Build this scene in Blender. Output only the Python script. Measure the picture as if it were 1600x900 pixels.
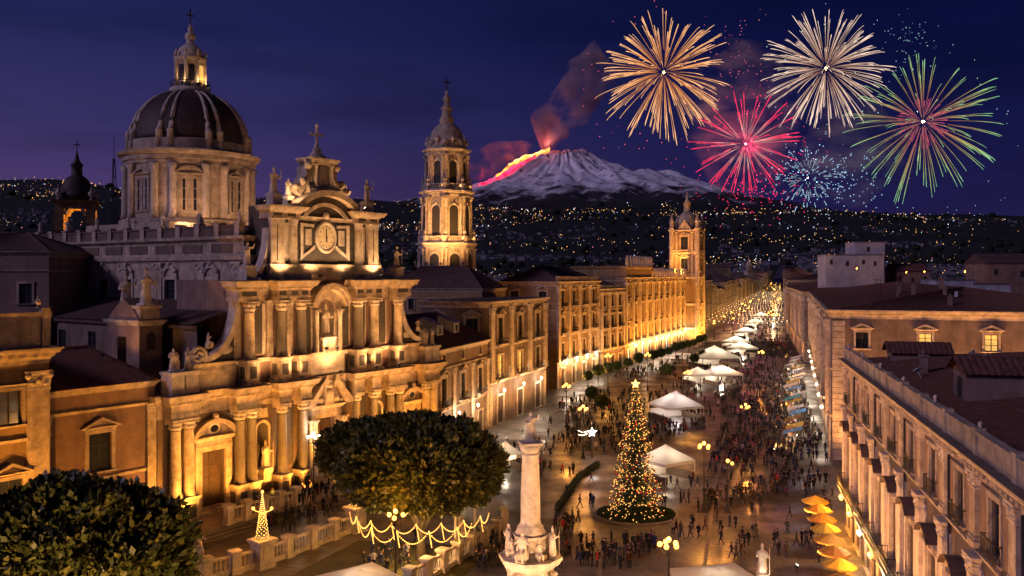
import bpy, bmesh, math, random
from mathutils import Vector, Matrix, noise
R = math.radians
random.seed(7)
for o in list(bpy.data.objects): bpy.data.objects.remove(o)
scene = bpy.context.scene
COL = scene.collection

# ------------------------------------------------------------------ camera, sky, sun, exposure
F, HZ, CH = 1350.0, 428.0, 30.0          # focal length in photo pixels, horizon row, eye height in metres
cam_d = bpy.data.cameras.new('camera'); cam = bpy.data.objects.new('camera', cam_d); COL.objects.link(cam)
cam.location = (0, 0, CH); cam.rotation_euler = (R(90), 0, 0)
cam_d.sensor_width = 36; cam_d.lens = 36*F/1600; cam_d.shift_y = -(450-HZ)/1600
cam_d.clip_start = 0.5; cam_d.clip_end = 90000
scene.camera = cam

w = bpy.data.worlds.new('World'); scene.world = w; w.use_nodes = True
nt = w.node_tree; nt.nodes.clear()
def wn(t, **k):
    n = nt.nodes.new(t)
    for a, b in k.items(): setattr(n, a, b)
    return n
wo = wn('ShaderNodeOutputWorld'); bg = wn('ShaderNodeBackground')
tc = wn('ShaderNodeTexCoord'); sx = wn('ShaderNodeSeparateXYZ')
nt.links.new(tc.outputs['Generated'], sx.inputs[0])
sky = wn('ShaderNodeTexSky'); sky.sky_type = 'NISHITA'; sky.sun_disc = False
sky.sun_elevation = R(1.0); sky.sun_rotation = R(-95); sky.altitude = 30; sky.air_density = 1.2; sky.dust_density = 1.0; sky.ozone_density = 3.0
# night gradient by elevation: navy overhead, violet towards the horizon, a little warmer on the afterglow (west) side
ramp = wn('ShaderNodeValToRGB'); cr = ramp.color_ramp
stops = [(0.0, (0.092, 0.046, 0.130)), (0.06, (0.080, 0.043, 0.140)), (0.16, (0.040, 0.031, 0.125)), (0.26, (0.016, 0.018, 0.088)), (0.42, (0.006, 0.010, 0.052)), (1.0, (0.002, 0.004, 0.03))]
while len(cr.elements) < len(stops): cr.elements.new(0.5)
for e, (p, c) in zip(cr.elements, stops): e.position = p; e.color = (*c, 1)
mabs = wn('ShaderNodeMath', operation='MAXIMUM'); mabs.inputs[1].default_value = 0.0
nt.links.new(sx.outputs['Z'], mabs.inputs[0]); nt.links.new(mabs.outputs[0], ramp.inputs[0])
az = wn('ShaderNodeMapRange'); az.inputs['From Min'].default_value = 0.40; az.inputs['From Max'].default_value = -0.55
az.inputs['To Min'].default_value = 0.0; az.inputs['To Max'].default_value = 1.0
az.interpolation_type = 'SMOOTHSTEP'
nt.links.new(sx.outputs['X'], az.inputs['Value'])
azm = wn('ShaderNodeMixRGB'); azm.inputs[1].default_value = (0.17, 0.24, 0.46, 1); azm.inputs[2].default_value = (0.95, 1.0, 1.02, 1)
nt.links.new(az.outputs[0], azm.inputs[0])
mul = wn('ShaderNodeMixRGB', blend_type='MULTIPLY'); mul.inputs[0].default_value = 1.0
nt.links.new(ramp.outputs[0], mul.inputs[1]); nt.links.new(azm.outputs[0], mul.inputs[2])
cn = wn('ShaderNodeTexNoise'); cn.inputs['Scale'].default_value = 3.0; cn.inputs['Detail'].default_value = 7; cn.inputs['Roughness'].default_value = 0.6
cm = wn('ShaderNodeMapping'); cm.inputs['Scale'].default_value = (1, 1, 5)
nt.links.new(tc.outputs['Generated'], cm.inputs[0]); nt.links.new(cm.outputs[0], cn.inputs['Vector'])
cmr = wn('ShaderNodeMapRange'); cmr.inputs['From Min'].default_value = 0.45; cmr.inputs['From Max'].default_value = 0.8
cmr.inputs['To Min'].default_value = 1.0; cmr.inputs['To Max'].default_value = 0.55
nt.links.new(cn.outputs['Fac'], cmr.inputs['Value'])
mul2 = wn('ShaderNodeMixRGB', blend_type='MULTIPLY'); mul2.inputs[0].default_value = 1.0
nt.links.new(mul.outputs[0], mul2.inputs[1]); nt.links.new(cmr.outputs[0], mul2.inputs[2])
sk = wn('ShaderNodeMixRGB', blend_type='ADD'); sk.inputs[0].default_value = 0.0015
nt.links.new(mul2.outputs[0], sk.inputs[1]); nt.links.new(sky.outputs[0], sk.inputs[2])
nt.links.new(sk.outputs[0], bg.inputs['Color']); bg.inputs['Strength'].default_value = 1.0
nt.links.new(bg.outputs[0], wo.inputs[0])

sun_d = bpy.data.lights.new('dusk_sun', 'SUN'); sun = bpy.data.objects.new('dusk_sun', sun_d); COL.objects.link(sun)
sun_d.energy = 0.9; sun_d.angle = R(14); sun_d.color = (0.78, 0.60, 1.0)
sun.rotation_euler = (R(62), 0, R(-62))
sun.location = (-60, -40, 90)

scene.view_settings.view_transform = 'Standard'; scene.view_settings.look = 'None'
scene.view_settings.gamma = 1.0; scene.view_settings.exposure = 0.0; scene.view_settings.use_curve_mapping = False

def gp(px, py):
    d = F*CH/(py-HZ); return ((px-800)*d/F, d)
def at(px, py, d): return ((px-800)*d/F, d, CH-(py-HZ)*d/F)

# ------------------------------------------------------------------ materials
def mat(name, col, rough=0.8, var=0.3, scale=0.5, bump=0.15, spec=0.3, metal=0.0, streak=0.0, joints=None, dark=None):
    m = bpy.data.materials.new(name); m.use_nodes = True
    t = m.node_tree; b = t.nodes['Principled BSDF']
    b.inputs['Roughness'].default_value = rough; b.inputs['Metallic'].default_value = metal
    b.inputs['Specular IOR Level'].default_value = spec
    g = t.nodes.new('ShaderNodeNewGeometry')
    n1 = t.nodes.new('ShaderNodeTexNoise'); n1.inputs['Scale'].default_value = scale; n1.inputs['Detail'].default_value = 8; n1.inputs['Roughness'].default_value = 0.78
    t.links.new(g.outputs['Position'], n1.inputs['Vector'])
    r = t.nodes.new('ShaderNodeValToRGB')
    d = dark or tuple(c*(1-var) for c in col)
    r.color_ramp.elements[0].position = 0.32; r.color_ramp.elements[0].color = (*d, 1)
    r.color_ramp.elements[1].position = 0.66; r.color_ramp.elements[1].color = (*[min(1, c*(1+var*0.5)) for c in col], 1)
    t.links.new(n1.outputs['Fac'], r.inputs[0])
    out = r.outputs[0]
    if streak:
        mp = t.nodes.new('ShaderNodeMapping'); mp.inputs['Scale'].default_value = (0.75, 0.75, 0.13)
        t.links.new(g.outputs['Position'], mp.inputs[0])
        n2 = t.nodes.new('ShaderNodeTexNoise'); n2.inputs['Scale'].default_value = 1.0; n2.inputs['Detail'].default_value = 6
        t.links.new(mp.outputs[0], n2.inputs['Vector'])
        mr = t.nodes.new('ShaderNodeMapRange'); mr.inputs['From Min'].default_value = 0.42; mr.inputs['From Max'].default_value = 0.72
        mr.inputs['To Min'].default_value = 1.0; mr.inputs['To Max'].default_value = 1.0-streak*0.7
        t.links.new(n2.outputs['Fac'], mr.inputs['Value'])
        mx = t.nodes.new('ShaderNodeMixRGB'); mx.blend_type = 'MULTIPLY'; mx.inputs[0].default_value = 1
        t.links.new(out, mx.inputs[1]); t.links.new(mr.outputs[0], mx.inputs[2]); out = mx.outputs[0]
    t.links.new(out, b.inputs['Base Color'])
    if bump:
        n3 = t.nodes.new('ShaderNodeTexNoise'); n3.inputs['Scale'].default_value = scale*9; n3.inputs['Detail'].default_value = 5
        t.links.new(g.outputs['Position'], n3.inputs['Vector'])
        bp = t.nodes.new('ShaderNodeBump'); bp.inputs['Strength'].default_value = bump*2; bp.inputs['Distance'].default_value = 0.12
        t.links.new(n3.outputs['Fac'], bp.inputs['Height']); t.links.new(bp.outputs[0], b.inputs['Normal'])
    return m
def glow(name, col, strength, base=None):
    m = bpy.data.materials.new(name); m.use_nodes = True
    b = m.node_tree.nodes['Principled BSDF']
    b.inputs['Base Color'].default_value = (*(base or col), 1)
    b.inputs['Emission Color'].default_value = (*col, 1); b.inputs['Emission Strength'].default_value = strength
    b.inputs['Roughness'].default_value = 0.6
    m.cycles.emission_sampling = 'NONE'
    return m
M = {}
M['stone'] = mat('limestone', (0.52, 0.42, 0.31), var=0.55, scale=0.9, streak=0.5, bump=0.3)
M['stone2'] = mat('pale_limestone', (0.60, 0.51, 0.41), var=0.45, scale=0.9, streak=0.35, bump=0.25)
M['grime'] = mat('weathered_ledge_stone', (0.20, 0.165, 0.13), var=0.5, scale=0.9, streak=0.3, bump=0.3)
M['lava'] = mat('dark_basalt_inlay', (0.085, 0.072, 0.062), var=0.35, scale=0.8, bump=0.2, streak=0.3)
M['granite'] = mat('grey_granite_shaft', (0.125, 0.105, 0.088), var=0.35, scale=2.5, rough=0.5, streak=0.2)
M['plaster'] = mat('brown_plaster', (0.19, 0.135, 0.098), var=0.4, scale=0.35, streak=0.45)
M['plaster2'] = mat('ochre_plaster', (0.30, 0.20, 0.10), var=0.35, scale=0.4, streak=0.4)
M['plaster3'] = mat('rose_plaster', (0.27, 0.175, 0.135), var=0.35, scale=0.4, streak=0.4)
M['white_plaster'] = mat('white_plaster', (0.46, 0.45, 0.47), var=0.3, scale=0.3, streak=0.3)
M['roof'] = mat('terracotta_tile', (0.17, 0.075, 0.05), var=0.55, scale=1.4, rough=0.85, bump=0.4)
M['roof2'] = mat('old_brown_tile', (0.12, 0.075, 0.06), var=0.5, scale=0.9, rough=0.9, bump=0.4)
M['lead'] = mat('dark_dome_lead', (0.06, 0.042, 0.036), var=0.4, scale=0.5, rough=0.6, streak=0.3)
M['wood'] = mat('dark_wood', (0.075, 0.045, 0.03), var=0.35, scale=2, rough=0.6)
M['shutter'] = mat('dark_shutter_paint', (0.04, 0.036, 0.03), var=0.3, scale=2, rough=0.6)
M['iron'] = mat('black_iron', (0.03, 0.028, 0.026), var=0.2, scale=3, rough=0.5, bump=0)
M['glass'] = mat('dark_glass', (0.025, 0.028, 0.035), var=0.3, scale=0.6, rough=0.12, spec=0.5, bump=0)
M['lit'] = glow('lit_window', (1.0, 0.58, 0.14), 0.75)
M['litw'] = glow('lit_window_pale', (0.75, 0.9, 1.0), 0.45)
M['globe'] = glow('lamp_globe', (1.0, 0.46, 0.10), 3.2)
M['globew'] = glow('lamp_globe_white', (1.0, 0.86, 0.62), 4)
M['bulb'] = glow('fairy_bulb', (1.0, 0.52, 0.12), 2.1)
M['bulbw'] = glow('fairy_bulb_pale', (1.0, 0.62, 0.18), 2.8)
M['canvas'] = mat('white_canvas', (0.72, 0.68, 0.63), var=0.12, scale=0.6, rough=0.8, bump=0.05)
def _canvas():
    m = M['canvas']; t = m.node_tree; b = t.nodes['Principled BSDF']; tr = t.nodes.new('ShaderNodeBsdfTranslucent'); tr.inputs[0].default_value = (.8,.74,.66,1); mx = t.nodes.new('ShaderNodeMixShader'); mx.inputs[0].default_value = .45
    t.links.new(b.outputs[0], mx.inputs[1]); t.links.new(tr.outputs[0], mx.inputs[2]); t.links.new(mx.outputs[0], t.nodes['Material Output'].inputs[0])
_canvas()
M['leaf'] = mat('ficus_leaf', (0.075, 0.088, 0.022), var=0.5, scale=0.9, rough=0.45, bump=0, spec=0.4)
M['leaf2'] = mat('ficus_leaf_young', (0.16, 0.15, 0.035), var=0.4, scale=0.9, rough=0.45, bump=0, spec=0.4)
M['fir'] = mat('fir_needle', (0.035, 0.06, 0.025), var=0.4, scale=2, rough=0.7, bump=0)
M['bark'] = mat('bark', (0.10, 0.075, 0.055), var=0.4, scale=3, rough=0.9, bump=0.5)
M['hedge'] = mat('hedge_leaf', (0.04, 0.065, 0.02), var=0.4, scale=2, rough=0.7, bump=0)

# ------------------------------------------------------------------ mesh builder
class MB:
    def __init__(s): s.v = []; s.f = []; s.sm = []; s.mi = []; s.cur = 0
    def add(s, vs, fs, smooth=False):
        b = len(s.v); s.v += vs
        for f in fs: s.f.append([i+b for i in f]); s.sm.append(smooth); s.mi.append(s.cur)
    def box(s, x0, x1, y0, y1, z0, z1):
        j = lambda: random.uniform(-.003, .003)
        x0 += j(); x1 += j(); y0 += j(); y1 += j(); z0 += j(); z1 += j()
        s.add([(x0,y0,z0),(x1,y0,z0),(x1,y1,z0),(x0,y1,z0),(x0,y0,z1),(x1,y0,z1),(x1,y1,z1),(x0,y1,z1)],
              [(0,3,2,1),(4,5,6,7),(0,1,5,4),(1,2,6,5),(2,3,7,6),(3,0,4,7)])
    def mold(s, x0, x1, yf, yb, layers, sides=True, back=False):
        """stacked moulding: layers (z0,z1,p0,p1) project p from the front yf and both ends"""
        for (z0, z1, p0, p1) in layers:
            e = random.uniform(-.003, .003); z0 += e; z1 += e; q = 1 if sides else 0; k = 1 if back else 0
            p0 += random.uniform(0, .004); p1 += random.uniform(0, .004)
            s.add([(x0-p0*q,yf-p0,z0),(x1+p0*q,yf-p0,z0),(x1+p0*q,yb+p0*k,z0),(x0-p0*q,yb+p0*k,z0),
                   (x0-p1*q,yf-p1,z1),(x1+p1*q,yf-p1,z1),(x1+p1*q,yb+p1*k,z1),(x0-p1*q,yb+p1*k,z1)],
                  [(0,3,2,1),(4,5,6,7),(0,1,5,4),(1,2,6,5),(2,3,7,6),(3,0,4,7)])
    def lathe(s, prof, cx=0, cy=0, cz=0, seg=16, sx=1, sy=1, smooth=True, fold=0, a0=0):
        vs = []; fs = []
        for (r, z) in prof:
            for k in range(seg):
                a = a0+2*math.pi*k/seg; rr = r*(1+(fold*math.sin(a*5+z*1.3) if fold else 0))
                vs.append((cx+rr*sx*math.cos(a), cy+rr*sy*math.sin(a), cz+z))
        n = len(prof)
        for i in range(n-1):
            for k in range(seg):
                k2 = (k+1) % seg; fs.append((i*seg+k, i*seg+k2, (i+1)*seg+k2, (i+1)*seg+k))
        s.add(vs, fs, smooth)
        s.f.append([len(s.v)-n*seg+k for k in range(seg)][::-1]); s.sm.append(False); s.mi.append(s.cur)
        s.f.append([len(s.v)-seg+k for k in range(seg)]); s.sm.append(False); s.mi.append(s.cur)
    def prism_y(s, poly, y0, y1):      # polygon in xz, extruded along y
        n = len(poly); vs = [(x,y0,z) for x,z in poly]+[(x,y1,z) for x,z in poly]
        s.add(vs, [tuple(range(n)), tuple(range(2*n-1, n-1, -1))]+[(i, i+n, (i+1)%n+n, (i+1)%n) for i in range(n)])
    def prism_x(s, poly, x0, x1):      # polygon in yz, extruded along x
        n = len(poly); vs = [(x0,y,z) for y,z in poly]+[(x1,y,z) for y,z in poly]
        s.add(vs, [tuple(range(n-1,-1,-1)), tuple(range(n, 2*n))]+[(i, (i+1)%n, (i+1)%n+n, i+n) for i in range(n)])
    def prism_z(s, poly, z0, z1):
        n = len(poly); vs = [(x,y,z0) for x,y in poly]+[(x,y,z1) for x,y in poly]
        s.add(vs, [tuple(range(n-1,-1,-1)), tuple(range(n, 2*n))]+[(i, (i+1)%n, (i+1)%n+n, i+n) for i in range(n)])
    def band(s, outer, inner, y0, y1): # closed strip between two polylines in xz (an arch, a rake), extruded along y
        n = len(outer)
        for i in range(n-1):
            a, b, c, d = outer[i], outer[i+1], inner[i+1], inner[i]
            s.add([(a[0],y0,a[1]),(b[0],y0,b[1]),(c[0],y0,c[1]),(d[0],y0,d[1]),(a[0],y1,a[1]),(b[0],y1,b[1]),(c[0],y1,c[1]),(d[0],y1,d[1])],
                  [(0,3,2,1),(4,5,6,7),(0,1,5,4),(2,3,7,6)]+([(0,4,7,3)] if i == 0 else [])+([(1,2,6,5)] if i == n-2 else []))
    def tube(s, pts, r, seg=6, smooth=True):
        rs = r if isinstance(r, (list, tuple)) else [r]*len(pts)
        vs = []; fs = []; P = [Vector(p) for p in pts]
        for i, p in enumerate(P):
            t = (P[min(i+1, len(P)-1)]-P[max(i-1, 0)])
            t = t.normalized() if t.length > 1e-9 else Vector((0,0,1))
            a = t.cross(Vector((0,0,1)) if abs(t.z) < 0.95 else Vector((1,0,0))).normalized(); b = t.cross(a)
            for k in range(seg):
                an = 2*math.pi*k/seg; q = p+(a*math.cos(an)+b*math.sin(an))*rs[i]; vs.append(tuple(q))
        for i in range(len(P)-1):
            for k in range(seg):
                k2 = (k+1) % seg; fs.append((i*seg+k, i*seg+k2, (i+1)*seg+k2, (i+1)*seg+k))
        n = len(P); fs.append(tuple(range(seg))[::-1]); fs.append(tuple(range((n-1)*seg, n*seg)))
        s.add(vs, fs, smooth)
    def ball(s, c, r, seg=8, rings=6, sx=1, sy=1, sz=1):
        prof = [(max(.001, r*math.sin(math.pi*i/rings)), -r*sz*math.cos(math.pi*i/rings)) for i in range(rings+1)]
        s.lathe(prof, c[0], c[1], c[2], seg, sx, sy)
    def octa(s, c, r):
        x, y, z = c
        s.add([(x+r,y,z),(x-r,y,z),(x,y+r,z),(x,y-r,z),(x,y,z+r),(x,y,z-r)],
              [(0,2,4),(2,1,4),(1,3,4),(3,0,4),(2,0,5),(1,2,5),(3,1,5),(0,3,5)])
    def mesh(s, name, mats):
        me = bpy.data.meshes.new(name); me.from_pydata(s.v, [], s.f)
        if not isinstance(mats, (list, tuple)): mats = [mats]
        for m in mats: me.materials.append(M[m] if isinstance(m, str) else m)
        me.polygons.foreach_set('use_smooth', s.sm)
        if len(mats) > 1: me.polygons.foreach_set('material_index', s.mi)
        me.update(); return me
    def build(s, name, mats, parent=None, loc=(0,0,0), rz=0):
        return inst(s.mesh(name, mats), name, parent, loc, rz)
def inst(me, name, parent=None, loc=(0,0,0), rz=0, scale=None):
    o = bpy.data.objects.new(name, me); COL.objects.link(o)
    o.parent = parent; o.location = loc; o.rotation_euler = (0, 0, rz)
    if scale is not None: o.scale = scale if isinstance(scale, (list, tuple)) else (scale,)*3
    return o
def tag(o, label=None, cat=None, group=None, kind=None):
    if label: o['label'] = label
    if cat: o['category'] = cat
    if group: o['group'] = group
    if kind: o['kind'] = kind
    return o
def thing(name, label, cat, loc=(0,0,0), rz=0, group=None):
    o = bpy.data.objects.new(name, None); COL.objects.link(o); o.empty_display_size = 0.5
    o.location = loc; o.rotation_euler = (0, 0, rz)
    return tag(o, label, cat, group)
def copy_tree(o, parent=None):
    c = o.copy(); COL.objects.link(c); c.parent = parent
    for ch in o.children: copy_tree(ch, c)
    return c
CACHE = {}
def cached(key, fn):
    if key not in CACHE: CACHE[key] = fn()
    return CACHE[key]
def lamp(kind, loc, W, col, parent=None, r=0.25, target=None, cone=90, blend=0.6, name='lamp_light'):
    d = bpy.data.lights.new(name, kind); d.energy = W; d.color = col; d.shadow_soft_size = r
    o = bpy.data.objects.new(name, d); COL.objects.link(o); o.parent = parent; o.location = loc
    if kind == 'SPOT':
        d.spot_size = R(cone); d.spot_blend = blend
        v = Vector(target)-Vector(loc); o.rotation_euler = v.to_track_quat('-Z', 'Y').to_euler()
    return o
FLOOD = 2.0
SODIUM, WARM, CREAM, WHITE, COOL = (1,.38,.05), (1,.48,.15), (1,.57,.27), (1,.84,.62), (.82,.92,1)
def floodlight(loc, target, W, col, label, group, cone=100, base=0.0):
    """a real floodlight: bracket, housing and lit lens, its own spot in front of the lens"""
    t = thing('floodlight', label, 'floodlight', loc, 0, group)
    v = Vector(target)-Vector(loc); rz = math.atan2(v.y, v.x)-math.pi/2; pitch = math.atan2(v.z, math.hypot(v.x, v.y))
    def mk():
        a = MB(); a.box(-.22,.22,-.16,.10,-.16,.16); a.box(-.26,.26,.06,.12,-.2,.2); return a.mesh('housing', 'iron')
    def mk2():
        a = MB(); a.box(-.2,.2,.121,.135,-.14,.14); return a.mesh('lens', 'globew')
    def mk3():
        a = MB(); a.box(-.03,.03,-.04,.04,-.5,0); a.box(-.14,.14,-.14,.14,-.52,-.46); return a.mesh('bracket', 'iron')
    h = inst(cached('fl_h', mk), 'housing', t, (0,0,.55)); h.rotation_euler = (pitch, 0, rz)
    l = inst(cached('fl_l', mk2), 'lens', t, (0,0,.55)); l.rotation_euler = (pitch, 0, rz)
    inst(cached('fl_b', mk3), 'bracket', t, (0,0,.5))
    o = lamp('SPOT', (0,0,0), W*FLOOD, col, t, 0.3, (0,1,0), cone, 0.7)
    u = v.normalized()*0.35; o.location = (u.x, u.y, .55+u.z)
    o.rotation_euler = (v-Vector((u.x, u.y, .55+u.z))).to_track_quat('-Z', 'Y').to_euler()
    return t
# ------------------------------------------------------------------ figures (people and statues), one continuous surface each
def remeshed(mb, voxel, ratio, name):
    me = mb.mesh(name+'_raw', 'stone2'); o = inst(me, name+'_raw')
    m = o.modifiers.new('r', 'REMESH'); m.mode = 'VOXEL'; m.voxel_size = voxel
    s = o.modifiers.new('s', 'SMOOTH'); s.factor = 0.5; s.iterations = 2
    d = o.modifiers.new('d', 'DECIMATE'); d.ratio = ratio
    dg = bpy.context.evaluated_depsgraph_get(); dg.update()
    out = bpy.data.meshes.new_from_object(o.evaluated_get(dg)); out.name = name
    bpy.data.objects.remove(o); bpy.data.meshes.remove(me)
    return out
def cap(mb, p0, p1, r0, r1):
    n = 4; a, b = Vector(p0), Vector(p1)
    mb.tube([a.lerp(b, i/n) for i in range(n+1)], [r0+(r1-r0)*i/n for i in range(n+1)], 10)
    mb.ball(p0, r0*.99, 10, 6); mb.ball(p1, r1*.99, 10, 6)
def person_mesh(i, stride, arm, lean, coat, hold, hat):
    """walker facing -y, 1.72 m tall; stride = leg opening, arm = swing, coat = coat hem height"""
    b = MB(); L = 0.86; hands = []
    for sgn in (-1, 1):
        hip = (0.085*sgn, 0, 0.88); st = stride*sgn
        knee = (0.09*sgn, -0.42*math.sin(st)-0.02, 0.88-0.40*math.cos(st))
        ank = (0.09*sgn, knee[1]-0.40*math.sin(st-0.35*abs(stride)*(1 if sgn > 0 else 1.6)), 0.0)
        ank = (ank[0], ank[1], 0.07 if sgn < 0 else 0.06)
        cap(b, hip, knee, 0.088, 0.062); cap(b, knee, ank, 0.060, 0.045)
        cap(b, (ank[0], ank[1]+.03, .045), (ank[0], ank[1]-.15, .038), 0.045, 0.036)
        sh = (0.185*sgn, -lean*.3, 1.40); sw = -arm*sgn
        el = (0.235*sgn, sh[1]-0.27*math.sin(sw)+.02, 1.40-0.27*math.cos(sw))
        bend = 1.5 if (hold and sgn > 0) else 0.35
        hd = (0.235*sgn-(.08*sgn if hold and sgn > 0 else 0), el[1]-0.24*math.sin(sw+bend), el[2]-0.24*math.cos(sw+bend))
        cap(b, sh, el, 0.066, 0.052); cap(b, el, hd, 0.050, 0.036)
        cap(b, hd, (hd[0]-.01*sgn, hd[1]-.05, hd[2]-.07), 0.036, 0.026); hands.append(Vector(hd))
        for q in range(3):
            cap(b, (hd[0]+.018*(q-1), hd[1]-.04, hd[2]-.06), (hd[0]+.02*(q-1), hd[1]-.07, hd[2]-.115), .014, .011)
    b.lathe([(.12,coat),(.19,coat+.03),(.175,.95),(.15,1.08),(.17,1.25),(.19,1.38),(.13,1.46),(.07,1.49)], 0, -lean*.15, 0, 14, 1.05, .70)
    cap(b, (0,-lean*.3,1.44), (0,-lean*.35,1.56), 0.058, 0.055)
    b.ball((0,-.012-lean*.4,1.615), 0.098, 12, 8, .86, 1.0, 1.2)
    b.ball((0,.02-lean*.4,1.64), 0.10, 10, 6, .93, .95, 1.05)
    b.ball((0,-.11-lean*.4,1.605), 0.018, 6, 4)
    for sgn in (-1,1): b.ball((.086*sgn,-lean*.4,1.605), .022, 6, 4, .5, 1, 1.2)
    if hat: b.lathe([(.09,1.66),(.105,1.68),(.10,1.74),(.05,1.78)], 0, -lean*.4, 0, 10)
    if hold == 2: b.box(.16,.34,-.16,.02,.52,.82); b.tube([(.25,-.07,.82),(.235,-.07,1.0)], .02)
    me = remeshed(b, 0.024, 0.20, 'person')
    idx = []
    for p in me.polygons:
        c = p.center; k = 0
        if c.z < max(coat, .1) or c.z < .5 and coat < .5 and False: k = 1
        if c.z > 1.49: k = 2 if (c.y+lean*.4 < -0.02 and c.z < 1.66) or c.z < 1.53 else 3
        if c.z < 1.2 and any((c-h-Vector((0,-.04,-.06))).length < .085 for h in hands): k = 2
        if hold == 2 and c.x > .15 and c.z < .84 and c.z > .5: k = 3
        idx.append(k)
    me.materials.clear()
    for _ in range(4): me.materials.append(None)
    me.polygons.foreach_set('material_index', idx); me.polygons.foreach_set('use_smooth', [True]*len(idx)); me.update()
    return me
def statue_mesh(kind):
    """robed stone figure about 1.0 unit tall, facing -y"""
    b = MB(); H = 1.0
    b.lathe([(.17,0),(.165,.1),(.15,.3),(.125,.48),(.12,.6),(.135,.74),(.10,.81),(.05,.84)], 0, 0, 0, 20, 1.05, .78, fold=.10)
    b.ball((0,-.01,.915), .062, 10, 8, .9, 1, 1.18); cap(b, (0,0,.8), (0,-.005,.88), .045, .04)
    if kind == 0:   # one arm raised, the other across the chest
        cap(b, (.13,0,.76), (.25,-.06,.74), .05, .045); cap(b, (.25,-.06,.74), (.27,-.12,.9), .042, .03)
        cap(b, (-.13,0,.76), (-.18,-.07,.6), .05, .045); cap(b, (-.18,-.07,.6), (-.03,-.15,.62), .042, .03)
    elif kind == 1: # bishop with mitre and staff
        cap(b, (.13,0,.76), (.2,-.04,.6), .05, .045); cap(b, (.2,-.04,.6), (.23,-.16,.66), .042, .03)
        b.tube([(.23,-.17,0.02),(.23,-.17,1.0),(.26,-.17,1.05),(.30,-.17,1.02)], .018)
        cap(b, (-.13,0,.76), (-.19,-.07,.62), .05, .045); cap(b, (-.19,-.07,.62), (-.16,-.17,.74), .042, .03)
        b.lathe([(.06,.95),(.066,.99),(.045,1.05),(.012,1.09)], 0, 0, 0, 10, 1, .6)
    elif kind == 2: # leaning, arms gathered in front, cloak flying
        cap(b, (.13,0,.76), (.2,-.05,.62), .05, .045); cap(b, (.2,-.05,.62), (.05,-.17,.68), .042, .03)
        cap(b, (-.13,0,.76), (-.2,-.05,.62), .05, .045); cap(b, (-.2,-.05,.62), (-.05,-.17,.60), .042, .03)
        cap(b, (.12,.06,.7), (.24,.12,.35), .06, .08); cap(b, (.24,.12,.35), (.2,.1,.05), .08, .09)
    else:           # seated angel or putto
        b.lathe([(.2,0),(.22,.12),(.19,.3),(.12,.4)], 0, .03, 0, 14, 1, .8, fold=.08)
        cap(b, (.08,-.05,.36), (.1,-.26,.3), .075, .06); cap(b, (.1,-.26,.3), (.1,-.25,.02), .055, .04)
        cap(b, (-.08,-.05,.36), (-.13,-.26,.26), .075, .06); cap(b, (-.13,-.26,.26), (-.12,-.25,.02), .055, .04)
        cap(b, (.13,0,.74), (.26,-.1,.62), .05, .04); cap(b, (-.13,0,.74), (-.24,-.12,.6), .05, .04)
    b.box(-.2,.2,-.2,.2,-.04,.03)
    me = remeshed(b, 0.022, 0.30, 'statue')
    me.materials.clear(); me.materials.append(M['stone2'])
    me.polygons.foreach_set('use_smooth', [True]*len(me.polygons)); return me
STAT = [statue_mesh(k) for k in range(4)]
def statue(parent, x, y, z, h, kind=0, rz=0, name='statue'):
    return inst(STAT[kind], name, parent, (x, y, z+.035*h), rz, h)
def urn_mesh():
    b = MB(); b.lathe([(.16,0),(.16,.06),(.06,.12),(.05,.2),(.2,.36),(.25,.5),(.22,.6),(.12,.66),(.14,.7),(.09,.8),(.05,.86),(.06,.92),(.0,1.0)], seg=12); return b.mesh('urn', 'stone2')
URN = urn_mesh()

# ------------------------------------------------------------------ classical pieces, shared between the buildings
def column_mesh(key, h, r, m):
    def mk():
        b = MB(); 
        b.lathe([(r*1.28,.0),(r*1.32,.08*r),(r*1.32,.28*r),(r*1.12,.4*r),(r*1.22,.55*r),(r*1.05,.75*r),(r,.9*r),(r*.99,h*.35),(r*.86,h-2.2*r),(r*.92,h-2.15*r),(r*.92,h-2.05*r),(r*.82,h-2.0*r)], seg=18)
        return b.mesh('column', m)
    return cached(('col', key, h, r, m), mk)
def capital_mesh(r):
    def mk():
        b = MB(); b.lathe([(r*.84,0),(r*.95,.25*r),(r*1.15,.6*r),(r*1.02,.75*r),(r*1.1,1.0*r),(r*1.42,1.45*r),(r*1.2,1.62*r)], seg=16, fold=.07)
        for k in range(8):      # acanthus tips and corner scrolls
            a = k*math.pi/4+math.pi/8; b.ball((1.08*r*math.cos(a), 1.08*r*math.sin(a), .55*r), .22*r, 6, 4)
        for sx in (-1,1):
            for sy in (-1,1): b.ball((1.12*r*sx, 1.12*r*sy, 1.42*r), .30*r, 6, 5)
        b.box(-1.4*r,1.4*r,-1.4*r,1.4*r,1.68*r,2.0*r)
        return b.mesh('capital', 'stone2')
    return cached(('cap', r), mk)
def column(parent, x, y, z0, z1, r, m='stone', name='column'):
    h = z1-z0
    c = inst(column_mesh(0, round(h,2), r, m), name, parent, (x,y,z0))
    inst(capital_mesh(r), 'capital', c, (0,0,h-2.0*r))
    return c
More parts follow.
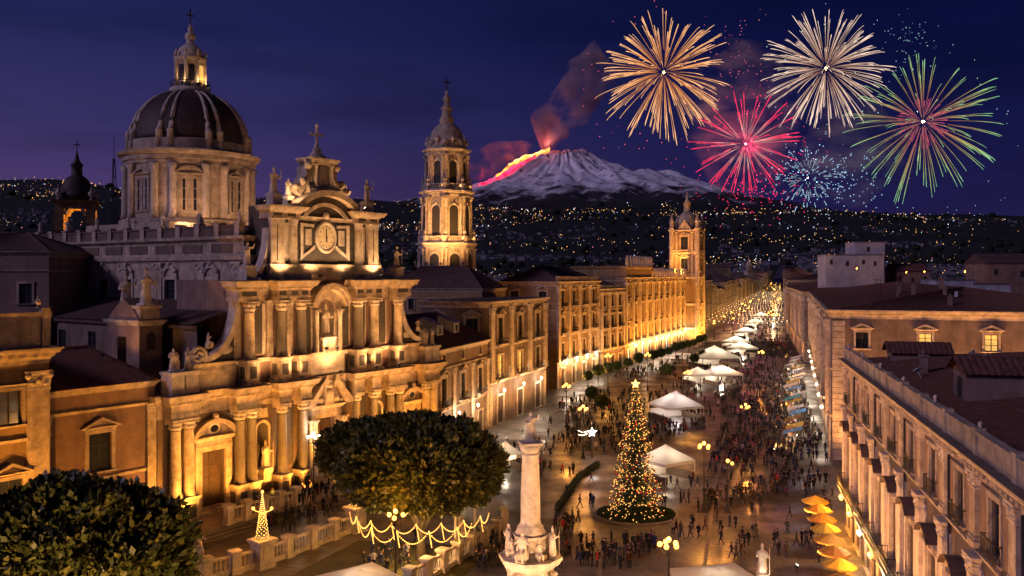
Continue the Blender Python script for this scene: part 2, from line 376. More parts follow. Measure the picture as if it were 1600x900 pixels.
def pilaster(parent, x, yf, z0, z1, wd, dp=.25, m='stone', name='pilaster', capm='stone2'):
    h = round(z1-z0,2)
    def mk():
        b = MB(); b.box(-wd/2-.12,wd/2+.12,-dp-.1,.06,0,.35); b.box(-wd/2-.06,wd/2+.06,-dp-.05,.06,.35,.55)
        b.box(-wd/2,wd/2,-dp,.06,.5,h-.55*wd); return b.mesh('pilaster', m)
    def mkc():
        b = MB(); ch = .9*wd
        b.mold(-wd/2,wd/2,-dp,.06,[(0,.1*wd,.04,.06),(.1*wd,.5*wd,.0,.10),(.5*wd,.62*wd,.06,.12),(.62*wd,.78*wd,.04,.16),(.78*wd,.9*wd,.2,.22)])
        for sx in (-1,1): b.ball((sx*wd*.5,-dp-.08,.68*wd), .16*wd, 6, 5)
        b.ball((0,-dp-.06,.45*wd), .15*wd, 6, 4)
        for k in (-1,1): b.ball((k*wd*.27,-dp-.05,.3*wd), .12*wd, 6, 4)
        return b.mesh('capital', capm)
    p = inst(cached(('pil',h,wd,dp,m), mk), name, parent, (x,yf,z0))
    inst(cached(('pilc',wd,dp,capm), mkc), 'capital', p, (0,0,h-.9*wd))
    return p
def arc(cx, cz, r, a0, a1, n, sz=1): return [(cx+r*math.cos(R(a0+(a1-a0)*i/n)), cz+r*sz*math.sin(R(a0+(a1-a0)*i/n))) for i in range(n+1)]
def pediment_mesh(wd, style, dp=.5):
    """window or door head: triangular ('ped'), segmental ('seg') or flat ('flat'); origin at its underside centre"""
    def mk():
        b = MB(); hw = wd/2
        b.mold(-hw,hw,0,.05,[(0,.12,.10,.14),(.12,.24,.2,.3),(.24,.34,dp*.9,dp)])
        if style == 'ped':
            p = wd*.24; e = hw+dp
            b.band([(-e,.34),(0,.34+p+.25),(e,.34)], [(-e+.5,.34),(0,.34+p-.08),(e-.5,.34)], -dp, .05)
            b.prism_y([(-e+.3,.33),(e-.3,.33),(0,.34+p)], -.12, .04)
        elif style == 'seg':
            e = hw+dp*.8; rr = e/math.sin(R(52)); cz = .34-rr*math.cos(R(52))
            b.band(arc(0,cz,rr+.22,142,38,10), arc(0,cz,rr-.12,142,38,10), -dp, .05)
            b.prism_y([(x,max(z,.33)) for x,z in arc(0,cz,rr-.1,142,38,10)]+[(e*.9,.32),(-e*.9,.32)], -.12, .04)
        return b.mesh('window_head', 'stone')
    return cached(('ped',wd,style,dp), mk)
# ------------------------------------------------------------------ walls with real openings, windows, palazzi
def wall_grid(mb, W, H, opens, T, dep=.35, z0=0):
    xs = sorted(set([0, W]+[v for o in opens for v in o[:2]])); zs = sorted(set([z0, H]+[v for o in opens for v in o[2:4]]))
    def inside(x, z): return any(o[0]-1e-6 <= x <= o[1]+1e-6 and o[2]-1e-6 <= z <= o[3]+1e-6 for o in opens)
    for j in range(len(zs)-1):
        i = 0
        while i < len(xs)-1:
            zc = (zs[j]+zs[j+1])/2
            if inside((xs[i]+xs[i+1])/2, zc): i += 1; continue
            k = i
            while k < len(xs)-1 and not inside((xs[k]+xs[k+1])/2, zc): k += 1
            mb.add([T(xs[i],zs[j],0), T(xs[k],zs[j],0), T(xs[k],zs[j+1],0), T(xs[i],zs[j+1],0)], [(0,1,2,3)]); i = k
    for (a, b, c, d) in [o[:4] for o in opens]:
        mb.add([T(a,c,0),T(b,c,0),T(b,d,0),T(a,d,0),T(a,c,dep),T(b,c,dep),T(b,d,dep),T(a,d,dep)], [(0,4,5,1),(1,5,6,2),(2,6,7,3),(3,7,4,0)])
def window_mesh(wd, h, m='shutter'):
    def mk():
        b = MB(); t = min(.12, wd*.07)
        b.box(-wd/2,-wd/2+t,-.04,.08,0,h); b.box(wd/2-t,wd/2,-.04,.08,0,h); b.box(-wd/2,wd/2,-.045,.085,h-t,h); b.box(-wd/2,wd/2,-.045,.085,0,t)
        b.box(-t*.5,t*.5,-.05,.07,t,h-t)
        for q in ((.36,.68) if h > 2.2 else (.55,)): b.box(-wd/2+t,wd/2-t,-.03,.06,h*q-.04,h*q+.04)
        return b.mesh('window', m)
    return cached(('win',wd,h,m), mk)
def pane_mesh(wd, h, m):
    def mk():
        b = MB(); b.box(-wd/2+.05,wd/2-.05,.03,.06,.05,h-.05); return b.mesh('pane', m)
    return cached(('pane',wd,h,m), mk)
def door_mesh(wd, h):
    def mk():
        b = MB(); b.box(-wd/2,wd/2,.02,.1,0,h)
        for sgn in (-1,1):
            for k in range(4): b.box(sgn*wd*.25-wd*.19,sgn*wd*.25+wd*.19,-.05,.03,h*(.04+.24*k),h*(.04+.24*k+.19))
        b.box(-.05,.05,-.07,.03,0,h); return b.mesh('door', 'wood')
    return cached(('door',wd,h), mk)
def surround_mesh(wd, h, m='stone'):
    def mk():
        b = MB(); t = max(.18, wd*.16)
        b.box(-wd/2-t,-wd/2,-.16,.03,-.02,h); b.box(wd/2,wd/2+t,-.16,.03,-.02,h); b.box(-wd/2-t-.06,wd/2+t+.06,-.2,.03,h,h+t)
        b.mold(-wd/2-t,wd/2+t,-.16,.03,[(-.22,-.1,.02,.08),(-.1,.0,.14,.16)])
        return b.mesh('window_surround', m)
    return cached(('sur',wd,h,m), mk)
def balcony_mesh(wd, dp=.95):
    def mk():
        b = MB(); b.mold(-wd/2,wd/2,-dp,.03,[(-.28,-.16,-.06,0),(-.16,-.02,.04,.06)])
        for sx in (-1, 1): b.prism_x([(0,-.9),(-dp*.3,-.8),(-dp*.8,-.28),(0,-.28)], sx*wd*.36-.14, sx*wd*.36+.14)
        return b.mesh('balcony', 'stone')
    return cached(('bal',wd,dp), mk)
def railing_mesh(wd, dp=.95):
    def mk():
        b = MB(); n = max(4, int(wd/.26)); y = -dp+.02
        for i in range(n+1):
            x = -wd/2+wd*i/n; b.box(x-.018,x+.018,y-.018,y+.018,-.03,1.0)
        for x in (-wd/2, wd/2):
            for k in range(4): b.box(x-.018,x+.018,y+.2*(k+1)-.018,y+.2*(k+1)+.018,-.03,1.0)
            b.box(x-.03,x+.03,y,.02,1.0,1.06)
        b.box(-wd/2-.03,wd/2+.03,y-.03,y+.03,1.0,1.06); b.box(-wd/2,wd/2,y-.02,y+.02,.08,.12)
        return b.mesh('railing', 'iron')
    return cached(('rail',wd,dp), mk)
def place_window(root, T, rz, x, z, wd, h, head=None, balcony=False, lit=None, door=False, sur=True, dep=.35):
    lx = lambda dd, zz=z: T(x, zz, dd)
    if door: inst(door_mesh(wd,h), 'door', root, lx(dep-.08), rz)
    else:
        f = inst(window_mesh(wd,h), 'window', root, lx(dep-.1), rz)
        inst(pane_mesh(wd,h,lit or 'glass'), 'pane', f)
    if sur: inst(surround_mesh(wd,h), 'window_surround', root, lx(0), rz)
    if head: 
        t = max(.18, wd*.16); inst(pediment_mesh(round(wd*1.32,2), head, .55), 'window_head', root, lx(0, z+h+t-.02), rz)
    if balcony:
        bl = inst(balcony_mesh(round(wd*1.7,2)), 'balcony', root, lx(0, z-.02), rz)
        inst(railing_mesh(round(wd*1.7,2)), 'railing', bl)
def tile_roof(mb, a, b, c, d, step=.42, amp=.07):
    """sloping tile field, eaves a-b, ridge d-c: corrugated rows running up the slope"""
    a, b, c, d = map(Vector, (a, b, c, d)); n = max(2, int((b-a).length/step)); nrm = (b-a).cross(d-a).normalized()
    if nrm.z < 0: nrm = -nrm
    k = 4; vs = []; fs = []
    for i in range(n*k+1):
        t = i/(n*k); p = a.lerp(b, t); q = d.lerp(c, t); o = nrm*amp*(abs(math.sin(math.pi*i/k)))
        vs += [tuple(p+o), tuple(q+o)]
    for i in range(n*k): fs.append((2*i, 2*i+2, 2*i+3, 2*i+1))
    mb.add(vs, fs)
def hip_roof(parent, x0, x1, y0, y1, z, h, inset=None, m='roof', ov=.5, tiles=True):
    """hipped roof over a rectangle, tiled on the four slopes"""
    x0 -= ov; x1 += ov; y0 -= ov; y1 += ov; dx, dy = x1-x0, y1-y0; i = min(dx, dy)/2 if inset is None else inset
    if dx >= dy: r0, r1 = (x0+i, (y0+y1)/2, z+h), (x1-i, (y0+y1)/2, z+h)
    else: r0, r1 = ((x0+x1)/2, y0+i, z+h), ((x0+x1)/2, y1-i, z+h)
    A, B, C, D = (x0,y0,z), (x1,y0,z), (x1,y1,z), (x0,y1,z); b = MB()
    tr = (lambda *p: tile_roof(b, *p)) if tiles else (lambda p,q,r,s: b.add([p,q,r,s], [(0,1,2,3)]))
    if dx >= dy: tr(A,B,r1,r0); tr(C,D,r0,r1); tr(B,C,r1,r1); tr(D,A,r0,r0)
    else: tr(B,C,r1,r0); tr(D,A,r0,r1); tr(A,B,r0,r0); tr(C,D,r1,r1)
    b.box(x0,x1,y0,y1,z-.18,z-.01)
    for p, q in ((A,r0),(D,r0 if dx >= dy else r1),(B,r1 if dx >= dy else r0),(C,r1),(r0,r1)): b.tube([p,q], .17, 6)
    o = b.build('roof', m, parent); return o
CORN = [(0,.25,.05,.08),(.25,.5,.08,.2),(.5,.72,.3,.34),(.72,.95,.5,.62),(.95,1.1,.7,.72)]
def palazzo(name, label, cat, loc, rz, W, D, floors, bays, wallm='plaster', pil=None, side=None, roof=None, cornice=1.0, litp=.12,
            parapet=0, dent=True, strings=True, group=None, quoins=False, rng=None, back_side=None, rusticated=0, pild=.3):
    """floors: dicts h, win=(w,h,sill), head, balc, kind; local x along the front, y into the block, z up"""
    rng = rng or random.Random(hash(label) % 1000 if False else len(label))
    root = thing(name, label, cat, loc, rz, group)
    H = sum(f['h'] for f in floors); bw = W/bays; wall = MB()
    def face(Wd, nb, T, rzl, detail=True):
        opens = []; z = 0; b_w = Wd/nb; todo = []
        for fl in floors:
            if fl.get('win'):
                ww, wh, sill = fl['win']; ww = min(ww, b_w*.7)
                for k in range(nb):
                    if fl.get('skip') and k in fl['skip']: continue
                    xc = b_w*(k+.5); opens.append((xc-ww/2, xc+ww/2, z+sill, z+sill+wh)); todo.append((xc, z+sill, ww, wh, fl))
            z += fl['h']
        wall_grid(wall, Wd, H, opens, T)
        for (xc, zz, ww, wh, fl) in todo:
            place_window(root, T, rzl, xc, zz, round(ww,2), wh, fl.get('head'), fl.get('balc', False),
                         ('lit' if rng.random() < .8 else 'litw') if rng.random() < fl.get('lit', litp) else None, fl.get('kind') == 'door', fl.get('sur', True))
    face(W, bays, lambda x,z,d: (x, d, z), 0)
    if side: face(D, side, lambda x,z,d: (d, D-x, z), R(-90))
    else: wall.add([(0,D,0),(0,0,0),(0,0,H),(0,D,H)], [(0,1,2,3)])
    if back_side: face(D, back_side, lambda x,z,d: (W-d, x, z), R(90))
    else: wall.add([(W,0,0),(W,D,0),(W,D,H),(W,0,H)], [(0,1,2,3)])
    wall.add([(W,D,0),(0,D,0),(0,D,H),(W,D,H)], [(0,1,2,3)]); wall.add([(0,0,H),(W,0,H),(W,D,H),(0,D,H)], [(0,1,2,3)])
    wall.build('wall', wallm, root)
    z = 0
    if strings:
        for f in floors[:-1]:
            z += f['h']; b = MB(); b.mold(0,W,0,D,[(z-.28,z-.1,.04,.1),(z-.1,z+.08,.2,.24)], back=True); b.build('string_course', 'stone', root)
    b = MB(); s = cornice
    b.mold(0,W,0,D,[(H+(a-.75)*s,H+(c-.75)*s,p*s,q*s) for a,c,p,q in CORN], back=True)
    if dent:
        n = int(W/(.75*s))
        for k in range(n): x = W*(k+.5)/n; b.box(x-.16*s,x+.16*s,-.55*s,.02,H-.25*s,H-.04*s)
    b.build('cornice', 'stone', root)
    if pil:
        pw, z0, z1 = pil[:3]
        for k in range(bays+1):
            x = min(max(bw*k, pw/2), W-pw/2); pilaster(root, x, 0, z0, z1, pw, pild)
        if side and len(pil) > 3:
            for k in range(side+1):
                y = min(max(D/side*k, pw/2), D-pw/2); p = pilaster(root, 0, y, z0, z1, pw, .3); p.rotation_euler = (0,0,R(-90))
    if parapet:
        b = MB(); zc = H+.35*s; b.box(-.1*s,W+.1*s,-.1*s,.3,zc-.02,zc+parapet*.85); b.mold(-.1*s,W+.1*s,-.1*s,.35,[(zc+parapet*.85,zc+parapet,.08,.1)]); 
        for k in range(bays+1): x = min(max(bw*k,.4),W-.4); b.box(x-.4,x+.4,-.22*s,.34,zc,zc+parapet*1.12)
        b.build('parapet', 'stone', root)
    if roof:
        rt, rh = roof[:2]; rm = roof[2] if len(roof) > 2 else 'roof'
        if rt == 'hip': hip_roof(root, .2, W-.2, .2, D-.2, H+.36*s, rh, m=rm)
        elif rt == 'flat':
            b = MB(); b.box(.3,W-.3,.35,D-.3,H+.3*s,H+.42*s); b.build('roof', rm, root)
    if rusticated:
        zz = 0; i = 0
        me = cached(('rq',rusticated), lambda: (lambda q: (q.box(0,1.5,-.12,.05,.03,.62), q.mesh('quoin_block','stone'))[1])(MB()))
        while zz+.65 < rusticated:
            inst(me, 'quoin_block', root, (0 if i % 2 == 0 else 0, 0, zz), 0); inst(me, 'quoin_block', root, (W-1.5,0,zz), 0); zz += .65; i += 1
    return root
def wall_lamp(root_loc, col, W, label, group, rz=0, m='globew'):
    def mk():
        b = MB(); b.tube([(0,0,-.3),(0,-.2,-.5),(0,-.75,-.35),(0,-.9,0)], .045); b.box(-.1,.1,-.03,.03,-.5,0); return b.mesh('bracket', 'iron')
    def mg():
        b = MB(); b.lathe([(.1,-.25),(.2,0),(.24,.25),(.1,.34),(.03,.44)], 0,-.9,0,8); return b.mesh('lantern', m)
    t = thing('wall_lamp', label, 'lamp', root_loc, rz, group)
    inst(cached('wl_b', mk), 'bracket', t); inst(cached(('wl_g',m), mg), 'lantern', t)
    lamp('POINT', (0,-1.35,.1), W, col, t, .2)
    return t
# ------------------------------------------------------------------ terrain, piazza, street
def hillz(px):
    pts = [(-2500,360),(-600,318),(0,304),(90,302),(200,309),(420,312),(600,316),(760,318),(900,318),(1050,322),(1200,331),(1400,341),(1600,352),(2300,372),(3500,400)]
    for (a, ya), (b_, yb) in zip(pts, pts[1:]):
        if a <= px <= b_: return ya+(yb-ya)*(px-a)/(b_-a)
    return 400
def terr(x, y):
    d = math.hypot(x, y)
    if y <= 1: return 0.0 if d < 2500 else -20
    px = 800+F*x/y if y > 50 else (3400 if x > 0 else -2400)
    px = max(-2400, min(3400, px)); fy = hillz(px)
    top = 30+(HZ-fy)*7600/F         # height of the skyline ridge at 7.6 km
    ks = [(0,0),(1050,0),(1500,6),(2000,18),(2600,44),(3400,95),(4600,.38),(6000,.70),(7600,1.0),(9500,.92),(14000,.5)]
    v = [(a, h if h > 1 or a < 1100 else h*top) for a, h in ks]
    for (a, ha), (b_, hb) in zip(v, v[1:]):
        if a <= d <= b_:
            t = (d-a)/(b_-a); z = ha+(hb-ha)*t; break
    else: z = v[-1][1]
    if d > 2200: z += noise.noise((x*.0011, y*.0011, 2.0))*min(45, (d-2200)*.012)
    return z
b = MB(); rings = [0,60,120,200,300,450,650,900,1050,1300,1600,2000,2500,3000,3600,4200,4900,5600,6300,7000,7600,8400,9500,11500,14000]; NA = 180
b.v.append((0,0,0))
for r in rings[1:]:
    for k in range(NA):
        a = 2*math.pi*k/NA; x, y = r*math.sin(a), r*math.cos(a); b.v.append((x, y, terr(x, y)))
for k in range(NA): b.f.append([0, 1+(k+1)%NA, 1+k])
for i in range(len(rings)-2):
    for k in range(NA):
        p = 1+i*NA; q = 1+(i+1)*NA; k2 = (k+1)%NA; b.f.append([p+k, p+k2, q+k2, q+k])
b.sm = [True]*len(b.f); b.mi = [0]*len(b.f)
M['terrain'] = mat('dark_wooded_ground', (0.022, 0.026, 0.020), var=.6, scale=.004, rough=.95, bump=0)
tag(b.build('ground', 'terrain'), kind='structure')

def wet(name, col, rough):
    m = mat(name, col, rough=rough, var=.5, scale=.35, bump=0.03, spec=.45)
    t = m.node_tree; bs = t.nodes['Principled BSDF']; g = t.nodes.new('ShaderNodeNewGeometry')
    n = t.nodes.new('ShaderNodeTexNoise'); n.inputs['Scale'].default_value = .16; n.inputs['Detail'].default_value = 6; t.links.new(g.outputs['Position'], n.inputs['Vector'])
    r = t.nodes.new('ShaderNodeMapRange'); r.inputs['From Min'].default_value = .4; r.inputs['From Max'].default_value = .65; r.inputs['To Min'].default_value = rough*.55; r.inputs['To Max'].default_value = rough*1.5
    t.links.new(n.outputs['Fac'], r.inputs['Value']); t.links.new(r.outputs[0], bs.inputs['Roughness']); return m
M['basalt'] = wet('wet_basalt_paving', (0.10, 0.085, 0.075), .50)
M['pale_paving'] = wet('pale_lava_slab', (0.17, 0.14, 0.115), .52)
M['joint'] = mat('paving_joint', (0.035,0.03,0.027), var=.3, scale=2)
M['kerb'] = mat('kerb_stone', (0.24,0.20,0.165), var=.3, scale=1.2)
def quad_strip(name, pts_l, pts_r, z, m):
    q = MB(); n = len(pts_l)
    q.add([(x,y,z+terr(x,y)) for x,y in pts_l]+[(x,y,z+terr(x,y)) for x,y in pts_r], [(i, n+i, n+i+1, i+1) for i in range(n-1)])
    return tag(q.build(name, m), kind='structure')
quad_strip('piazza', [(-70,20),(-62,100),(-40,160),(5,250),(70,385)], [(70,20),(62,100),(75,160),(92,250),(140,385)], .006, 'joint')
SL = [(70,385),(100,450),(149,600),(281,1000),(540,1800),(840,2700)]; SR = [(140,385),(147,450),(190,600),(312,1000),(562,1800),(856,2700)]
quad_strip('street', SL, SR, .008, 'basalt')
SDIR = R(17.9)
def sw(u, v, z=0):   # street frame: u across to the right, v along the street
    return (u*math.cos(SDIR)+v*math.sin(SDIR), -u*math.sin(SDIR)+v*math.cos(SDIR), z)
# paving: real slabs with joints over the piazza, uneven by millimetres so that the wet stone glints
def paving():
    rg = random.Random(5); dark = MB(); pale = MB(); cnt = 0
    v = 55.0; row = 0
    while v < 330:
        sl = 1.05 if v < 150 else 2.1 if v < 220 else 4.2; u = -110+(row % 2)*.6; k = 0
        while u < 75:
            ln_ = (1.5 if v < 150 else 3.0 if v < 220 else 6.0)*rg.uniform(.75,1.3)
            x, y, _ = sw(u, v)
            inside = y > 62 and -.72*y < x < .52*y-0 and x > -26+(y-122)*.25-(20 if y < 122 else 0)
            if inside:
                j = .018 if v < 150 else .03
                zs = [.022+rg.uniform(-.006,.006) for _ in range(4)]
                path = (abs(u+34+v*.06-10) < 1) 
                ln_x = 19.2+(y-85)*(35.6-19.2)/(191-85); t = pale if (ln_x-17 < x < ln_x and y < 165) or (x > 44+.1*(y-100) and y < 130) or rg.random() < .05 else dark
                c = [sw(u+j,v+j,zs[0]), sw(u+ln_-j,v+j,zs[1]), sw(u+ln_-j,v+sl-j,zs[2]), sw(u+j,v+sl-j,zs[3])]
                lo = [(p[0],p[1],.0) for p in c]
                t.add(c+lo, [(0,1,2,3),(0,4,5,1),(1,5,6,2),(2,6,7,3),(3,7,4,0)])
            u += ln_; k += 1
        v += sl; row += 1
    for bb, m in ((dark,'basalt'),(pale,'pale_paving')):
        o = bb.build('paving', m); tag(o, ('wet dark basalt slabs paving the piazza' if m == 'basalt' else 'paler lava slabs laid in bands across the piazza'), 'paving', kind='stuff')
paving()
# ------------------------------------------------------------------ cathedral (local x along the front, y into the church)
AZ = R(35.1); UX = (math.sin(AZ), math.cos(AZ)); O0 = gp(300, 815); CL = (O0[0]+21.4*UX[0], O0[1]+21.4*UX[1])
CRZ = R(90)-AZ
def cw(x, y, z=0):   # cathedral local -> world
    return (CL[0]+x*UX[0]-y*UX[1], CL[1]+x*UX[1]+y*UX[0], z)
ch = thing('cathedral', 'floodlit baroque stone cathedral with columned front, clock gable and big dark dome', 'cathedral', (*CL, 0), CRZ)
T0 = lambda x,z,d: (x-26, d, z)
b = MB()
ops = [(26-20.15,26-16.85,1.2,8.2),(26-1.8,26+1.8,2.2,9.7),(26+16.4,26+19.6,1.2,8.2)]
wall_grid(b, 50, 16.0, ops, T0, 1.0)
b.add([(-26,30,0),(-26,0,0),(-26,0,16),(-26,30,16)], [(0,1,2,3)]); b.add([(24,0,0),(24,14,0),(24,14,16),(24,0,16)], [(0,1,2,3)])
b.add([(-26,0,16),(24,0,16),(24,9,16),(-26,9,16)], [(0,1,2,3)])
b.build('wall', 'plaster', ch)
for x in (-18.5, 0, 18): 
    z = 2.2 if x == 0 else 1.2
    d = inst(door_mesh(3.7 if x == 0 else 3.4, 7.5 if x == 0 else 7.0), 'door', ch, (x, .8, z))
    for hx in (-.25,.25): hb = MB(); hb.ball((hx,-.12,1.3),.08,6,4); hb.build('handle', 'iron', d)
# base course and steps in front of the doors
b = MB(); b.mold(-26,24,0,.5,[(0,1.0,.5,.5),(1.0,1.3,.4,.2)])
b.build('plinth', 'stone', ch)
for x, wd in ((-18.5,5.6),(0,8.5),(18,5.6)):
    b = MB()
    for k in range(4): b.box(x-wd/2-.4*(3-k),x+wd/2+.4*(3-k),-.8-.42*(4-k),.9,.3*k+(.0),.3*(k+1)+(.9 if x == 0 and k == 3 else 0))
    b.build('steps', 'stone', ch)
# first order: columns on pedestals
def pedestal(parent, x, yf, z0, z1, wd, panel='lava'):
    def mk():
        q = MB(); h = z1-z0
        q.box(-wd/2,wd/2,-yf,.05,.4,h-.35); q.mold(-wd/2,wd/2,-yf,.05,[(0,.3,.18,.18),(.3,.45,.18,.04),(h-.4,h-.22,.04,.16),(h-.22,h,.2,.22)])
        return q.mesh('pedestal', 'stone')
    p = inst(cached(('pdst',round(z1-z0,2),yf,wd), mk), 'pedestal', parent, (x,0,z0))
    def mp():
        q = MB(); h = z1-z0; q.box(-wd*.28,wd*.28,-yf-.03,-yf+.02,h*.27,h*.74); q.box(-wd/2-.03,-wd/2+.02,-yf*.75,-yf*.25,h*.27,h*.74); return q.mesh('inlay_panel', panel)
    inst(cached(('pdpn',round(z1-z0,2),yf,wd), mp), 'inlay_panel', p)
col1 = [-24.4,-22.6,-15.3,-13.5,-8.6,-5.0,5.0,8.6,12.2,14.3,20.4,22.2]
for x in col1:
    outer = abs(x) > 20
    pedestal(ch, x, 1.95, .05, 3.6, 1.75)
    column(ch, x, -1.15, 3.6, 12.9, .66, 'stone' if outer else 'granite')
b = MB(); E1 = [(12.9,13.2,.06,.06),(13.2,13.6,.12,.12),(13.6,14.5,.05,.05),(14.5,14.75,.14,.25),(14.75,15.05,.4,.45),(15.05,15.5,.75,.85),(15.5,15.75,.95,1.0)]
b.mold(-26,24,0,2,E1)
for x0, x1 in ((-25.3,-21.7),(-16.2,-12.6),(-9.5,-7.7),(-5.9,-4.1),(4.1,5.9),(7.7,9.5),(11.3,15.2),(19.5,23.1)):
    b.mold(x0,x1,-1.75,.5,E1)
    for k in range(int((x1-x0+.8)/.42)): b.box(x0-.3+.42*k,x0-.08+.42*k,-2.32,-1.9,14.72,15.02)
for k in range(118): b.box(-25.8+.42*k,-25.58+.42*k,-.62,-.2,14.72,15.02)
b.build('entablature', 'stone', ch)
b = MB(); b.box(-26.9,24.9,-.95,1,15.76,15.84)
for x0, x1 in ((-25.3,-21.7),(-16.2,-12.6),(-9.5,-4.1),(4.1,9.5),(11.3,15.2),(19.5,23.1)): b.box(x0-.9,x1+.9,-2.65,0,15.77,15.85)
b.build('ledge', 'grime', ch)
# portals
def portal(x, wd, ztop, hw, zhead, style, top):
    q = MB(); z0 = 1.2 if style == 'seg' else 2.0
    for sg in (-1,1): q.box(x+sg*(wd/2+.45)-.45,x+sg*(wd/2+.45)+.45,-.35,.05,z0,ztop+.05)
    q.mold(x-wd/2-.9,x+wd/2+.9,-.35,.05,[(ztop,ztop+.7,.02,.06),(ztop+.7,ztop+1.3,.0,.0),(ztop+1.3,ztop+1.6,.15,.35),(ztop+1.6,ztop+1.85,.5,.55)])
    q.build('portal_frame', 'stone', ch)
    q = MB(); zb = ztop+1.86; e = hw
    if style == 'seg':
        rr = e/math.sin(R(62)); cz = zb-rr*math.cos(R(62))
        q.band(arc(x,cz,rr+.3,152,28,14), arc(x,cz,rr-.25,152,28,14), -.95, .05)
        q.prism_y([(a,max(c,zb-.02)) for a,c in arc(x,cz,rr-.2,152,28,14)], -.25, .05)
        q.ball((x,-.6,cz+rr+.65),.42,8,6); q.box(x-.35,x+.35,-.9,-.2,cz+rr+.1,cz+rr+.4)
        o = q.build('portal_pediment', 'stone', ch)
        q = MB(); q.lathe([(.95,0),(.95,.12),(.62,.2),(.6,.0)], seg=16, sy=.75); oc = q.build('oculus_frame', 'stone2', o, (x,-.24,zb+.85)); oc.rotation_euler = (R(90),0,0)
        q = MB(); q.lathe([(.62,0),(.6,.05)], seg=16, sy=.75); oc = q.build('oculus', 'glass', o, (x,-.27,zb+.85)); oc.rotation_euler = (R(90),0,0)
    else:
        q.band([(x-e-.7,zb),(x-.9,top+.35),(x-.5,top-.55)], [(x-e+.6,zb),(x-1.2,top-.55),(x-.6,top-1.2)], -1.5, .05)
        q.band([(x+.5,top-.55),(x+.9,top+.35),(x+e+.7,zb)], [(x+.6,top-1.2),(x+1.2,top-.55),(x+e-.6,zb)], -1.5, .05)
        q.prism_y([(x-e,zb),(x+e,zb),(x,top-.9)], -.5, .05)
        q.box(x-.8,x+.8,-1.0,.05,zb,top-.2); q.ball((x,-1.0,zb+1.5),.75,10,8,1,.6,1.25); q.ball((x,-1.0,zb+2.7),.4,8,6)
        for sg in (-1,1): q.ball((x+sg*1.5,-.7,zb+.8),.5,8,6,1.4,.6,.9); q.ball((x+sg*2.5,-.7,zb+.5),.3,8,6)
        q.build('portal_pediment', 'stone', ch)
        for sg in (-1,1):
            for k in (0,1): 
                c = column(ch, x+sg*(2.55+.62*k), -.75-.25*(1-k), 2.0, ztop+.05, .30, 'stone2')
portal(-18.5, 3.4, 8.2, 3.0, 0, 'seg', 0); portal(18, 3.4, 8.2, 3.0, 0, 'seg', 0); portal(0, 3.7, 9.75, 3.9, 0, 'ped', 15.3)
# side niches with statues between the columns of the first order
for x in (-11.0, 10.4):
    q = MB(); q.box(x-1.25,x+1.25,-.3,.05,4.2,4.6); q.box(x-1.2,x-.95,-.22,.05,4.6,9.6); q.box(x+.95,x+1.2,-.22,.05,4.6,9.6)
    q.band(arc(x,9.6,1.3,180,0,10), arc(x,9.6,.95,180,0,10), -.25, .05); q.prism_y([(x-.8,11.2),(x+.8,11.2),(x+.6,12.4),(x-.6,12.4)], -.3, .05)
    q.build('niche_frame', 'stone2', ch)
    q = MB(); q.prism_y([(x-.95,4.6)]+[(a,c) for a,c in arc(x,9.6,.95,180,0,10)]+[(x+.95,4.6)], -.04, .03); q.build('niche', 'lava', ch)
    q = MB(); q.mold(x-.6,x+.6,-1.2,.05,[(3.0,4.0,0,0),(4.0,4.6,.1,.2)]); q.build('statue_base', 'stone', ch)
    statue(ch, x, -.75, 4.6, 3.4, 1 if x < 0 else 0)
for x0, x1 in ((-14.8,-13.0+.0),):
    pass
# dark wall panels behind the first order
for x0, x1 in ((-8.0,-5.7),(5.7,8.0)):
    q = MB(); q.box(x0,x1,-.06,.03,4.2,12.2); q.build('wall_panel', 'lava', ch)
# attic over the side bays, outer piers
for x0, x1 in ((-21.6,-15.4),(15.4,19.5)):
    q = MB(); q.box(x0,x1,-.5,.5,15.8,18.7); q.mold(x0,x1,-.5,.5,[(18.7,18.9,.05,.15),(18.9,19.1,.25,.28)]); q.box(x0+.5,(x0+x1)/2-.2,-.58,-.4,16.5,18.2); q.box((x0+x1)/2+.2,x1-.5,-.58,-.4,16.5,18.2); q.build('attic', 'stone', ch)
for x0, x1 in ((-25.4,-21.6),(19.5,23.2)):
    for k in (0,1):
        a, c = x0+(x1-x0)*.5*k+.12, x0+(x1-x0)*.5*(k+1)-.12
        pz = MB(); pz.box(a,c,-1.75-.02*k,.4,15.8,18.2); pz.mold(a,c,-1.75,.4,[(15.8,16.4,.12,.05),(18.0,18.25,.05,.18),(18.25,18.5,.22,.24)]); pz.box(a+.35,c-.35,-1.83,-1.7,16.7,17.8); pz.build('pier', 'stone2', ch)
        statue(ch, (a+c)/2, -.8, 18.5, 2.7, 0 if k else 2, R(25 if k else -20))
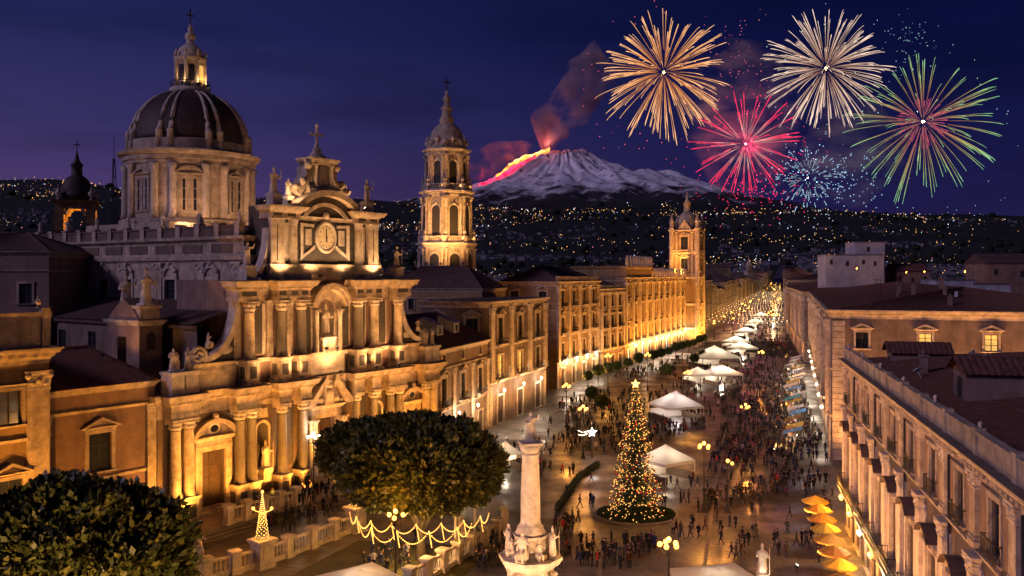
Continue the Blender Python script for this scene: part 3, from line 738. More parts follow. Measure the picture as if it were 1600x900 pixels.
# second order
b = MB(); wall_grid(b, 30.8, 29.2, [(13.8,17.0,19.3,25.2)], lambda x,z,d: (x-15.4, d, z), .3, 15.8)
b.add([(-15.4,12,15.8),(-15.4,0,15.8),(-15.4,0,29.2),(-15.4,12,29.2)], [(0,1,2,3)]); b.add([(15.4,0,15.8),(15.4,12,15.8),(15.4,12,29.2),(15.4,0,29.2)], [(0,1,2,3)])
b.add([(-15.4,0,29.2),(15.4,0,29.2),(15.4,12,29.2),(-15.4,12,29.2)], [(0,1,2,3)]); b.add([(15.4,12,15.8),(-15.4,12,15.8),(-15.4,12,29.2),(15.4,12,29.2)], [(0,1,2,3)])
b.build('wall', 'plaster3', ch)
col2 = [-13.85,-8.7,-5.35,5.35,8.7,13.85]
for x in col2:
    pedestal(ch, x, 1.95, 15.82, 19.05, 1.9)
    column(ch, x, -1.15, 19.05, 26.5, .68, 'stone' if abs(x) > 13 else 'granite' if abs(x) < 6 or x < 0 else 'stone')
    pilaster(ch, x-(1.25 if x < 0 else -1.25), 0, 19.05, 26.5, .95, .4)
for x0, x1, m_ in ((-12.4,-11.0,'lava'),(-10.8,-10.2,'stone2'),(-7.8,-6.3,'lava'),(-4.5,-2.75,'lava'),(2.75,4.5,'lava'),(6.3,7.8,'lava'),(10.6,12.2,'lava')):
    q = MB(); q.box(x0,x1,-.07,.03,19.6,26.0); q.build('wall_panel', m_, ch)
    q = MB(); q.box(x0-.18,x0,-.14,.03,19.5,26.1); q.box(x1,x1+.18,-.14,.03,19.5,26.1); q.build('panel_frame', 'stone2', ch)
b = MB(); b.mold(-15.4,15.4,0,.4,[(18.5,18.75,.1,.2),(18.75,19.05,.3,.34)]); b.mold(-3.2,3.2,-.6,.4,[(15.9,16.6,.1,.1),(16.6,18.6,.0,.0),(18.6,19.05,.2,.3)]); b.build('pedestal_course', 'stone2', ch)
b = MB(); E2 = [(26.5,26.75,.06,.06),(26.75,27.1,.12,.12),(27.1,27.85,.05,.05),(27.85,28.1,.15,.25),(28.1,28.35,.4,.45),(28.35,28.85,.75,.9),(28.85,29.1,1.0,1.05)]
b.mold(-15.4,-2.9,0,2,E2,sides=False); b.mold(2.9,15.4,0,2,E2,sides=False)
for x0, x1 in ((-16.0,-12.9),(-9.65,-4.4),(4.4,9.65),(12.9,16.0)):
    b.mold(x0,x1,-1.75,.5,E2)
    for k in range(int((x1-x0+.8)/.42)): b.box(x0-.3+.42*k,x0-.08+.42*k,-2.32,-1.9,28.06,28.32)
for k in range(72):
    x = -15.2+.42*k
    if abs(x) > 3: b.box(x,x+.22,-.62,-.2,28.06,28.32)
b.build('entablature', 'stone', ch)
for x in (-14.9,-13.8,-9,-7,-5.2,5.2,7,9,13.8,14.9):
    q = MB(); q.box(x-.55,x+.55,-1.86,-1.7,27.2,27.75); q.build('frieze_panel', 'lava', ch)
b = MB(); b.box(-17,-2.9,-2.7,2,29.11,29.2); b.box(2.9,17,-2.7,2,29.115,29.205); b.build('ledge', 'grime', ch)
# central niche with the standing saint
q = MB(); n = 12; vs = []; fs = []
for j in range(2):
    for i in range(n+1):
        a = math.pi*i/n; vs.append((1.6*math.cos(a), .02+1.6*math.sin(a), 19.3 if j == 0 else 24.9))
for i in range(n): fs.append((i, i+1, n+2+i, n+1+i))
q.add(vs, fs, True); vs = []; fs = []; m_ = 6
for j in range(m_+1):
    e = math.pi/2*j/m_
    for i in range(n+1):
        a = math.pi*i/n; vs.append((1.6*math.cos(a)*math.cos(e), .02+1.6*math.sin(a)*math.cos(e), 24.9+1.6*math.sin(e)))
for j in range(m_):
    for i in range(n): k = j*(n+1)+i; fs.append((k, k+1, k+n+2, k+n+1))
q.add(vs, fs, True); q.prism_z([(1.6*math.cos(math.pi*i/n), 1.6*math.sin(math.pi*i/n)) for i in range(n+1)], 19.0, 19.3)
q.build('niche', 'stone2', ch)
q = MB()
ou = [(-2.9,24.9)]+arc(0,24.9,2.9,180,0,16)+[(2.9,24.9)]; inn = [(-1.6,24.9)]+arc(0,24.9,1.6,180,0,16)+[(1.6,24.9)]
q.band(ou, inn, -.35, .06); q.band(arc(0,25.0,3.5,172,8,16), arc(0,25.0,2.8,172,8,16), -1.5, .3); q.band(arc(0,25.0,3.75,165,15,16), arc(0,25.0,3.3,165,15,16), -1.8, .3)
for sg in (-1,1): q.box(sg*2.25-.62,sg*2.25+.62,-.32,.06,19.05,24.9)
q.build('niche_frame', 'stone', ch)
for sg in (-1,1): column(ch, sg*2.2, -.75, 19.05, 24.95, .33, 'stone2')
q = MB(); q.mold(-1.15,1.15,-.9,.6,[(19.05,19.4,.15,.05),(19.4,20.8,0,0),(20.8,21.1,.05,.2)]); q.build('statue_base', 'stone2', ch)
statue(ch, 0, -.1, 21.1, 4.3, 1)
# volutes
def volute(xin, ztop, xout, zbot, sgn, rs, th, nm='volute'):
    n = 14; pts = [(xout-(xout-xin)*math.cos(R(90)*i/n)**.85, ztop-(ztop-zbot)*math.sin(R(90)*i/n)**1.15) for i in range(n+1)][::-1]
    q = MB(); q.prism_y([(sgn*x,z) for x,z in pts]+[(sgn*(xin-.02),zbot-.6),(sgn*xout,zbot-.6)], -.3, .7); q.build(nm, 'lava', ch)
    q = MB(); q.band([(sgn*(x+.12),z+.2) for x,z in pts], [(sgn*(x-.38),z-.38) for x,z in pts], -.7, .8)
    w_ = MB(); sp = []
    for i in range(28):
        a = -math.pi/2+i*.42; r_ = rs*(1-i/34); sp.append((sgn*(xout+rs*.2-r_*math.cos(a)*1), -.45, zbot+rs*.45-.1+r_*math.sin(a)))
    q.tube(sp, .26, 6)
    o = q.build('volute_moulding', 'stone2', ch)
    q = MB(); q.ball((sgn*(xout+(xin-xout)*.72), -.35, zbot+.95), .75, 8, 6, 1.5, .3, .8); q.build('volute_leaf', 'stone2', ch)
volute(15.4, 26.2, 20.6, 19.6, -1, 1.25, 1); volute(15.4, 26.0, 20.6, 19.6, 1, 1.25, 1)
for sg in (-1,1): statue(ch, sg*19.4, -.4, 20.9, 1.9, 3, R(-40*sg))
# third order, clock gable
b = MB(); b.box(-10,10,.0,4,29.2,39.1); b.build('wall', 'lava', ch)
b = MB(); b.mold(-10.4,10.4,-.35,1,[(29.2,29.9,.2,.2),(29.9,30.9,.05,.05),(30.9,31.15,.1,.2),(31.15,31.35,.3,.3)]); 
for x0, x1 in ((-10.2,-5.6),(5.6,10.2)): b.mold(x0,x1,-.8,.5,[(29.21,31.0,.1,.05),(31.0,31.3,.2,.25)])
b.build('base_course', 'stone', ch)
for x in (-9.55,-8.4,-6.1,6.1,8.4,9.55): pilaster(ch, x, -.25, 31.3, 37.4, .95, .45)
for x in (-7.2,7.2):
    q = MB(); q.box(x-.55,x+.55,-.18,.05,31.7,36.9); q.box(x-.42,x-.22,-.24,-.1,31.9,36.7); q.box(x+.22,x+.42,-.24,-.1,31.9,36.7); q.build('panel_frame', 'stone2', ch)
b = MB(); E3 = [(37.4,37.7,.1,.1),(37.7,38.2,.03,.03),(38.2,38.45,.15,.3),(38.45,38.8,.6,.75),(38.8,39.1,.9,.95)]
b.mold(-10.1,-5.2,-.7,1.5,E3); b.mold(5.2,10.1,-.7,1.5,E3); b.mold(-5.3,5.3,-.05,1.5,[(37.4,37.7,.1,.1),(37.7,37.95,.2,.3)],sides=False)
b.build('entablature', 'stone', ch)
for x in (-9,-6.6,6.6,9):
    q = MB(); q.box(x-.7,x+.7,-.8,-.6,37.75,38.15); q.build('frieze_panel', 'lava', ch)
q = MB(); q.band(arc(0,33.2,8.6,132,48,18), arc(0,33.2,7.75,132,48,18), -1.25, .5)
q.band(arc(0,34.6,5.4,140,40,14), arc(0,34.6,4.9,140,40,14), -.4, .1)
q.build('curved_pediment', 'stone', ch)
q = MB(); q.prism_y(arc(0,33.2,7.8,132,48,14)+[(5.1,37.6),(-5.1,37.6)], -.08, .45); q.build('tympanum', 'lava', ch)
# clock
ck = MB(); ck.lathe([(1.95,0),(2.0,.25),(1.75,.42),(1.5,.3),(1.48,0)], seg=28, sy=1.18); o = ck.build('clock_frame', 'stone2', ch, (0,-.05,35.2)); o.rotation_euler = (R(90),0,0)
M['clock'] = mat('clock_face_cream', (0.66, 0.56, 0.36), var=.1, bump=0)
ck = MB(); ck.lathe([(1.5,0),(1.5,.22),(1.45,.24)], seg=28, sy=1.15); o2 = ck.build('clock_face', 'clock', o); 
hm = MB(); hm.box(-.07,.07,-.15,1.15,.27,.31); hm.box(-.09,.09,-.75,.1,.32,.36); hm.ball((0,0,.3),.14,8,4)
for k in range(12):
    a = k*math.pi/6; hm.box(1.22*math.cos(a)-.07,1.22*math.cos(a)+.07,1.4*math.sin(a)-.09,1.4*math.sin(a)+.09,.245,.275)
hm.build('clock_hand', 'iron', o)
q = MB()
for sg in (-1,1):
    q.band([(sg*4.6,37.0),(sg*4.6,31.9),(sg*2.0,33.5)], [(sg*4.1,36.7),(sg*4.1,32.6),(sg*2.0,34.0)], -.2, .03)
    q.band([(sg*4.6,37.0),(sg*2.2,36.9)], [(sg*4.2,36.6),(sg*2.2,36.5)], -.22, .03); q.box(sg*3.1-.55,sg*3.1+.55,-.12,.03,34.0,36.2)
q.ball((0,-.2,38.2),.5,8,6); q.build('clock_panel_frame', 'stone2', ch)
# crowning aedicule with cross
q = MB(); q.mold(-2.6,2.6,.2,3.4,[(40.6,41.9,.25,.15),(41.9,42.4,.4,.2)]); q.box(-1.9,1.9,.5,3.0,42.3,45.6); q.mold(-2.0,2.0,.4,3.1,[(45.4,45.7,.1,.2),(45.7,46.0,.4,.5),(46.0,46.3,.65,.7)])
q.lathe([(1.6,46.3),(1.5,46.6),(.9,47.0),(.6,47.5),(.75,47.7),(.4,47.9)], 0,1.7,0,14)
for sg in (-1,1):
    q.band([(sg*1.9,45.4),(sg*2.9,44.9),(sg*2.8,43.8),(sg*3.6,42.8),(sg*5.2,41.9)], [(sg*1.7,44.4),(sg*2.0,44.0),(sg*2.0,43.2),(sg*2.9,41.9),(sg*3.9,40.8)], .6, 2.6)
    q.ball((sg*2.6,.5,45.2),.6,8,6); q.ball((sg*3.7,.5,42.9),.6,8,6); q.ball((sg*4.9,.5,42.0),.5,8,6)
q.build('aedicule', 'stone', ch)
for sg in (-1,1): column(ch, sg*1.45, .2, 42.35, 45.45, .24, 'stone2')
q = MB(); q.prism_y([(-.7,42.6)]+arc(0,44.6,.7,180,0,10)+[(.7,42.6)], .35, .55); q.build('niche', 'stone2', ch)
q = MB(); q.box(-.16,.16,1.55,1.85,47.8,51.2); q.box(-1.05,1.05,1.57,1.83,49.7,50.0)
for p in ((-1.1,49.85),(1.1,49.85),(0,51.25)): q.ball((p[0],1.7,p[1]),.2,6,5)
q.lathe([(.5,47.6),(.3,48.0),(.4,48.3),(.15,48.5)],0,1.7,0,10); q.build('cross', 'stone2', ch)
for sg in (-1,1):
    for x, y_, z_, h_, pw in ((8.7,.4,39.1,3.3,1.3),(5.4,1.4,39.1,2.4,1.0)):
        q = MB(); q.mold(sg*x-pw/2,sg*x+pw/2,y_-pw/2,y_+pw/2,[(z_,z_+1.2,.1,0),(z_+1.2,z_+1.55,.05,.15)],back=True); q.build('statue_base', 'stone2', ch); statue(ch, sg*x, y_, z_+1.55, h_, 1 if x > 6 else 2, R(10*sg))
    q = MB(); q.mold(sg*13.9-.75,sg*13.9+.75,-1.6,.0,[(29.2,30.7,.1,0),(30.7,31.0,.05,.2)],back=True); q.build('statue_base', 'stone2', ch); statue(ch, sg*13.9, -.8, 31.0, 3.0, 0 if sg < 0 else 1)
    pts = [(10.0+2.9*(1-math.sin(R(90)*i/10)), 29.6+6.4*(1-math.cos(R(90)*i/10))**1.0) for i in range(11)]
    q = MB(); q.prism_y([(sg*x,z) for x,z in pts]+[(sg*9.9,29.5)], .1, .9); q.build('volute', 'stone', ch)
    q = MB(); q.band([(sg*(x+.15),z+.1) for x,z in pts], [(sg*(x-.25),z-.25) for x,z in pts], -.25, 1.0); q.ball((sg*12.6,-.3,29.9),.7,8,6,1.3,.6,.8); q.build('volute_moulding', 'stone2', ch)
# nave, aisles
b = MB(); Ln = 62
wops = [(y-1.3,y+1.3,25.0,29.2) for y in (7,16.5,27.5,34,44,52)]
wall_grid(b, Ln, 35.0, [(Ln-y1,Ln-y0,z0,z1) for y0,y1,z0,z1 in wops], lambda x,z,d: (-11.5+d, 3+Ln-x, z), .5, 14)
b.add([(11.5,3,14),(11.5,65,14),(11.5,65,35),(11.5,3,35)], [(0,1,2,3)]); b.add([(-11.5,3,35),(11.5,3,35),(11.5,65,35),(-11.5,65,35)], [(0,1,2,3)]); b.add([(11.5,65,14),(-11.5,65,14),(-11.5,65,35),(11.5,65,35)], [(0,1,2,3)])
b.build('nave_wall', 'stone', ch)
for y0,y1,z0,z1 in wops:
    y = 3+(y0+y1)/2-0; q = window_mesh(2.6,4.2); f = inst(q, 'window', ch, (-11.2,y,25.0), R(-90)); inst(pane_mesh(2.6,4.2,'glass'), 'pane', f)
    s_ = inst(surround_mesh(2.6,4.2,'stone2'), 'window_surround', ch, (-11.5,y,25.0), R(-90)); hd = MB()
    hd.band(arc(0,0,1.9,180,0,10), arc(0,0,1.35,180,0,10), -.3, .05); hd.ball((0,-.2,1.9),.4,8,6); hd.ball((-1.5,-.2,.9),.35,8,6); hd.ball((1.5,-.2,.9),.35,8,6)
    me = cached('navehead', lambda: hd.mesh('window_head', 'stone2')); inst(me, 'window_head', s_, (0,0,4.5))
for y in (4.2,12,22,31,39.5,48,57): 
    p = pilaster(ch, -11.5, y, 20.0, 31.6, 1.6, .35); p.rotation_euler = (0,0,R(-90))
b = MB()
b.mold(-11.5,11.5,3,65,[(31.6,31.9,.1,.2),(31.9,32.5,.45,.5),(34.4,34.7,.15,.3),(34.7,35.1,.6,.7)],back=True); b.build('nave_cornice', 'stone', ch)
for k in range(9):
    q = MB(); y = 4.5+k*6.6; q.box(-11.62,-11.4,y+.9,y+5.4,32.9,34.1); q.build('frieze_panel', 'plaster', ch)
rng = random.Random(3)
for k in range(14):
    y = 4+k*4.4; q = MB(); q.mold(-11.9,-10.9,y-.5,y+.5,[(35.1,36.7,0,0),(36.7,36.95,.1,.12)],back=True); pst = q.build('balustrade_post', 'stone', ch)
    if k % 2 == 0: statue(ch, -11.4, y, 36.95, 1.7, rng.randrange(3), R(-60))
    if k < 13:
        q = MB(); q.box(-11.7,-11.1,y+.5,y+3.9,35.12,35.5); q.box(-11.6,-11.2,y+.5,y+3.9,35.5,36.35); q.box(-11.75,-11.05,y+.5,y+3.9,36.35,36.6); q.build('balustrade_panel', 'plaster', ch)
b = MB(); tile_roof(b, (-11.0,3.2,35.6), (-11.0,64,35.6), (0,64,37.4), (0,3.2,37.4), .6); tile_roof(b, (11,64,35.6), (11,3.2,35.6), (0,3.2,37.4), (0,64,37.4), .6); b.build('nave_roof', 'roof2', ch)
b = MB(); aops = [(y-1,y+1,19.0,22.0) for y in (10,18,26,34,42)]
wall_grid(b, 50, 23.6, aops, lambda x,z,d: (-20+d, 51-x, z), .4, 0); b.add([(-20,51,0),(-11,51,0),(-11,51,26),(-20,51,23.6)], [(0,1,2,3)])
b.build('aisle_wall', 'plaster', ch)
for y0,y1,z0,z1 in aops:
    f = inst(window_mesh(2.0,3.0), 'window', ch, (-19.8,51-(y0+y1)/2,19.0), R(-90)); inst(pane_mesh(2.0,3.0,'glass'), 'pane', f)
b = MB(); tile_roof(b, (-20.6,1.5,23.7), (-20.6,51.5,23.7), (-11.4,51.5,26.4), (-11.4,1.5,26.4), .5); b.box(-20.5,-20,1,51,23.2,23.6); b.build('aisle_roof', 'roof2', ch)
# domed chapel lumps on the aisle roof line
# dome over the crossing
DX, DY = 0.0, 31.5
dm = MB(); dm.box(DX-11.2,DX+11.2,DY-11.2,DY+11.2,34.9,37.6)
dm.lathe([(10.6,37.4),(10.6,38.3),(10.2,38.5),(9.6,38.6),(9.6,46.9),(9.9,47.0),(9.9,47.4),(10.2,47.6),(10.2,48.2),(10.8,48.5),(11.0,48.9),(10.0,49.1),(9.6,49.3),(9.6,50.6),(9.3,50.8)], DX, DY, 0, 48, smooth=False)
dome = dm.build('dome_drum', 'stone', ch)
sh = MB(); prof = [(9.15*math.cos(R(90)*i/16)**.92+.0, 50.6+9.0*math.sin(R(90)*i/16)) for i in range(15)]
sh.lathe(prof+[(2.2,59.55)], DX, DY, 0, 48); shell = sh.build('dome_shell', 'lead', ch)
for k in range(8):
    a0 = k*math.pi/4+R(54.9-90)+R(22.5)
    for s2 in (-1,1):
        a = a0+s2*R(5.5); q = MB(); q.tube([(DX+(r+.02)*math.cos(a), DY+(r+.02)*math.sin(a), z) for r,z in prof], [.42-.24*i/14 for i in range(15)], 6); q.build('rib', 'stone2', shell)
        q = MB(); q.lathe([(.55,49.2),(.5,51.6),(.6,51.8),(.3,52.3)], DX+9.35*math.cos(a), DY+9.35*math.sin(a), 0, 8); q.build('buttress', 'stone2', dome)
        am = a0+s2*R(8.5); q = MB(); c, s_ = math.cos(am), math.sin(am)
        q.tube([(DX+9.75*c,DY+9.75*s_,38.6),(DX+9.75*c,DY+9.75*s_,39.4),(DX+9.7*c,DY+9.7*s_,45.9),(DX+9.95*c,DY+9.95*s_,46.9)], [.75,.62,.58,.8], 8); q.build('pilaster', 'stone2', dome)
    ang = a0+R(22.5); ft = MB(); rz_ = ang+R(90)
    px_, py_ = DX+9.5*math.cos(ang), DY+9.5*math.sin(ang)
    f = inst(window_mesh(2.2,5.0,'stone'), 'window', dome, (px_+.10*math.cos(ang), py_+.10*math.sin(ang), 39.6), rz_); inst(pane_mesh(2.2,5.0,'glass'), 'pane', f)
    inst(surround_mesh(2.2,5.0), 'window_surround', dome, (px_+.0*math.cos(ang), py_+.0*math.sin(ang), 39.6), rz_)
    inst(pediment_mesh(3.0,'seg' if k % 2 else 'ped',.5), 'window_head', dome, (px_, py_, 45.0), rz_)
ln = MB(); ln.lathe([(3.0,59.0),(3.15,59.3),(3.15,59.9),(2.7,60.0),(2.15,60.1),(2.1,64.2),(2.5,64.5),(2.6,64.9),(2.0,65.1),(1.9,65.8),(1.75,66.4),(1.1,67.0),(.7,67.3),(.55,67.9),(.85,68.3),(.75,68.9),(.3,69.3),(.45,69.7),(.2,70.2),(.12,70.6)], DX, DY, 0, 24); lan = ln.build('lantern', 'stone2', ch)
for k in range(8):
    a = k*math.pi/4+.3; q = MB(); q.box(-.42,.42,-.08,.1,0,2.6); lw = q.build('lantern_window', 'lit' if k in (6,) else 'glass', lan, (DX+2.12*math.cos(a), DY+2.12*math.sin(a), 61.0), a+R(90))
    q = MB(); q.lathe([(.28,60.0),(.22,64.2),(.3,64.5)], DX+2.35*math.cos(a+.39), DY+2.35*math.sin(a+.39), 0, 8); q.build('column', 'stone2', lan)
    q = MB(); q.lathe([(.18,65.0),(.25,65.6),(.05,66.2)], DX+2.4*math.cos(a+.39), DY+2.4*math.sin(a+.39), 0, 6); q.build('finial', 'stone2', lan)
rl = MB()
for k in range(32):
    a = k*math.pi/16; rl.tube([(DX+3.05*math.cos(a),DY+3.05*math.sin(a),59.8),(DX+3.05*math.cos(a),DY+3.05*math.sin(a),60.9)], .04, 4)
rl.tube([(DX+3.05*math.cos(k*math.pi/16),DY+3.05*math.sin(k*math.pi/16),60.9) for k in range(33)], .06, 5); rl.build('railing', 'iron', lan)
q = MB(); q.tube([(DX,DY,70.4),(DX,DY,73.0)], .10, 6); q.box(DX-.65,DX+.65,DY-.08,DY+.08,71.9,72.1); cr_ = q.build('cross', 'iron', lan)
# parvis terrace in front of the cathedral, with two steps
b = MB()
for k, (e, z) in enumerate(((.8,.3),(.4,.6),(0,.9))):
    c = [cw(-27-e,.4), cw(-27-e,-8-e), cw(24+e,-8-e), cw(24+e,.4)]; b.prism_z([p[:2] for p in c], -.02+.01*k, z-.005*k)
tag(b.build('parvis', 'pale_paving'), kind='structure')
# floodlights of the cathedral
FG = 'floodlights aimed up the cathedral front'
for x in (-24,-18,-12,-7.5,0,7.5,12,18):
    floodlight(cw(x, -5.4, .88), cw(x*.98, .5, 10.5), 3900, SODIUM, 'small black floodlight on the terrace before the cathedral columns', FG, 110)
for x in (-12,-7,0,7,12):
    floodlight(cw(x, -3.0-.2, 15.85), cw(x*.95, .4, 24), 1000, (1,.48,.17), 'small floodlight on the ledge above the first columns', 'floodlights on the cathedral ledge', 125)
for x in (-9,-3,3,9):
    floodlight(cw(x, -2.4, 29.2), cw(x*.9, .4, 36.5), 800, CREAM, 'small floodlight on the upper ledge under the clock', 'floodlights under the clock gable', 125)

for x, tz, W_ in ((-30,11,1900),(-22,23,5600),(-12,26,6600),(-3,35,12000),(5,25,6600),(14,22,6000),(22,13,3600)):
    floodlight(cw(x, -19, .03), cw(x*.8, .4, tz), W_, (1,.50,.19), 'floodlight in the garden aimed at the upper cathedral front', 'garden floodlights of the cathedral', 62)
for x, y, z in ((-13.5,31,35.9),(-10,19.5,36.2),(1,17.5,37.5),(12,22,36.2),(14,31,35.9)):
    pass
for a in (-150,-100,-60,-15,25):
    if a < -50:
        c, s_ = math.cos(R(a)), math.sin(R(a)); floodlight(cw(2.9*c, 31.5+2.9*s_, 59.9), cw(1.5*c, 31.5+1.5*s_, 65), 60, (1,.56,.26), 'tiny floodlight at the foot of the dome lantern', 'floodlights of the dome lantern', 150); continue
    c, s_ = math.cos(R(a)), math.sin(R(a))
    floodlight(cw(10.9*c*1.0, 31.5+10.9*s_, 37.6), cw(8*c, 31.5+8*s_, 46), 30 if a < -50 else 260, (1,.52,.22), 'small floodlight at the foot of the dome drum', 'floodlights of the dome', 140)
    floodlight(cw(10.4*c, 31.5+10.4*s_, 48.9), cw(6*c, 31.5+6*s_, 57), 25 if a < -50 else 420, (1,.48,.18), 'small floodlight on the drum cornice under the dome', 'floodlights on the drum cornice', 150)
    floodlight(cw(2.9*c, 31.5+2.9*s_, 59.9), cw(1.5*c, 31.5+1.5*s_, 65), 60, (1,.56,.26), 'tiny floodlight at the foot of the dome lantern', 'floodlights of the dome lantern', 150)

for x in (-7.1,7.1):
    floodlight(cw(x, -.9, 39.12), cw(x*.2, 1.2, 45.5), 700, CREAM, 'small floodlight on the gable cornice beside the crowning aedicule', 'floodlights of the aedicule', 120)

for x in (-1.0,1.0): floodlight(cw(x, -1.45, 19.08), cw(-x*.3, .2, 23.6), 130, CREAM, 'tiny floodlight at the foot of the saint in the central niche', 'floodlights of the central niche', 100)

for x, y, W_ in ((-9.5,13,1100),(-9.5,18,900),(5,14.5,900)):
    floodlight(cw(x, y, 36.0 if x < 0 else 36.8), cw(x*.5, 27, 46), W_, (1,.52,.28), 'floodlight on the nave roof aimed at the dome', 'nave roof floodlights', 110)
floodlight(cw(-29.5,5.6,20.0), cw(-23.5,7,25), 420, (1,.48,.16), 'floodlight on the chapel roof aimed at the small belfry', 'floodlight of the small belfry', 90)
# ------------------------------------------------------------------ buildings beside and beyond the cathedral (left side)
def P_(h, win=None, **k): d = dict(h=h, **k); d['win'] = win; return d
wing = palazzo('side_chapel', 'low wing with dark tiled roof and one pedimented window beside the cathedral', 'chapel', cw(-39.4,.35), CRZ, 13.3, 9,
    [P_(7.5), P_(7.6,(2.6,4.2,.7),head='ped',lit=0), P_(2.3)], 1, 'plaster3', pil=(1.1,1.0,15.0), cornice=.7, dent=False)
b = MB(); tile_roof(b, (-.4,-.6,17.6), (13.2,-.6,17.6), (10.2,9.2,21.2), (-.4,9.2,21.2), .42, .09); tile_roof(b, (13.2,-.6,17.6), (13.2,9.2,17.6), (10.2,9.2,21.2), (10.2,9.2,21.2), .42); b.tube([(13.2,-.6,17.7),(10.2,9.2,21.3),(-.4,9.2,21.3)], .2); b.add([(-.4,9.2,17.5),(13.2,9.2,17.5),(10.2,9.2,21.2),(-.4,9.2,21.2)], [(0,1,2,3)]); b.build('roof', 'roof', wing)
cor = palazzo('corner_palazzo', 'ochre palazzo with giant pilasters and attic at the piazza corner', 'palazzo', cw(-62.2,-2.1), CRZ, 22.6, 16,
    [P_(13.5,(2.4,4.6,5.0),head='ped'), P_(8.5,(2.2,3.4,1.5),head='flat')], 3, 'plaster2', pil=(2.2,1.0,20.2), cornice=1.5, parapet=3.6)
for x in (.8, 7.5, 15, 21.6):
    inst(URN, 'urn', cor, (x, .1, 26.5), 0, 1.3)
for x in (4, 11, 18):
    floodlight(cw(-62.2+x, -9, 0), cw(-62.2+x, -2, 12), 5600, SODIUM, 'floodlight on the ground before the ochre corner palazzo', 'floodlights of the corner palazzo', 120)
palazzo('salmon_house', 'salmon plaster block with shuttered windows behind the ochre corner palazzo', 'house', (-87,125,0), 0, 20, 14,
    [P_(23.5), P_(7,(1.9,2.9,2.2)), P_(2.5)], 3, 'plaster3', roof=('hip',3.0,'roof2'), cornice=.8, dent=False, litp=0)
# little bell gable with statues
bg_ = thing('bell_gable', 'small belfry with gable, arched opening and two statues behind the chapel roof', 'belfry', cw(-24.6,6.0), CRZ)
b = MB(); wall_grid(b, 7, 24.3, [(2.2,4.2,18.8,22.2)], lambda x,z,d: (d, 7-x, z), 1.2, 14); b.box(.01,3.1,0,.3,14,24.3); b.box(2.8,3.1,0,7,14,24.3); b.box(0,3.1,6.7,7,14,24.3)
b.prism_x([(0,24.3),(7,24.3),(5.6,25.6),(3.5,27.0),(1.4,25.6)], .02, 3.0); b.build('wall', 'plaster3', bg_)
b = MB(); b.mold(0,3.1,0,7,[(23.6,23.9,.1,.2),(23.9,24.3,.35,.45)],back=True); b.mold(.3,2.8,.2,1.9,[(24.3,25.7,.1,0),(25.7,26.1,.2,.3)],back=True); b.build('cornice', 'stone', bg_)
b = MB(); b.prism_y([(.95,20.6)]+arc(1.55,22.2,.6,180,0,8)+[(2.15,20.6)], -.05, .1); b.build('opening', 'shutter', bg_)
b = MB(); b.lathe([(.55,0),(.5,.25),(.35,.8),(.2,1.0),(.08,1.1)], .9,3.5,19.6,12); b.build('bell', 'iron', bg_)
statue(bg_, 1.5, .95, 26.1, 4.2, 1); statue(bg_, 1.5, 5.4, 25.4, 4.2, 0, R(-30))
# small lit cupola tower far behind, mast
ct = thing('cupola_tower', 'small domed bell turret with golden lit arches behind the nave', 'tower', (-85.6,170,0), .35)
b = MB(); b.box(-3.6,3.6,-3.6,3.6,0,38.4); b.mold(-3.6,3.6,-3.6,3.6,[(38.0,38.4,.2,.4),(43.6,43.9,-.1,.1),(43.9,44.3,.3,.5)],back=True)
for sx in (-1,1):
    for sy in (-1,1): b.box(sx*2.7-.75,sx*2.7+.75,sy*2.7-.75,sy*2.7+.75,38.3,43.7)
b.box(-3.4,3.4,-3.4,3.4,42.6,43.6); b.build('wall', 'plaster2', ct)
for k in range(4):
    a = k*math.pi/2; q = MB(); q.band(arc(0,41.4,2.0,180,0,8), arc(0,41.4,1.5,180,0,8), -3.45, -2.6); q.build('arch', 'stone', ct, (0,0,0), a)
b = MB(); b.lathe([(3.4,44.2),(3.3,46.0),(3.0,46.2),(2.7,47.4),(2.0,48.6),(1.3,49.2),(1.0,49.4),(1.0,51.2),(1.2,51.4),(.5,52.3),(.25,53.4),(.08,54.2)], 0,0,0,16); b.build('cupola', 'lead', ct)
b = MB(); b.tube([(0,0,54),(0,0,56.4)],.08,5); b.box(-.6,.6,-.06,.06,55.3,55.5); b.build('cross', 'iron', ct)
for sx in (-1,1):
    for sy in (-1,1): inst(URN, 'finial', ct, (sx*2.9,sy*2.9,44.3), 0, 2.6)
lamp('POINT', (0,0,40.2), 900, SODIUM, ct, .3)
mt = thing('radio_mast', 'thin lattice radio mast on the dark hill', 'mast', (-138.2,300,0))
b = MB()
for k in range(3):
    a = k*2.1; b.tube([(1.6*math.cos(a),1.6*math.sin(a),0),(.9*math.cos(a),.9*math.sin(a),58),(.3*math.cos(a),.3*math.sin(a),70)], .16, 4)
for k in range(22):
    z = 3*k; r = 1.6-.012*z; b.tube([(r*math.cos(j*2.1+k),r*math.sin(j*2.1+k),z+(j%2)*1.5) for j in range(4)], .09, 4)
b.build('lattice', 'iron', mt); b = MB(); b.tube([(0,0,69),(0,0,78)], .12, 5); b.build('antenna', 'iron', mt)
b = MB(); b.lathe([(.9,57),(.9,57.5)],0,0,0,8); b.build('platform', 'iron', mt)

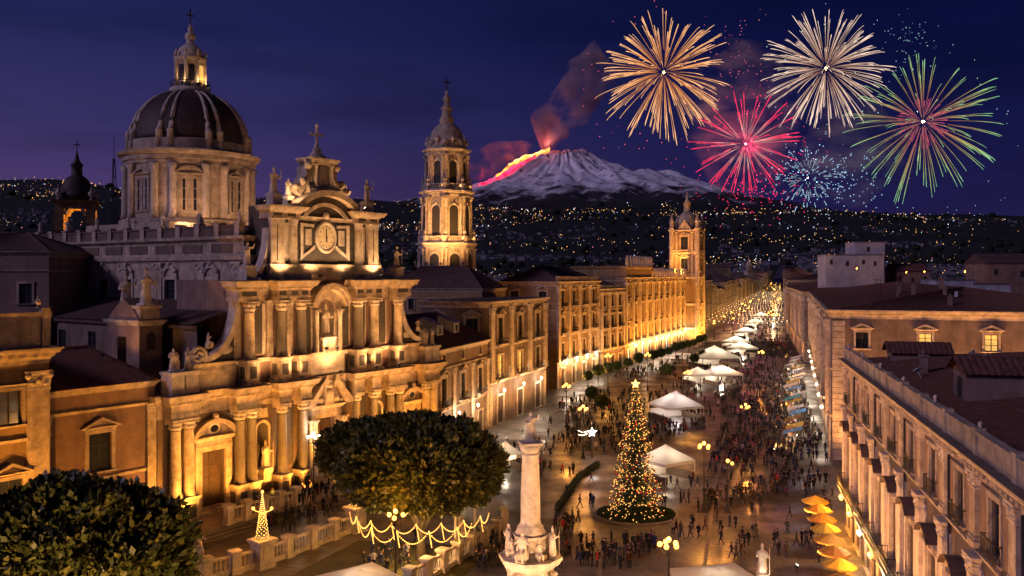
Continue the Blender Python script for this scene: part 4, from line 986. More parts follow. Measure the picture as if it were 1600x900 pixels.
# campanile
tw = thing('bell_tower', 'tall floodlit octagonal bell tower with three arched stages and onion cap', 'tower', at(698,428,225)[:2]+(30-30*1.0976,), R(22)); tw.scale = (1.0976,)*3; TZ = lambda z: 30+(z-30)*1.0976
def stage(z0, z1, r, arch_h, bal):
    b = MB(); b.lathe([(r,z0),(r,z1)], seg=8, smooth=False, a0=R(22.5)); w_ = b.build('stage_wall', 'stone', tw)
    b = MB(); b.lathe([(r+.1,z1-1.3),(r+.3,z1-1.1),(r+.3,z1-.6),(r+.9,z1-.4),(r+1.0,z1),(r+.9,z1+.1)], seg=8, smooth=False, a0=R(22.5)); b.build('stage_cornice', 'stone2', tw)
    for k in range(8):
        a = k*math.pi/4; ap = r*math.cos(R(22.5)); c, s_ = math.cos(a), math.sin(a)
        zc = z0+arch_h; hw = r*.19
        q = MB(); q.prism_y([(-hw,z0+1.2)]+arc(0,zc,hw,180,0,8)+[(hw,z0+1.2)], -.02, .1); oo = q.build('opening', 'shutter', tw, (ap*c,ap*s_,0), a+R(90))
        q = MB(); q.band([(-hw-.35,z0+1.0)]+arc(0,zc,hw+.35,180,0,8)+[(hw+.35,z0+1.0)], [(-hw,z0+1.0)]+arc(0,zc,hw,180,0,8)+[(hw,z0+1.0)], -.3, .05); q.ball((0,-.25,zc+hw+.5),.3,6,5); q.build('arch_frame', 'stone2', tw, (ap*c,ap*s_,0), a+R(90))
        a2 = a+R(22.5)
        for s3 in (-1,1):
            a3 = a2+s3*R(4.6); q = r*1.0
            column(tw, q*math.cos(a3), q*math.sin(a3), z0+1.0, z1-1.3, .42, 'stone')
        if bal:
            q = MB(); q.box(-r*.42,r*.42,-.95,-.65,z0+.1,z0+.35); q.box(-r*.42,r*.42,-.95,-.65,z0+1.3,z0+1.5)
            for i in range(9): x = -r*.38+r*.76*i/8; q.box(x-.08,x+.08,-.88,-.72,z0+.35,z0+1.3)
            q.build('balustrade', 'stone2', tw, (ap*c,ap*s_,0), a+R(90))
            q = MB(); q.box(-.4,.4,-.4,.4,z0,z0+1.6); pst = q.build('balustrade_post', 'stone2', tw, ((r+.75)*math.cos(a2),(r+.75)*math.sin(a2),0), a2)
            inst(URN, 'finial', tw, ((r+.75)*math.cos(a2),(r+.75)*math.sin(a2),z0+1.6), 0, 1.7)
b = MB(); b.lathe([(6.9,0),(6.9,27)], seg=8, smooth=False, a0=R(22.5)); b.build('base', 'stone', tw)
stage(27, 37.2, 6.5, 6.5, False); stage(37.3, 49.4, 5.7, 7.6, True); stage(49.5, 59.2, 4.9, 6.0, True)
b = MB(); b.lathe([(4.9,59.2),(4.7,60.2),(4.4,61.2),(4.4,62.0),(3.9,62.2),(3.9,62.6),(3.6,63.6),(2.6,64.8),(1.7,65.5),(1.6,66.0),(1.9,66.4),(1.2,67.4),(1.1,68.8),(1.5,69.2),(.9,69.8),(.5,70.6),(.85,71.2),(.8,72.0),(.3,72.5),(.4,73.0),(.1,73.6)], seg=16); b.build('cap', 'stone', tw)
for k in range(8):
    a = k*math.pi/4; inst(URN, 'finial', tw, (4.7*math.cos(a),4.7*math.sin(a),60.6), 0, 1.9)
    q = MB(); q.ball((4.4*math.cos(a+.39),4.4*math.sin(a+.39),60.8),.9,8,6,1,1,.9); q.build('cap_scroll', 'stone2', tw)
b = MB(); b.tube([(0,0,73.4),(0,0,76.6)],.13,6); b.box(-.95,.95,-.1,.1,75.3,75.6); b.build('cross', 'iron', tw)
TG = 'floodlights on the bell tower ledges'
for z, r_, W_ in ((37.35,6.35,170),(49.55,5.55,150),(59.3,4.6,60)):
    for a in (-140,-95,-50,-5):
        p = (tw.location.x+1.0976*r_*math.cos(R(a)), tw.location.y+1.0976*r_*math.sin(R(a)), TZ(z))
        floodlight(p, (tw.location.x+(r_-1.2)*math.cos(R(a)),tw.location.y+(r_-1.2)*math.sin(R(a)),z+8), W_, (1,.50,.17), 'small floodlight aimed up the octagonal bell tower', TG, 150)

# row along the left of the piazza
def lrow(x0, y0, az_): return (x0, y0, 0), R(90)-az_
sx_, sy_, _ = cw(24.2,.6); az9 = math.atan2(-4.6-sx_, 168.6-sy_); L9 = math.hypot(-4.6-sx_, 168.6-sy_)
p9 = palazzo('seminary_wing', 'low two storey brown building with attic windows between cathedral and cream palazzo', 'palazzo', (sx_,sy_,0), R(90)-az9, L9-.3, 12,
    [P_(6.8,(2.2,4.0,.1),kind='door'), P_(7.2,(2.2,4.6,.8),head='ped',balc=True), P_(3.0,(1.2,1.4,.8))], 3, 'plaster', pil=(1.3,.2,13.6), cornice=.8, dent=False, litp=.05)
b = MB(); tile_roof(b, (-.3,-.6,17.5), (L9,-.6,17.5), (L9,11,22.5), (-.3,11,22.5), .5); b.add([(-.3,11,17),(L9,11,17),(L9,11,22.5),(-.3,11,22.5)], [(0,1,2,3)]); b.build('roof', 'roof2', p9)
for k in range(2):
    q = MB(); x = 9+k*8; q.box(x,x+2.6,3,6,18.5,21.0); q.prism_x([(2.7,21.0),(6.2,22.3),(6.2,21.0)], x-.2, x+2.8); dr = q.build('dormer', 'white_plaster', p9); q = MB(); q.box(x+.7,x+1.9,2.95,3.05,19.4,20.6); q.build('dormer_window', 'glass', dr)
azA = R(21.7)
pA = palazzo('cream_palazzo', 'cream stone palazzo with three tall pedimented windows per floor and iron balconies', 'palazzo', *lrow(-4.4,168.8,azA), 33, 15,
    [P_(8.5,(3.0,5.4,.1),kind='door'), P_(7.0,(2.6,4.6,.5),balc=True,lit=.5), P_(8.7,(2.6,5.2,.5),head='ped',balc=True,lit=.0)], 3, 'plaster', pil=(1.7,8.8,23.4), pild=.5, cornice=1.2, roof=('flat',0,'roof2'), side=2, rusticated=8)
p11 = palazzo('hipped_block', 'ochre block under a long dark hipped roof in front of the bell tower', 'house', (at(760,428,197)[0]-1,197,0), R(90)-azA, 14, 26,
    [P_(19), P_(7.4,(1.5,2.6,2.6))], 3, 'plaster2', roof=('hip',5.2,'roof2'), side=5, cornice=.7, dent=False, litp=.05)
for yy, tz, W_ in ((8,50,5200),(11,62,6500),(14,42,4200),(18,54,5200)):
    q0 = (p11.location.x+7*math.sin(azA)-yy*math.cos(azA), p11.location.y+7*math.cos(azA)+yy*math.sin(azA), 31.9)
    floodlight(q0, (tw.location.x,tw.location.y,tz), W_, (1,.47,.14), 'floodlight on the hipped roof ridge aimed at the bell tower', 'roof floodlights of the bell tower', 80)
azB = R(23)
pB = palazzo('tall_palazzo', 'tall floodlit palazzo of four storeys with pilasters and roof balustrade', 'palazzo', *lrow(11.7,225,azB), 36, 16,
    [P_(6.8,(2.8,4.8,.1),kind='door'), P_(6.8,(2.2,4.2,.6),balc=True,lit=.3), P_(7.0,(2.2,4.0,.8),head='seg',balc=True,lit=.1), P_(7.0,(2.2,4.0,.8),head='ped',balc=True,lit=.05)], 4, 'plaster2', pil=(1.5,6.9,26.9), pild=.55, cornice=1.2, roof=('hip',4,'roof2'), parapet=1.3, side=2, rusticated=6.2)
pC = palazzo('narrow_palazzo', 'narrow ochre palazzo joining the tall palazzo to the battlemented palace', 'palazzo', *lrow(26.6,259.2,R(29)), 18.4, 16,
    [P_(6.8,(2.6,4.8,.1),kind='door'), P_(6.2,(2.0,4.0,.6),balc=True,lit=.3), P_(6.2,(2.0,3.8,.6),balc=True,head='flat'), P_(6.0,(2.0,3.6,.8),head='flat')], 3, 'plaster', pil=(1.2,6.9,24.4), pild=.55, cornice=1.0, roof=('hip',3.5,'roof2'), parapet=1.0, rusticated=6.2)
azD = R(23.3)
pD = palazzo('battlemented_palace', 'golden lit battlemented palace with rows of pointed windows', 'palace', *lrow(36,276,azD), 89.6, 20,
    [P_(7.2,(3.2,5.4,.1),lit=.7), P_(7.4,(2.0,4.6,.8),head='ped',balc=True,lit=.2), P_(7.4,(2.0,4.6,.8),head='ped',lit=.1), P_(6.5,(1.7,3.2,1.2),head='seg',lit=.1)], 10, 'plaster2', pil=(1.3,7.3,27.4), pild=.7, cornice=1.1, roof=('hip',4.5,'roof2'))
def merlons(root, x0, x1, y, z, h, st=3.6):
    n = int((x1-x0)/st); me = cached(('mer',h), lambda: (lambda q: (q.box(-.8,.8,-.3,.5,0,h), q.prism_y([(-.95,h),(.95,h),(0,h+1.3)],-.3,.4), q.mesh('merlon','stone'))[2])(MB()))
    for i in range(n+1): inst(me, 'merlon', root, (x0+(x1-x0)*i/n, y, z))
b = MB(); b.box(0.2,32,-.6,18,28.6,32.5); b.mold(.2,32,-.6,18,[(31.6,31.9,.1,.2),(31.9,32.5,.4,.5)],back=True); b.build('raised_block', 'plaster2', pD)
merlons(pD, .8, 31.5, -.7, 32.5, 2.2); merlons(pD, 33.5, 88.5, -.7, 29.0, 1.8)
tx, ty = 36+95.4*math.sin(azD), 276+95.4*math.cos(azD); TWH = 5.6
ck_t = thing('clock_tower', 'golden gothic tower with pinnacles and pointed spire above the palace', 'tower', (tx,ty,0), R(90)-azD)
tops = [(.1,6.4,3.2),(9.5,6.0,2.6),(19,6.2,2.6),(31.2,5.2,2.8),(40.2,5.2,3.0)]; b = MB()
TF = lambda x,z,d: (x-TWH,d-TWH,z); TL = lambda x,z,d: (d-TWH,TWH-x,z)
wall_grid(b, 2*TWH, 48.5, [(TWH-w_/2,TWH+w_/2,z,z+h) for z,h,w_ in tops], TF, .7)
wall_grid(b, 2*TWH, 48.5, [(TWH-w_/2,TWH+w_/2,z,z+h) for z,h,w_ in tops if z > 30], TL, .7)
b.box(TWH-.25,TWH,-TWH,TWH,0,48.5); b.box(-TWH,TWH,TWH-.25,TWH,0,48.5); b.build('wall', 'plaster2', ck_t)
for (z,h,wd) in tops:
    place_window(ck_t, TF, 0, TWH, z, wd, h, 'ped', lit='lit' if z < 1 else None)
    if z > 30: place_window(ck_t, TL, R(-90), TWH, z, wd, h, 'ped')
for sx in (-1,1):
    for z0,z1 in ((8,17),(18,28),(29,38),(39,47.4)):
        pilaster(ck_t, sx*3.2, -TWH, z0, z1, .8, .45)
        if z0 > 28: p_ = pilaster(ck_t, -TWH, sx*3.2, z0, z1, .8, .45); p_.rotation_euler = (0,0,R(-90))
for z in (7.5,17.5,28.5,38.6,48.0):
    q = MB(); q.mold(-TWH,TWH,-TWH,TWH,[(z-.5,z-.2,.1,.25),(z-.2,z+.3,.5,.65)],back=True); q.build('string_course', 'stone', ck_t)
    if z > 20 and z < 40:
        for k in range(4):
            q = MB(); q.box(-TWH-.4,TWH+.4,-TWH-.7,-TWH-.5,z+1.1,z+1.3)
            for i in range(12): x = -TWH+2*TWH*(i+.5)/12; q.box(x-.12,x+.12,-TWH-.68,-TWH-.52,z+.3,z+1.1)
            q.build('balustrade', 'stone', ck_t, (0,0,0), k*math.pi/2)
for sx in (-1,1):
    for sy in (-1,1):
        q = MB(); q.lathe([(1.15,0),(1.15,48.4),(1.4,49),(.9,49.2),(.9,51.6),(1.1,51.8),(.1,55.2)], sx*(TWH-.3), sy*(TWH-.3), 0, 8, smooth=False); q.build('turret', 'stone', ck_t)
for k in range(4):
    a = k*math.pi/2; q = MB(); q.prism_y([(-3.0,48.3),(3.0,48.3),(0,52.6)], -TWH-.15, -TWH+.4); q.build('gable', 'stone', ck_t, (0,0,0), a)
q = MB(); q.lathe([(4.7,48.3),(4.6,50.5),(4.2,52.6),(3.2,54.6),(2.0,55.8),(1.5,56.2),(1.4,59.0),(1.8,59.3),(.8,61.0),(.3,63.0),(.06,66)], seg=12); q.build('spire', 'stone', ck_t)
q = MB(); q.lathe([(1.5,0),(1.5,.3),(1.2,.35)], seg=20); fo = q.build('clock_face', 'clock', ck_t, (0,-TWH-.05,26.9)); fo.rotation_euler = (R(90),0,0)
# the street's left side, going north
SP = [(82,386),(103,450),(150.5,600),(282.5,1000),(541,1800),(840,2700)]
def along(poly, s):
    for (a, c), (a2, c2) in zip(poly, poly[1:]):
        l = math.hypot(a2-a, c2-c)
        if s <= l: return (a+(a2-a)*s/l, c+(c2-c)*s/l, math.atan2(a2-a, c2-c))
        s -= l
    return (*poly[-1], math.atan2(a2-a, c2-c))
rg = random.Random(11); s = 1.0; i = 0; LOOK = ['pale shops','green shutters','corner pilasters','wide eaves','iron balconies','tall attic','plain front','rusticated base']
while s < 1500:
    Wd = rg.uniform(30,46) if s < 300 else rg.uniform(50,90); x, y, a = along(SP, s); hh = rg.uniform(.80,1.14); wm = rg.choice(['plaster','plaster2','plaster3'])
    n = max(3, int(Wd/8)); near = s < 330
    fl = [P_(6.4*hh,(2.8,4.4,.1),lit=.6,sur=near), P_(6.2*hh,(2.0,3.8,.7),balc=near,lit=.15,sur=near), P_(6.0*hh,(2.0,3.6,.8),balc=near,head='flat' if near else None,lit=.1,sur=near), P_(5.6*hh,(1.8,3.0,1.0),lit=.06,sur=near)]
    if s > 600: fl = [P_(6.4*hh,(4.0,4.4,.1),lit=.6,sur=False), P_(17*hh)]
    nm = {0:'four storey palazzo just beyond the golden gothic tower on the avenue',1:'second palazzo past the gothic tower with a line of balconies',2:'third palazzo past the gothic tower on the avenue',3:'fourth palazzo past the gothic tower on the avenue',4:'fifth palazzo past the gothic tower on the avenue'}.get(i, 'distant palazzo in the row along the far avenue')
    pz = palazzo('avenue_palazzo', nm, 'palazzo', (x,y,terr(x,y)), R(90)-a, Wd-.4, 18, fl, n, wm, pil=(1.5,6.6*hh,23.0*hh), pild=.9, cornice=1.0, roof=('hip',4.5,'roof2'), dent=False, strings=near, group='palazzi along the left of the avenue')
    s += Wd; i += 1
tx, ty, a = along(SP, 640)
ft = thing('church_tower', 'far small lit church turret above the avenue roofs', 'tower', (tx-6,ty+8,0), R(20))
b = MB(); b.box(-4,4,-4,4,0,33); b.mold(-4,4,-4,4,[(33,34,.3,.6)],back=True); b.build('wall', 'stone', ft); b = MB(); b.lathe([(3.4,34),(3.3,39),(3.8,39.6),(2.6,42.5),(1.0,44.5),(1.0,47),(.1,51)], seg=10); b.build('cupola', 'stone', ft)
# lamps and floodlights for this row
def wl_row(root_loc, rz, xs, z, col, W, label, group, m='globew'):
    c, s_ = math.cos(rz), math.sin(rz)
    for x in xs: wall_lamp((root_loc[0]+x*c, root_loc[1]+x*s_, z), col, W, label, group, rz, m)
def ground_floods(x0, y0, az_, xs, off, W, col, h, label, group, cone=120):
    u = (math.sin(az_), math.cos(az_)); n_ = (math.cos(az_), -math.sin(az_))
    for x in xs:
        p = (x0+u[0]*x+n_[0]*off, y0+u[1]*x+n_[1]*off, .03)
        floodlight(p, (x0+u[0]*x, y0+u[1]*x, h), W, col, label, group, cone)
wl_row((sx_,sy_), R(90)-az9, (9.6,19.2), 5.6, WHITE, 700, 'wall lantern on the low brown seminary wing', 'lanterns of the seminary wing')
wl_row((-4.4,168.8), R(90)-azA, (5.5,16.5,27.5), 6.6, WHITE, 900, 'wall lantern beside a door of the cream palazzo', 'lanterns of the cream palazzo')
wl_row((11.7,225), R(90)-azB, (4.5,13.5,22.5,31.5), 6.2, WHITE, 1300, 'wall lantern beside a door of the tall palazzo', 'lanterns of the tall palazzo')
wl_row((36,276), R(90)-azD, [9.7*k for k in range(1,10)], 6.4, WHITE, 1100, 'wall lantern between the ground floor arches of the battlemented palace', 'lanterns of the battlemented palace')
ground_floods(sx_, sy_, az9, (6,15,24), 8, 2600, (1,.46,.13), 9, 'floodlight on the paving before the seminary wing', 'floodlights of the seminary wing')
ground_floods(-4.4, 168.8, azA, (4,12,20,29), 7, 3600, (1,.44,.11), 15, 'floodlight on the paving before the cream palazzo', 'floodlights of the cream palazzo')
ground_floods(11.7, 225, azB, (4,13,22,32), 6, 5600, (1,.41,.08), 17, 'floodlight on the paving before the tall palazzo', 'floodlights of the tall palazzo')
ground_floods(26.6, 259.2, R(29), (5,13), 6, 5200, (1,.40,.07), 16, 'floodlight on the paving before the narrow ochre palazzo', 'floodlights of the narrow palazzo')
ground_floods(36, 276, azD, [6+11.5*k for k in range(8)], 7, 17000, (1,.37,.045), 19, 'floodlight on the paving before the battlemented palace', 'floodlights of the battlemented palace')
ground_floods(tx*0+ck_t.location.x, ck_t.location.y, azD, (-3,3), 16, 19000, (1,.40,.06), 26, 'strong floodlight at the foot of the golden gothic tower', 'floodlights of the gothic tower', 100)
for xx, tz in ((66,48),(78,40),(84,54)): floodlight((36+xx*math.sin(azD), 276+xx*math.cos(azD), 29.1), (ck_t.location.x-3, ck_t.location.y-6, tz), 9000, (1,.40,.06), 'floodlight on the palace battlements aimed up the gothic tower', 'roof floodlights of the gothic tower', 90)
for k in range(16):
    s = 6+22*k if k < 10 else 230+60*(k-10); x, y, a = along(SP, s)
    n_ = (math.cos(a), -math.sin(a))
    floodlight((x+n_[0]*5.5, y+n_[1]*5.5, terr(x,y)+.03), (x, y, 15), 3000 if k < 10 else 5000, (1,.43,.09), 'floodlight on the pavement before the avenue palazzi', 'floodlights along the avenue', 130)
# ------------------------------------------------------------------ right side of the piazza and avenue
azR1 = R(14.1); R1f = (40.1,103.8)
pR1 = palazzo('long_palazzo', 'long stone palazzo with hooded windows, pilasters and roof parapet beside the orange parasols', 'palazzo', (*R1f,0), R(270)-azR1, 71, 34,
    [P_(4.9,(3.0,3.9,.1),lit=.25), P_(9.6,(2.2,5.4,.6),head='seg',balc=True,lit=.08), P_(4.9,(1.9,3.1,.55),balc=False,lit=.0)], 10, 'plaster', pil=(1.15,14.7,19.0), cornice=1.1, parapet=1.4, litp=0)
for k in range(11): pilaster(pR1, min(max(7.1*k,.8),70.2), 0, 5.0, 14.2, 1.3, .42, 'stone2')
for k in range(10):
    hr = cached('hoodtop', lambda: (lambda q: (q.band(arc(0,-1.16,2.46,140,40,10), arc(0,-1.16,2.34,140,40,10), -.95, .0), q.mesh('hood_top','roof2'))[1])(MB())); inst(hr, 'hood_top', pR1, (7.1*(k+.5),0,5.5+5.4+.35+.35))
for k in range(10):
    x = 7.1*(k+.5); rl_ = inst(railing_mesh(2.6,.45), 'railing', pR1, (x,0,15.0))
    q = cached('r1br', lambda: (lambda a: (a.prism_x([(0,0),(-.55,.55),(-.55,.9),(0,.9)],-.2,.2), a.mesh('bracket','stone'))[1])(MB()))
    for sg in (-1,1): inst(q, 'hood_bracket', pR1, (x+sg*1.75,0,10.9)); 
    fr = cached('r1fr', lambda: (lambda a: (a.box(-2.05,-1.55,-.28,.03,5.2,12.0), a.box(1.55,2.05,-.28,.03,5.2,12.0), a.box(-2.9,-2.35,-.14,.03,5.2,13.6), a.box(2.35,2.9,-.14,.03,5.2,13.6), a.mesh('window_jamb','stone2'))[4])(MB()))
    inst(fr, 'window_jamb', pR1, (x,0,0))
    pn = cached('r1pn', lambda: (lambda a: (a.box(-.6,.6,-.09,.03,15.0,18.4), a.mesh('wall_panel','plaster3'))[1])(MB()))
    for sg in (-1,1): inst(pn, 'wall_panel', pR1, (x+2*sg,0,0))
b = MB(); b.mold(0,71,0,1,[(4.3,4.6,.3,.9),(4.6,4.9,1.0,1.05)],sides=False); b.build('balcony_slab', 'stone', pR1)
for k in range(10): inst(railing_mesh(7.0,1.0), 'railing', pR1, (7.1*(k+.5),0,4.93))
# roofs behind the parapet: low tiled slopes and a raised skylight house
b = MB(); tile_roof(b, (.5,2,19.9), (70.5,2,19.9), (60,17,21.7), (9,17,21.7), .62, .17); tile_roof(b, (70.5,33,19.9), (.5,33,19.9), (9,17,21.7), (60,17,21.7), .62, .17); tile_roof(b, (.5,33,19.9), (.5,2,19.9), (9,17,21.7), (9,17,21.7), .5, .1); tile_roof(b, (70.5,2,19.9), (70.5,33,19.9), (60,17,21.7), (60,17,21.7), .5, .1); b.box(0.3,70.7,.4,33.7,19.5,19.8); b.build('roof', 'roof', pR1)
def dormer(root, x, y, wd, dp, z, h, rot):
    t = MB(); t.box(-wd/2,wd/2,0,dp,0,h); d_ = t.build('dormer', 'plaster3', root, (x,y,z), rot)
    t = MB(); tile_roof(t, (-wd/2-.4,-.5,h), (-wd/2-.4,dp+.4,h), (0,dp+.4,h+1.2), (0,-.5,h+1.2), .5); tile_roof(t, (wd/2+.4,dp+.4,h), (wd/2+.4,-.5,h), (0,-.5,h+1.2), (0,dp+.4,h+1.2), .5); t.prism_y([(-wd/2,h-.02),(wd/2,h-.02),(0,h+1.1)], -.02, .2); t.build('dormer_roof', 'roof', d_)
    t = MB(); t.box(-.6,.6,-.06,.05,.5,h-.4); t.build('dormer_window', 'shutter', d_)
dormer(pR1, 36, 4, 4.2, 11, 19.85, 2.5, 0); dormer(pR1, 5, 4, 3.0, 6, 19.85, 1.3, 0)
b = MB(); b.box(-.6,71.6,-.80,-.14,19.795,19.84); b.build('gutter_ledge', 'grime', pR1)
for k in range(7): 
    q = MB(); q.lathe([(.3,0),(.3,.25),(.12,.4),(.3,.6),(.28,.9),(.05,1.1)], seg=8); q.build('finial', 'stone2', pR1, (2+11*k,.1,21.2), 0).scale = (.5,.5,.5)
# second block with its broad front to the camera
pR2 = palazzo('corner_block', 'large palazzo with rusticated corner and dark hipped tile roof behind the long palazzo', 'palazzo', (97.9,283,0), R(270)-SDIR, 151, 46,
    [P_(7.2,(2.8,4.8,.1),lit=.5), P_(7.6,(2.0,4.4,.6),balc=True,head='flat',lit=.05), P_(9.0,(1.9,2.6,3.3),head='ped',balc=False,lit=.4)], 18, 'plaster', pil=None, cornice=1.3, roof=('hip',3.3,'roof'), back_side=5, litp=.1)
for k in range(0,19,3): pilaster(pR2, min(max(151/18*k,1.4),149.6), 0, 7.2, 22.6, 2.0, .9)
qb = cached('r2q', lambda: (lambda a: (a.box(-.95,.95,-.16,.05,.04,.86), a.mesh('quoin_block','stone'))[1])(MB()))
for i in range(26):
    z = .9*i+.02
    if z < 22: inst(qb, 'quoin_block', pR2, (151.05,1.1,z), R(90)); inst(qb, 'quoin_block', pR2, (149.9,-.05,z), 0)
pR3 = palazzo('street_block', 'rose palazzo with wide roof eaves beyond the rusticated corner block', 'palazzo', (143,452,0), R(270)-math.atan2(143-98.6,452-291), 165, 50,
    [P_(7,(3.0,4.6,.1),lit=.5,sur=False), P_(7.5,(2.0,4.2,.7),balc=True,lit=.1), P_(9,(2.0,4.0,1.5),lit=.1)], 16, 'plaster3', pil=(1.8,7.2,22.4), pild=.9, cornice=1.3, roof=('hip',4.2,'roof'), dent=False, litp=.1)
RP = [(150,470),(192,600),(314,1000),(564,1800),(858,2700)]
rg = random.Random(23); s = 0; i = 0
while s < 1300:
    Wd = rg.uniform(55,90); x, y, a = along(RP, s+Wd); hh = rg.uniform(.95,1.12)
    palazzo('avenue_block', ['terracotta roofed block right after the rose palazzo on the avenue','second block after the rose palazzo on the avenue'][i] if i < 2 else 'distant block in the row on the right of the far avenue', 'palazzo', (x,y,terr(x,y)), R(270)-a, Wd-.5, 40,
        [P_(6.4,(3.4,4.4,.1),lit=.6,sur=False), P_(18*hh)], int(Wd/9), rg.choice(['plaster','plaster3','plaster2']), cornice=1.0, roof=('hip',4,'roof'), dent=False, strings=False, group='blocks along the right of the avenue')
    s += Wd; i += 1
# lamps on this side
wl_row(R1f, R(270)-azR1, (3.5,10.6,24.8), 3.9, SODIUM, 2200, 'golden wall lantern between the shop doors of the long palazzo', 'golden lanterns of the long palazzo', 'globe')
wl_row(R1f, R(270)-azR1, (17.7,31.9,39), 3.9, WHITE, 700, 'white wall lantern on the shop front of the long palazzo', 'white lanterns of the long palazzo')
wl_row((97.9,283), R(270)-SDIR, [8.4*k for k in range(2,18,2)], 6.0, WHITE, 900, 'white wall lantern above the market stalls', 'lanterns above the market stalls')
u1 = (math.sin(azR1), math.cos(azR1)); n1 = (-math.cos(azR1), math.sin(azR1))
for k in range(5):
    t = 4+15*k; p = (R1f[0]-u1[0]*t+n1[0]*7, R1f[1]-u1[1]*t+n1[1]*7, .03)
    floodlight(p, (p[0]-n1[0]*7, p[1]-n1[1]*7, 12), 5600, (1,.42,.11), 'floodlight on the paving before the long palazzo', 'floodlights of the long palazzo', 130)
for k in range(7):
    t = 3+22*k; p = (51.5+math.sin(SDIR)*t-math.cos(SDIR)*9, 139+math.cos(SDIR)*t+math.sin(SDIR)*9, .03)
    floodlight(p, (p[0]+math.cos(SDIR)*9, p[1]-math.sin(SDIR)*9, 12), 5600, (1,.45,.13), 'floodlight on the paving before the rusticated corner block', 'floodlights of the corner block', 130)
for k in range(5):
    x, y, a = along([(98.6,291),(143,452)], 10+33*k); p = (x-math.cos(a)*9, y+math.sin(a)*9, .03)
    floodlight(p, (x,y,13), 6500, (1,.45,.13), 'floodlight on the paving before the rose palazzo', 'floodlights of the rose palazzo', 130)
# lanterns along the lane between the two blocks light the broad front
for k in range(5):
    p = Vector((51.5,139,0))+Vector((math.cos(SDIR),-math.sin(SDIR),0))*(5+8.5*k)+Vector((-math.sin(SDIR),-math.cos(SDIR),0))*7
    floodlight((p.x,p.y,.03), (p.x+math.sin(SDIR)*7,p.y+math.cos(SDIR)*7,15), 7000, (1,.43,.13), 'floodlight in the lane beside the long palazzo', 'floodlights in the lane', 130)

# roof clutter: chimneys, aerials, air-conditioning boxes on the right-hand roofs
rg = random.Random(17)
def clutter(root, x, y, z, kind):
    if kind == 0:
        q = cached('chim', lambda: (lambda a: (a.box(-.4,.4,-.3,.3,-.8,1.5), a.box(-.5,.5,-.4,.4,1.5,1.65), a.lathe([(.14,1.65),(.12,2.0)],-.18,0,0,8), a.lathe([(.14,1.65),(.12,2.0)],.18,0,0,8), a.mesh('chimney','plaster3'))[4])(MB())); inst(q, 'chimney', root, (x,y,z), rg.uniform(-.2,.2), rg.uniform(.8,1.2))
    elif kind == 1:
        def mk():
            a = MB(); a.tube([(0,0,-.5),(0,0,3.2)],.035,5); a.tube([(-.9,0,3.0),(.9,0,3.0)],.025,4)
            for i in range(6): x_ = -.8+.32*i; a.tube([(x_,-.35,3.0),(x_,.35,3.0)],.018,4)
            return a.mesh('aerial','iron')
        inst(cached('aer', mk), 'aerial', root, (x,y,z), rg.uniform(0,3))
    elif kind == 2:
        def mk():
            a = MB(); a.box(-.55,.55,-.25,.25,-.1,.85); a.lathe([(.3,0),(.3,.04)],0,0,0,12); return a.mesh('air_conditioner','white_plaster')
        inst(cached('acu', mk), 'air_conditioner', root, (x,y,z), rg.uniform(-.3,.3))
    else:
        def mk():
            a = MB(); a.lathe([(.02,0),(.25,.05),(.42,.16)],0,0,.9,12); a.tube([(0,0,-.3),(0,0,.95)],.04,5); return a.mesh('dish_aerial','white_plaster')
        o = inst(cached('dish', mk), 'dish_aerial', root, (x,y,z), rg.uniform(0,3)); o.rotation_euler = (R(35),0,rg.uniform(-1,1))
for i in range(26):
    x, y = rg.uniform(2,69), rg.uniform(3,15); z = 19.9+1.8*min(1,(y-2)/15)*(1 if 9 < x < 60 else .5)
    clutter(pR1, x, y, z, rg.choices((0,1,2,3),(3,4,2,2))[0])
for i in range(26):
    x, y = rg.uniform(90,148), rg.uniform(3,40); e = min(y, 46-y, 151-x); clutter(pR2, x, y, 24.4+3.3*min(1,e/23)-.05, rg.choices((0,1,2,3),(4,4,1,2))[0])
for k in range(1,10,2):
    q = cached('dp', lambda: (lambda a: (a.tube([(0,-.14,.2),(0,-.14,18.6)],.09,6), a.mesh('drainpipe','iron'))[1])(MB())); inst(q, 'drainpipe', pR1, (7.1*k+1.1,0,0))
# ------------------------------------------------------------------ monuments, lamps, stalls on the piazza
def gpt(px, py): x, y = gp(px, py); return (x, y, .02)
# votive column
mo = thing('votive_column', 'tall pale stone column with saint on top and statues around its baroque pedestal', 'monument', (1.6,75,0), R(12))
b = MB()
def octp(r, c=.62): 
    return [(r*math.cos(R(22.5+45*k))*(1 if k % 2 else 1), r*math.sin(R(22.5+45*k))) for k in range(8)]
def flare(q, layers):
    for z0,z1,r0,r1 in layers:
        a, c = octp(r0), octp(r1); q.add([(x,y,z0) for x,y in a]+[(x,y,z1) for x,y in c], [tuple(range(8)),tuple(range(8,16))]+[(i,(i+1)%8,8+(i+1)%8,8+i) for i in range(8)])
flare(b, [(0,.3,4.2,4.2),(.3,.6,3.7,3.7),(.6,.9,3.2,3.2),(.9,1.3,2.7,2.5),(1.3,4.6,2.2,2.0),(4.6,4.9,2.1,2.3),(4.9,5.3,2.5,2.75),(5.3,5.6,2.8,2.8)])
for k in range(4):
    a = R(45+90*k); q = (2.1*math.cos(a),2.1*math.sin(a)); b.tube([(q[0]*1.25,q[1]*1.25,1.2),(q[0]*1.22,q[1]*1.22,2.2),(q[0]*.95,q[1]*.95,3.6),(q[0]*1.1,q[1]*1.1,4.5)], [.55,.42,.3,.42], 8)
b.build('pedestal', 'stone2', mo)
b = MB(); flare(b, [(5.6,6.0,2.0,1.9),(6.0,7.2,1.55,1.35),(7.2,7.5,1.5,1.6)]); b.build('upper_pedestal', 'stone2', mo)
